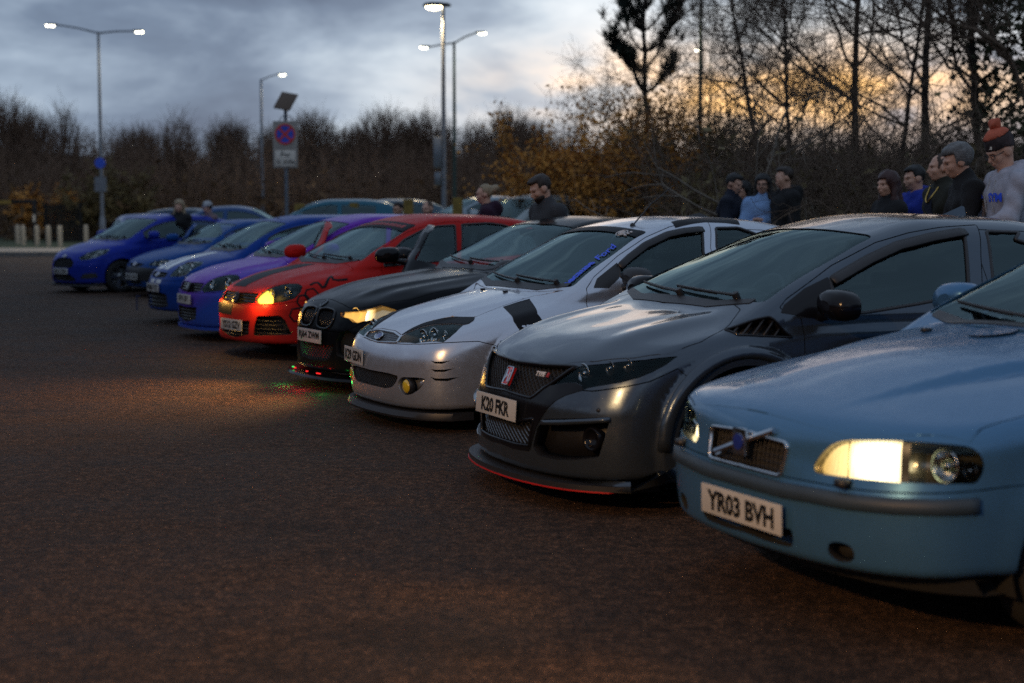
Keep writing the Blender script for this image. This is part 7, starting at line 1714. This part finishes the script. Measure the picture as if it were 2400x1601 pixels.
def person(px, D, top, h, face, label, top_m, hair=None, style='short', lean=0., head=(0, 0), arms='down', hood=False, skin=0, beard=False, extras=None, bottom='denim', g=.9, kid=1., group=None):
    """stands at depth D with the crown at photo row `top`; face = heading in degrees, 180 looks left in the picture"""
    zt = EYE + (HORIZON - top) / F_PX * D; z0 = zt - h * (.985 if lean < 5 else .985 - .35 * (1 - math.cos(math.radians(lean)))); X = gx(px, D)
    root = empty('person', (X, D, z0), math.radians(face), label, 'person', group); k = h / 1.75; th = math.radians(lean); T = lambda v: np.array(v, float)
    hipz = .93 * k
    def up(v):
        """torso frame: rotate about the hips"""
        v = T(v); q = v - T((0, 0, hipz)); c, s = math.cos(th), math.sin(th); return T((q[0] * c + q[2] * s, q[1], -q[0] * s + q[2] * c)) + T((0, 0, hipz))
    sw = .19 * k * g; shl = [up((0, s * sw, 1.395 * k)) for s in (1, -1)]
    A = {'down': [((.0, .24, 1.12), (.06, .25, .86)), ((.0, -.24, 1.12), (.06, -.25, .86))], 'crossed': [((.08, .25, 1.14), (.19, .01, 1.18)), ((.08, -.25, 1.13), (.23, -.02, 1.11))], 'phone': [((.04, .25, 1.14), (.30, .08, 1.15)), ((.04, -.25, 1.14), (.30, -.05, 1.13))], 'roof': [((.14, .27, 1.16), (.36, .16, 1.10)), ((.16, -.27, 1.17), (.40, -.12, 1.08))], 'reach': [((.20, .24, 1.26), (.48, .12, 1.30)), ((.02, -.24, 1.14), (.10, -.22, .90))]}[arms]
    A = [tuple(up(T(p) * k) for p in q) for q in A]
    hc = up((.02 * k, 0, 1.625 * k)); nb = up((0, 0, 1.47 * k)); yaw, pit = math.radians(head[0]), math.radians(head[1] + lean * .55)
    R = np.array(Matrix.Rotation(yaw, 3, 'Z') @ Matrix.Rotation(pit, 3, 'Y')); H = lambda v: hc + R @ (T(v) * k)
    sk = M_SKIN[skin]
    pr = [('e', hc + R @ (T((-.008, 0, .022)) * k), T((.096, .077, .092)) * k, R), ('e', H((.022, 0, -.045)), T((.072, .058, .070)) * k, R), ('e', H((.062, 0, -.088)), T((.024, .026, .022)) * k, R), ('c', H((.088, 0, .008)), H((.112, 0, -.030)), .010 * k, .014 * k), ('e', H((.076, 0, .022)), T((.022, .055, .014)) * k, R), ('c', nb, H((-.015, 0, -.05)), .060 * k, .054 * k), ('e', H((.094, 0, -.062)), T((.010, .024, .010)) * k, R)]
    for s in (1, -1): pr.append(('e', H((-.005, s * .080, -.012)), T((.028, .011, .034)) * k, R)); pr.append(('e', H((.062, s * .036, -.028)), T((.03, .026, .026)) * k, R))
    sub = [('e', H((.098, s * .033, .002)), T((.016, .018, .011)) * k, R) for s in (1, -1)]
    tor = [('c', up((0, .06 * g * k, 1.30 * k)), up((0, -.06 * g * k, 1.30 * k)), .125 * k, .125 * k), ('c', up((0, 0, 1.15 * k)), up((0, 0, .98 * k)), .13 * k * g, .135 * k), ('c', shl[0], shl[1], .052 * k, .052 * k), ('c', up((0, .05 * k, 1.435 * k)), up((0, -.05 * k, 1.435 * k)), .045 * k, .045 * k)]
    arm = []; hands = []
    for s, sh, (el, ha) in zip((1, -1), shl, A):
        arm += [('c', sh, el, .052 * k, .042 * k), ('c', el, ha, .042 * k, .030 * k)]
        d = ha - el; d /= np.linalg.norm(d); side = np.cross(d, T((0, 0, 1))); side /= max(np.linalg.norm(side), 1e-6); dn = np.cross(side, d)
        hands.append(('c', ha, ha + d * .075 * k, .030 * k, .032 * k))
        for i, (o, L_) in enumerate(((-.024, .062), (-.008, .075), (.008, .072), (.024, .056))):
            b = ha + d * .085 * k + side * o * k; m_ = b + d * L_ * .55 * k; hands += [('c', b, m_, .0095 * k, .0085 * k), ('c', m_, m_ + (d * .6 - dn * .5) * L_ * .5 * k, .0085 * k, .0075 * k)]
        t0 = ha + d * .03 * k + side * -.026 * k * s; hands.append(('c', t0, t0 + (d * .7 - side * .6 * s) * .055 * k, .011 * k, .009 * k))
    legs = []
    for s in (1, -1): legs += [('c', (0, s * .09 * k, hipz), (.015, s * .10 * k, .50 * k), .085 * k, .058 * k), ('c', (.015, s * .10 * k, .50 * k), (-.02, s * .105 * k, .09 * k), .056 * k, .038 * k), ('c', (-.03, s * .105 * k, .05 * k), (.12, s * .12 * k, .035 * k), .045 * k, .035 * k)]
    body = Blob(pr + tor + arm + hands + legs, .022 * k, sub); body.build('body', sk, root, .0165 if D < 17 else .028)
    for s in (1, -1):
        mb = MB(); c = H((.081, s * .033, .001)); mb.lathe([(.001, -.008), (.006, -.006), (.009, 0), (.006, .006), (.001, .008)], c=c, n=8); mb.build('eye', M_EYE, root)
    grow = .026 * k; cl = [(q[0], q[1], q[2], q[3] + grow, q[4] + grow) for q in tor] + [(q[0], q[1], q[1] + (T(q[2]) - T(q[1])) * (.96 if i % 2 else 1), q[3] + .022 * k, q[4] + .020 * k) for i, q in enumerate(arm)]
    cl.append(('c', up((0, 0, .98 * k)), up((-.005, 0, .84 * k)), .155 * k * g, .165 * k * g))
    if hood: cl += [('c', up((-.10, .08, 1.47) * T(k)), up((-.10, -.08, 1.47) * T(k)), .070 * k, .070 * k), ('c', up((-.06, .10, 1.45) * T(k)), up((.05, .06, 1.46) * T(k)), .04 * k, .026 * k), ('c', up((-.06, -.10, 1.45) * T(k)), up((.05, -.06, 1.46) * T(k)), .04 * k, .026 * k), ('e', up((-.13, 0, 1.42) * T(k)), T((.075, .12, .085)) * k)]
    else: cl.append(('c', nb - T((0, 0, .02)), nb + (H((-.01, 0, -.05)) - nb) * .35, .072 * k, .070 * k))
    jk = Blob(cl, .045 * k); jo = jk.build('top', top_m, root,   .022 if D < 17 else .032, 0, (px % 7, D % 5, top % 6))
    tr = Blob([(q[0], T(q[1]), T(q[2]), q[3] + .018 * k, q[4] + .022 * k) for i, q in enumerate(legs) if i % 3 != 2] + [('c', (0, .06 * k, hipz), (0, -.06 * k, hipz), .13 * k, .13 * k)], .04); tr.build('trousers', CL[bottom], root, .05)
    sh_ = Blob([(q[0], T(q[1]), T(q[2]), q[3] + .008, q[4] + .010) for i, q in enumerate(legs) if i % 3 == 2], .02); sh_.build('shoes', CL['black'], root, .035)
    if hair:
        hp = [('e', hc + R @ (T((-.018, 0, .034)) * k), T((.103, .086, .095)) * k, R)]
        fr_ = lambda lim, top_: (lambda P: np.maximum(np.minimum((((P - hc) @ R)[:, 0] / k - lim), top_ - ((P - hc) @ R)[:, 2] / k), -.3))
        if style == 'crop': hp = [('e', hc + R @ (T((-.012, 0, .024)) * k), T((.098, .080, .092)) * k, R)]; cut = fr_(.045, .078)
        elif style == 'short': hp += [('e', H((.02, 0, .088)), T((.075, .068, .034)) * k, R)]; cut = fr_(.035, .072)
        elif style == 'curly': hp = [('e', hc + R @ (T((-.02, 0, .036)) * k), T((.118, .100, .105)) * k, R), ('e', H((.025, 0, .092)), T((.066, .075, .036)) * k, R)]; cut = fr_(.030, .066)
        elif style == 'bun': hp += [('e', H((-.13, 0, .045)), T((.052, .058, .055)) * k, R), ('e', H((-.165, .0, .065)), T((.03, .05, .04)) * k, R)]; cut = fr_(.022, .074)
        else:
            for s in (1, -1): hp += [('c', H((-.02, s * .075, .02)), H((.0, s * .095, -.16)), .036 * k, .040 * k), ('c', H((.0, s * .095, -.16)), up((.055 * k, s * .11 * k, 1.22 * k)), .040 * k, .026 * k)]
            hp += [('c', H((-.07, 0, 0)), up((-.12 * k, 0, 1.22 * k)), .075 * k, .06 * k)]; hp[0] = ('e', hc + R @ (T((-.016, 0, .042)) * k), T((.116, .104, .108)) * k, R); cut = fr_(.028, .060)
            cut0 = cut; cut = lambda P: np.where(((P - hc) @ R)[:, 2] < -.10 * k, -.3, np.minimum(cut0(P), .02 - (np.abs(((P - hc) @ R)[:, 1]) / k - .066)) if False else np.where(np.abs(((P - hc) @ R)[:, 1]) > .060 * k, -.3, cut0(P)))
        Blob(hp, .02, cut=cut).build('hair', HAIR[hair], root, .0135 if D < 17 else .02, .004)
    if beard: Blob([('e', H((.040, 0, -.070)), T((.066, .062, .050)) * k, R), ('e', H((.068, 0, -.098)), T((.03, .036, .028)) * k, R)], .02, cut=lambda P: ((P - hc) @ R)[:, 2] / k + .048).build('beard', HAIR['brown'], root, .014)
    if extras: extras(root, k, H, up, R, hc, jk, A, jo)
    return root
def print_on(jk, root, parent, text, size, m, c, d, k, bold=.002):
    """lettering laid on the chest"""
    t = text_mesh(text, size, m, bold); co = np.array([v.co[:] for v in t.vertices]); d = np.array(d, float); d /= np.linalg.norm(d); e1 = np.cross((0, 0, 1), d); e1 /= np.linalg.norm(e1); e2 = np.cross(d, e1)
    P = np.array(c) + co[:, :1] * e1 + co[:, 1:2] * e2; Q, hit = jk.cast(P + d * .3, np.repeat(-d[None], len(P), 0), 1.0); Q = Q + d * .014; t.vertices.foreach_set('co', Q.ravel()); t.update(); obj_me('lettering', t, parent)
def build_people():
    GA, GB, GC = 'people standing behind the grey hatchback', 'young people standing by the scrub', 'people among the parked cars'
    def beanie(root, k, H, up, R, hc, jk, A, jo):
        b = Blob([('e', hc + R @ (np.array((-.012, 0, .060)) * k), np.array((.110, .094, .105)) * k, R)], .02, cut=lambda P: .030 - ((P - hc) @ R)[:, 2] / k - .35 * np.maximum(0, -((P - hc) @ R)[:, 0]) ); bo = b.build('beanie', CL['beanie'], root, .013, .003)
        Blob([('e', hc + R @ (np.array((-.012, 0, .072)) * k), np.array((.112, .096, .102)) * k, R)], .02, cut=lambda P: .112 - ((P - hc) @ R)[:, 2] / k).build('beanie_crown', CL['coral'], bo, .013, .003)
        Blob([('e', H((-.035, 0, .192)), np.array((.046, .046, .042)) * k)], .02).build('pompom', CL['coral'], bo, .009, .010)
        mb = MB(); mb.box(H((.088, .03, .062)), (.008, .045, .022)); mb.build('label_patch', M_SIGNWHITE, bo)
        mb = MB()
        for s in (1, -1): mb.tube([H((.108 - abs(.03 * math.cos(a)) * .3, s * .036 + .024 * math.cos(a), .0 + .019 * math.sin(a))) for a in np.linspace(0, 6.283, 17)], .0028, 5, False); mb.tube([H((.098, s * .060, .004)), H((.0, s * .082, .006))], .0025, 5)
        mb.tube([H((.112, -.012, .004)), H((.114, 0, .007)), H((.112, .012, .004))], .0025, 5); mb.build('glasses', M_BLACK, root)
        print_on(jk, root, jo, 'SYM', .085, M_BLUETXT, up((.10 * k, .085 * k, 1.30 * k)), (1, .25, 0), k, .004); print_on(jk, root, jo, 'Cat', .040, M_BLUETXT, up((.10 * k, -.085 * k, 1.31 * k)), (1, -.25, 0), k, .001)
        mb = MB()
        for s in (1, -1): p = up((.12 * k, s * .05 * k, 1.43 * k)); q, h_ = jk.cast(np.array([p + np.array((.3, 0, 0)), up((.12 * k, s * .055 * k, 1.30 * k)) + np.array((.3, 0, 0)), up((.12 * k, s * .06 * k, 1.20 * k)) + np.array((.3, 0, 0))]), np.repeat(np.array([[-1., 0, 0]]), 3, 0), 1); mb.tube(q + np.array((.006, 0, 0)), .006, 5)
        mb.build('drawstrings', CL['cap'], jo)
    person(2378, 11.5, 322, 1.84, 186, 'man in grey hoodie and coral pompom beanie with glasses looking down', CL['grey'], None, lean=9, head=(10, 22), arms='roof', hood=True, extras=beanie, g=1.08, group=GA)
    person(2304, 11.9, 345, 1.84, 176, 'grey-haired man in a black coat leaning left behind the grey car', CL['black'], 'grey', 'curly', lean=16, head=(4, 10), arms='roof', g=1.12, group=GA)
    def chain(root, k, H, up, R, hc, jk, A, jo):
        P = np.array([up(((.10 - .06 * abs(t)) * k + .02, .075 * t * k, (1.46 - .13 * (1 - t * t)) * k)) for t in np.linspace(-1, 1, 15)]); Q, h_ = jk.cast(P + np.array((.3, 0, 0)), np.repeat(np.array([[-1., 0, 0]]), 15, 0), .6); mb = MB(); mb.tube(Q + np.array((.012, 0, 0)), .008, 6); mb.build('chain_necklace', plain('gold', (.65, .42, .12), .25, 1.), root)
        t = Out.__new__(Out); P = []; 
        pts = np.array([up((.2 * k, y * k, z * k)) for y, z in ((-.055, 1.45), (.055, 1.45), (.075, 1.2), (.07, .98), (-.07, .98), (-.075, 1.2))]); o = Out(jk, pts, (1, 0, 0), .01); v, f, n = o.patch(.004, 0, .04); obj('tee_shirt', v, f, CL['tee'], root, n)
    person(2214, 13.6, 366, 1.82, 192, 'shaven-headed man in olive jacket wearing a gold chain', CL['olive'], 'crop', 'crop', lean=3, head=(-14, 2), extras=chain, beard=False, g=1.05, group=GA)
    person(2152, 15.0, 394, 1.74, 200, 'dark-haired lad in bright blue hoodie half hidden behind the shaven-headed man', CL['blue'], 'dark', 'short', head=(-8, 8), hood=True, lean=4, group=GA, extras=lambda root, k, H, up, R, hc, jk, A, jo: print_on(jk, root, jo, 'SYM', .09, M_WHITETXT, up((.10 * k, -.02, 1.25 * k)), (1, -.1, 0), k, .004))
    person(2085, 14.6, 410, 1.68, 196, 'woman with long dark red hair and folded arms in a black top', CL['black'], 'red', 'long', head=(10, 4), arms='crossed', g=.95, lean=2, group=GA, extras=lambda root, k, H, up, R, hc, jk, A, jo: print_on(jk, root, jo, 'TRUMPH', .06, M_WHITETXT, up((.10 * k, .0, 1.10 * k)), (1, 0, 0), k, .003))
    person(1704, 18.6, 412, 1.74, -28, 'lad in a dark jacket with his back half turned holding a phone', CL['navy'], 'dark', 'short', head=(-10, 16), arms='phone', lean=5, group=GB)
    person(1743, 19.4, 432, 1.62, 215, 'hooded child figure between the lad with phone and the woman in pale blue', CL['black'], 'dark', 'long', head=(0, 10), hood=True, arms='phone', group=GB, g=.85)
    def specs(root, k, H, up, R, hc, jk, A, jo):
        mb = MB()
        for s in (1, -1): mb.tube([H((.106, s * .036 + .026 * math.cos(a), .0 + .020 * math.sin(a))) for a in np.linspace(0, 6.283, 13)], .004, 4, False)
        mb.build('glasses', M_BLACK, root)
    person(1785, 18.4, 416, 1.68, 262, 'woman in pale blue jumper with long dark hair, glasses and folded arms', CL['paleblue'], 'dark', 'long', head=(-14, 0), arms='crossed', g=.92, extras=specs, group=GB)
    person(1838, 18.0, 397, 1.80, 196, 'brown-haired lad in black hoodie facing left', CL['black'], 'brown', 'short', head=(0, 4), hood=True, g=1.0, group=GB)
    person(1308, 14.8, 416, 1.80, 206, 'bearded man in a grey jacket looking down behind the black car', CL['slate'], 'brown', 'short', lean=14, head=(-6, 20), beard=True, g=1.1, group=GC)
    person(1148, 18.8, 437, 1.70, 182, 'woman with blonde bun in a plum coat facing left', CL['plum'], 'blonde', 'bun', head=(0, 4), hood=True, lean=4, group=GC)
    person(1017, 23.5, 474, 1.66, 232, 'bearded man whose head shows above the red car roof', CL['navy'], 'crop', 'crop', lean=10, head=(0, 6), beard=True, group=GC)
    person(942, 25.0, 477, 1.62, 232, 'dark-haired lad whose head shows above the purple car roof', CL['navy'], 'dark', 'short', head=(0, 4), lean=6, group=GC, skin=1)
    person(424, 29.8, 473, 1.68, 255, 'woman with long blonde hair in a dark coat by an open car door', CL['black'], 'blonde', 'long', head=(10, 6), group=GC, bottom='black')
    def cap(root, k, H, up, R, hc, jk, A, jo): Blob([('e', hc + R @ (np.array((-.015, 0, .052)) * k), np.array((.110, .094, .095)) * k, R)], .02, cut=lambda P: .030 - ((P - hc) @ R)[:, 2] / k).build('hat', CL['cap'], root, .018)
    person(500, 30.6, 476, 1.66, 222, 'person in a white hat and pink top resting an arm on a car door', CL['pink'], 'dark', 'short', lean=8, head=(-8, 10), arms='reach', extras=cap, group=GC, bottom='black')
# ---------------------------------------------------------------- build
build_front_row(); build_back_row()
build_ground(); build_furniture(); build_trees(); build_people()
bpy.data.objects.remove(_ta); bpy.data.objects.remove(_tb)
flush()
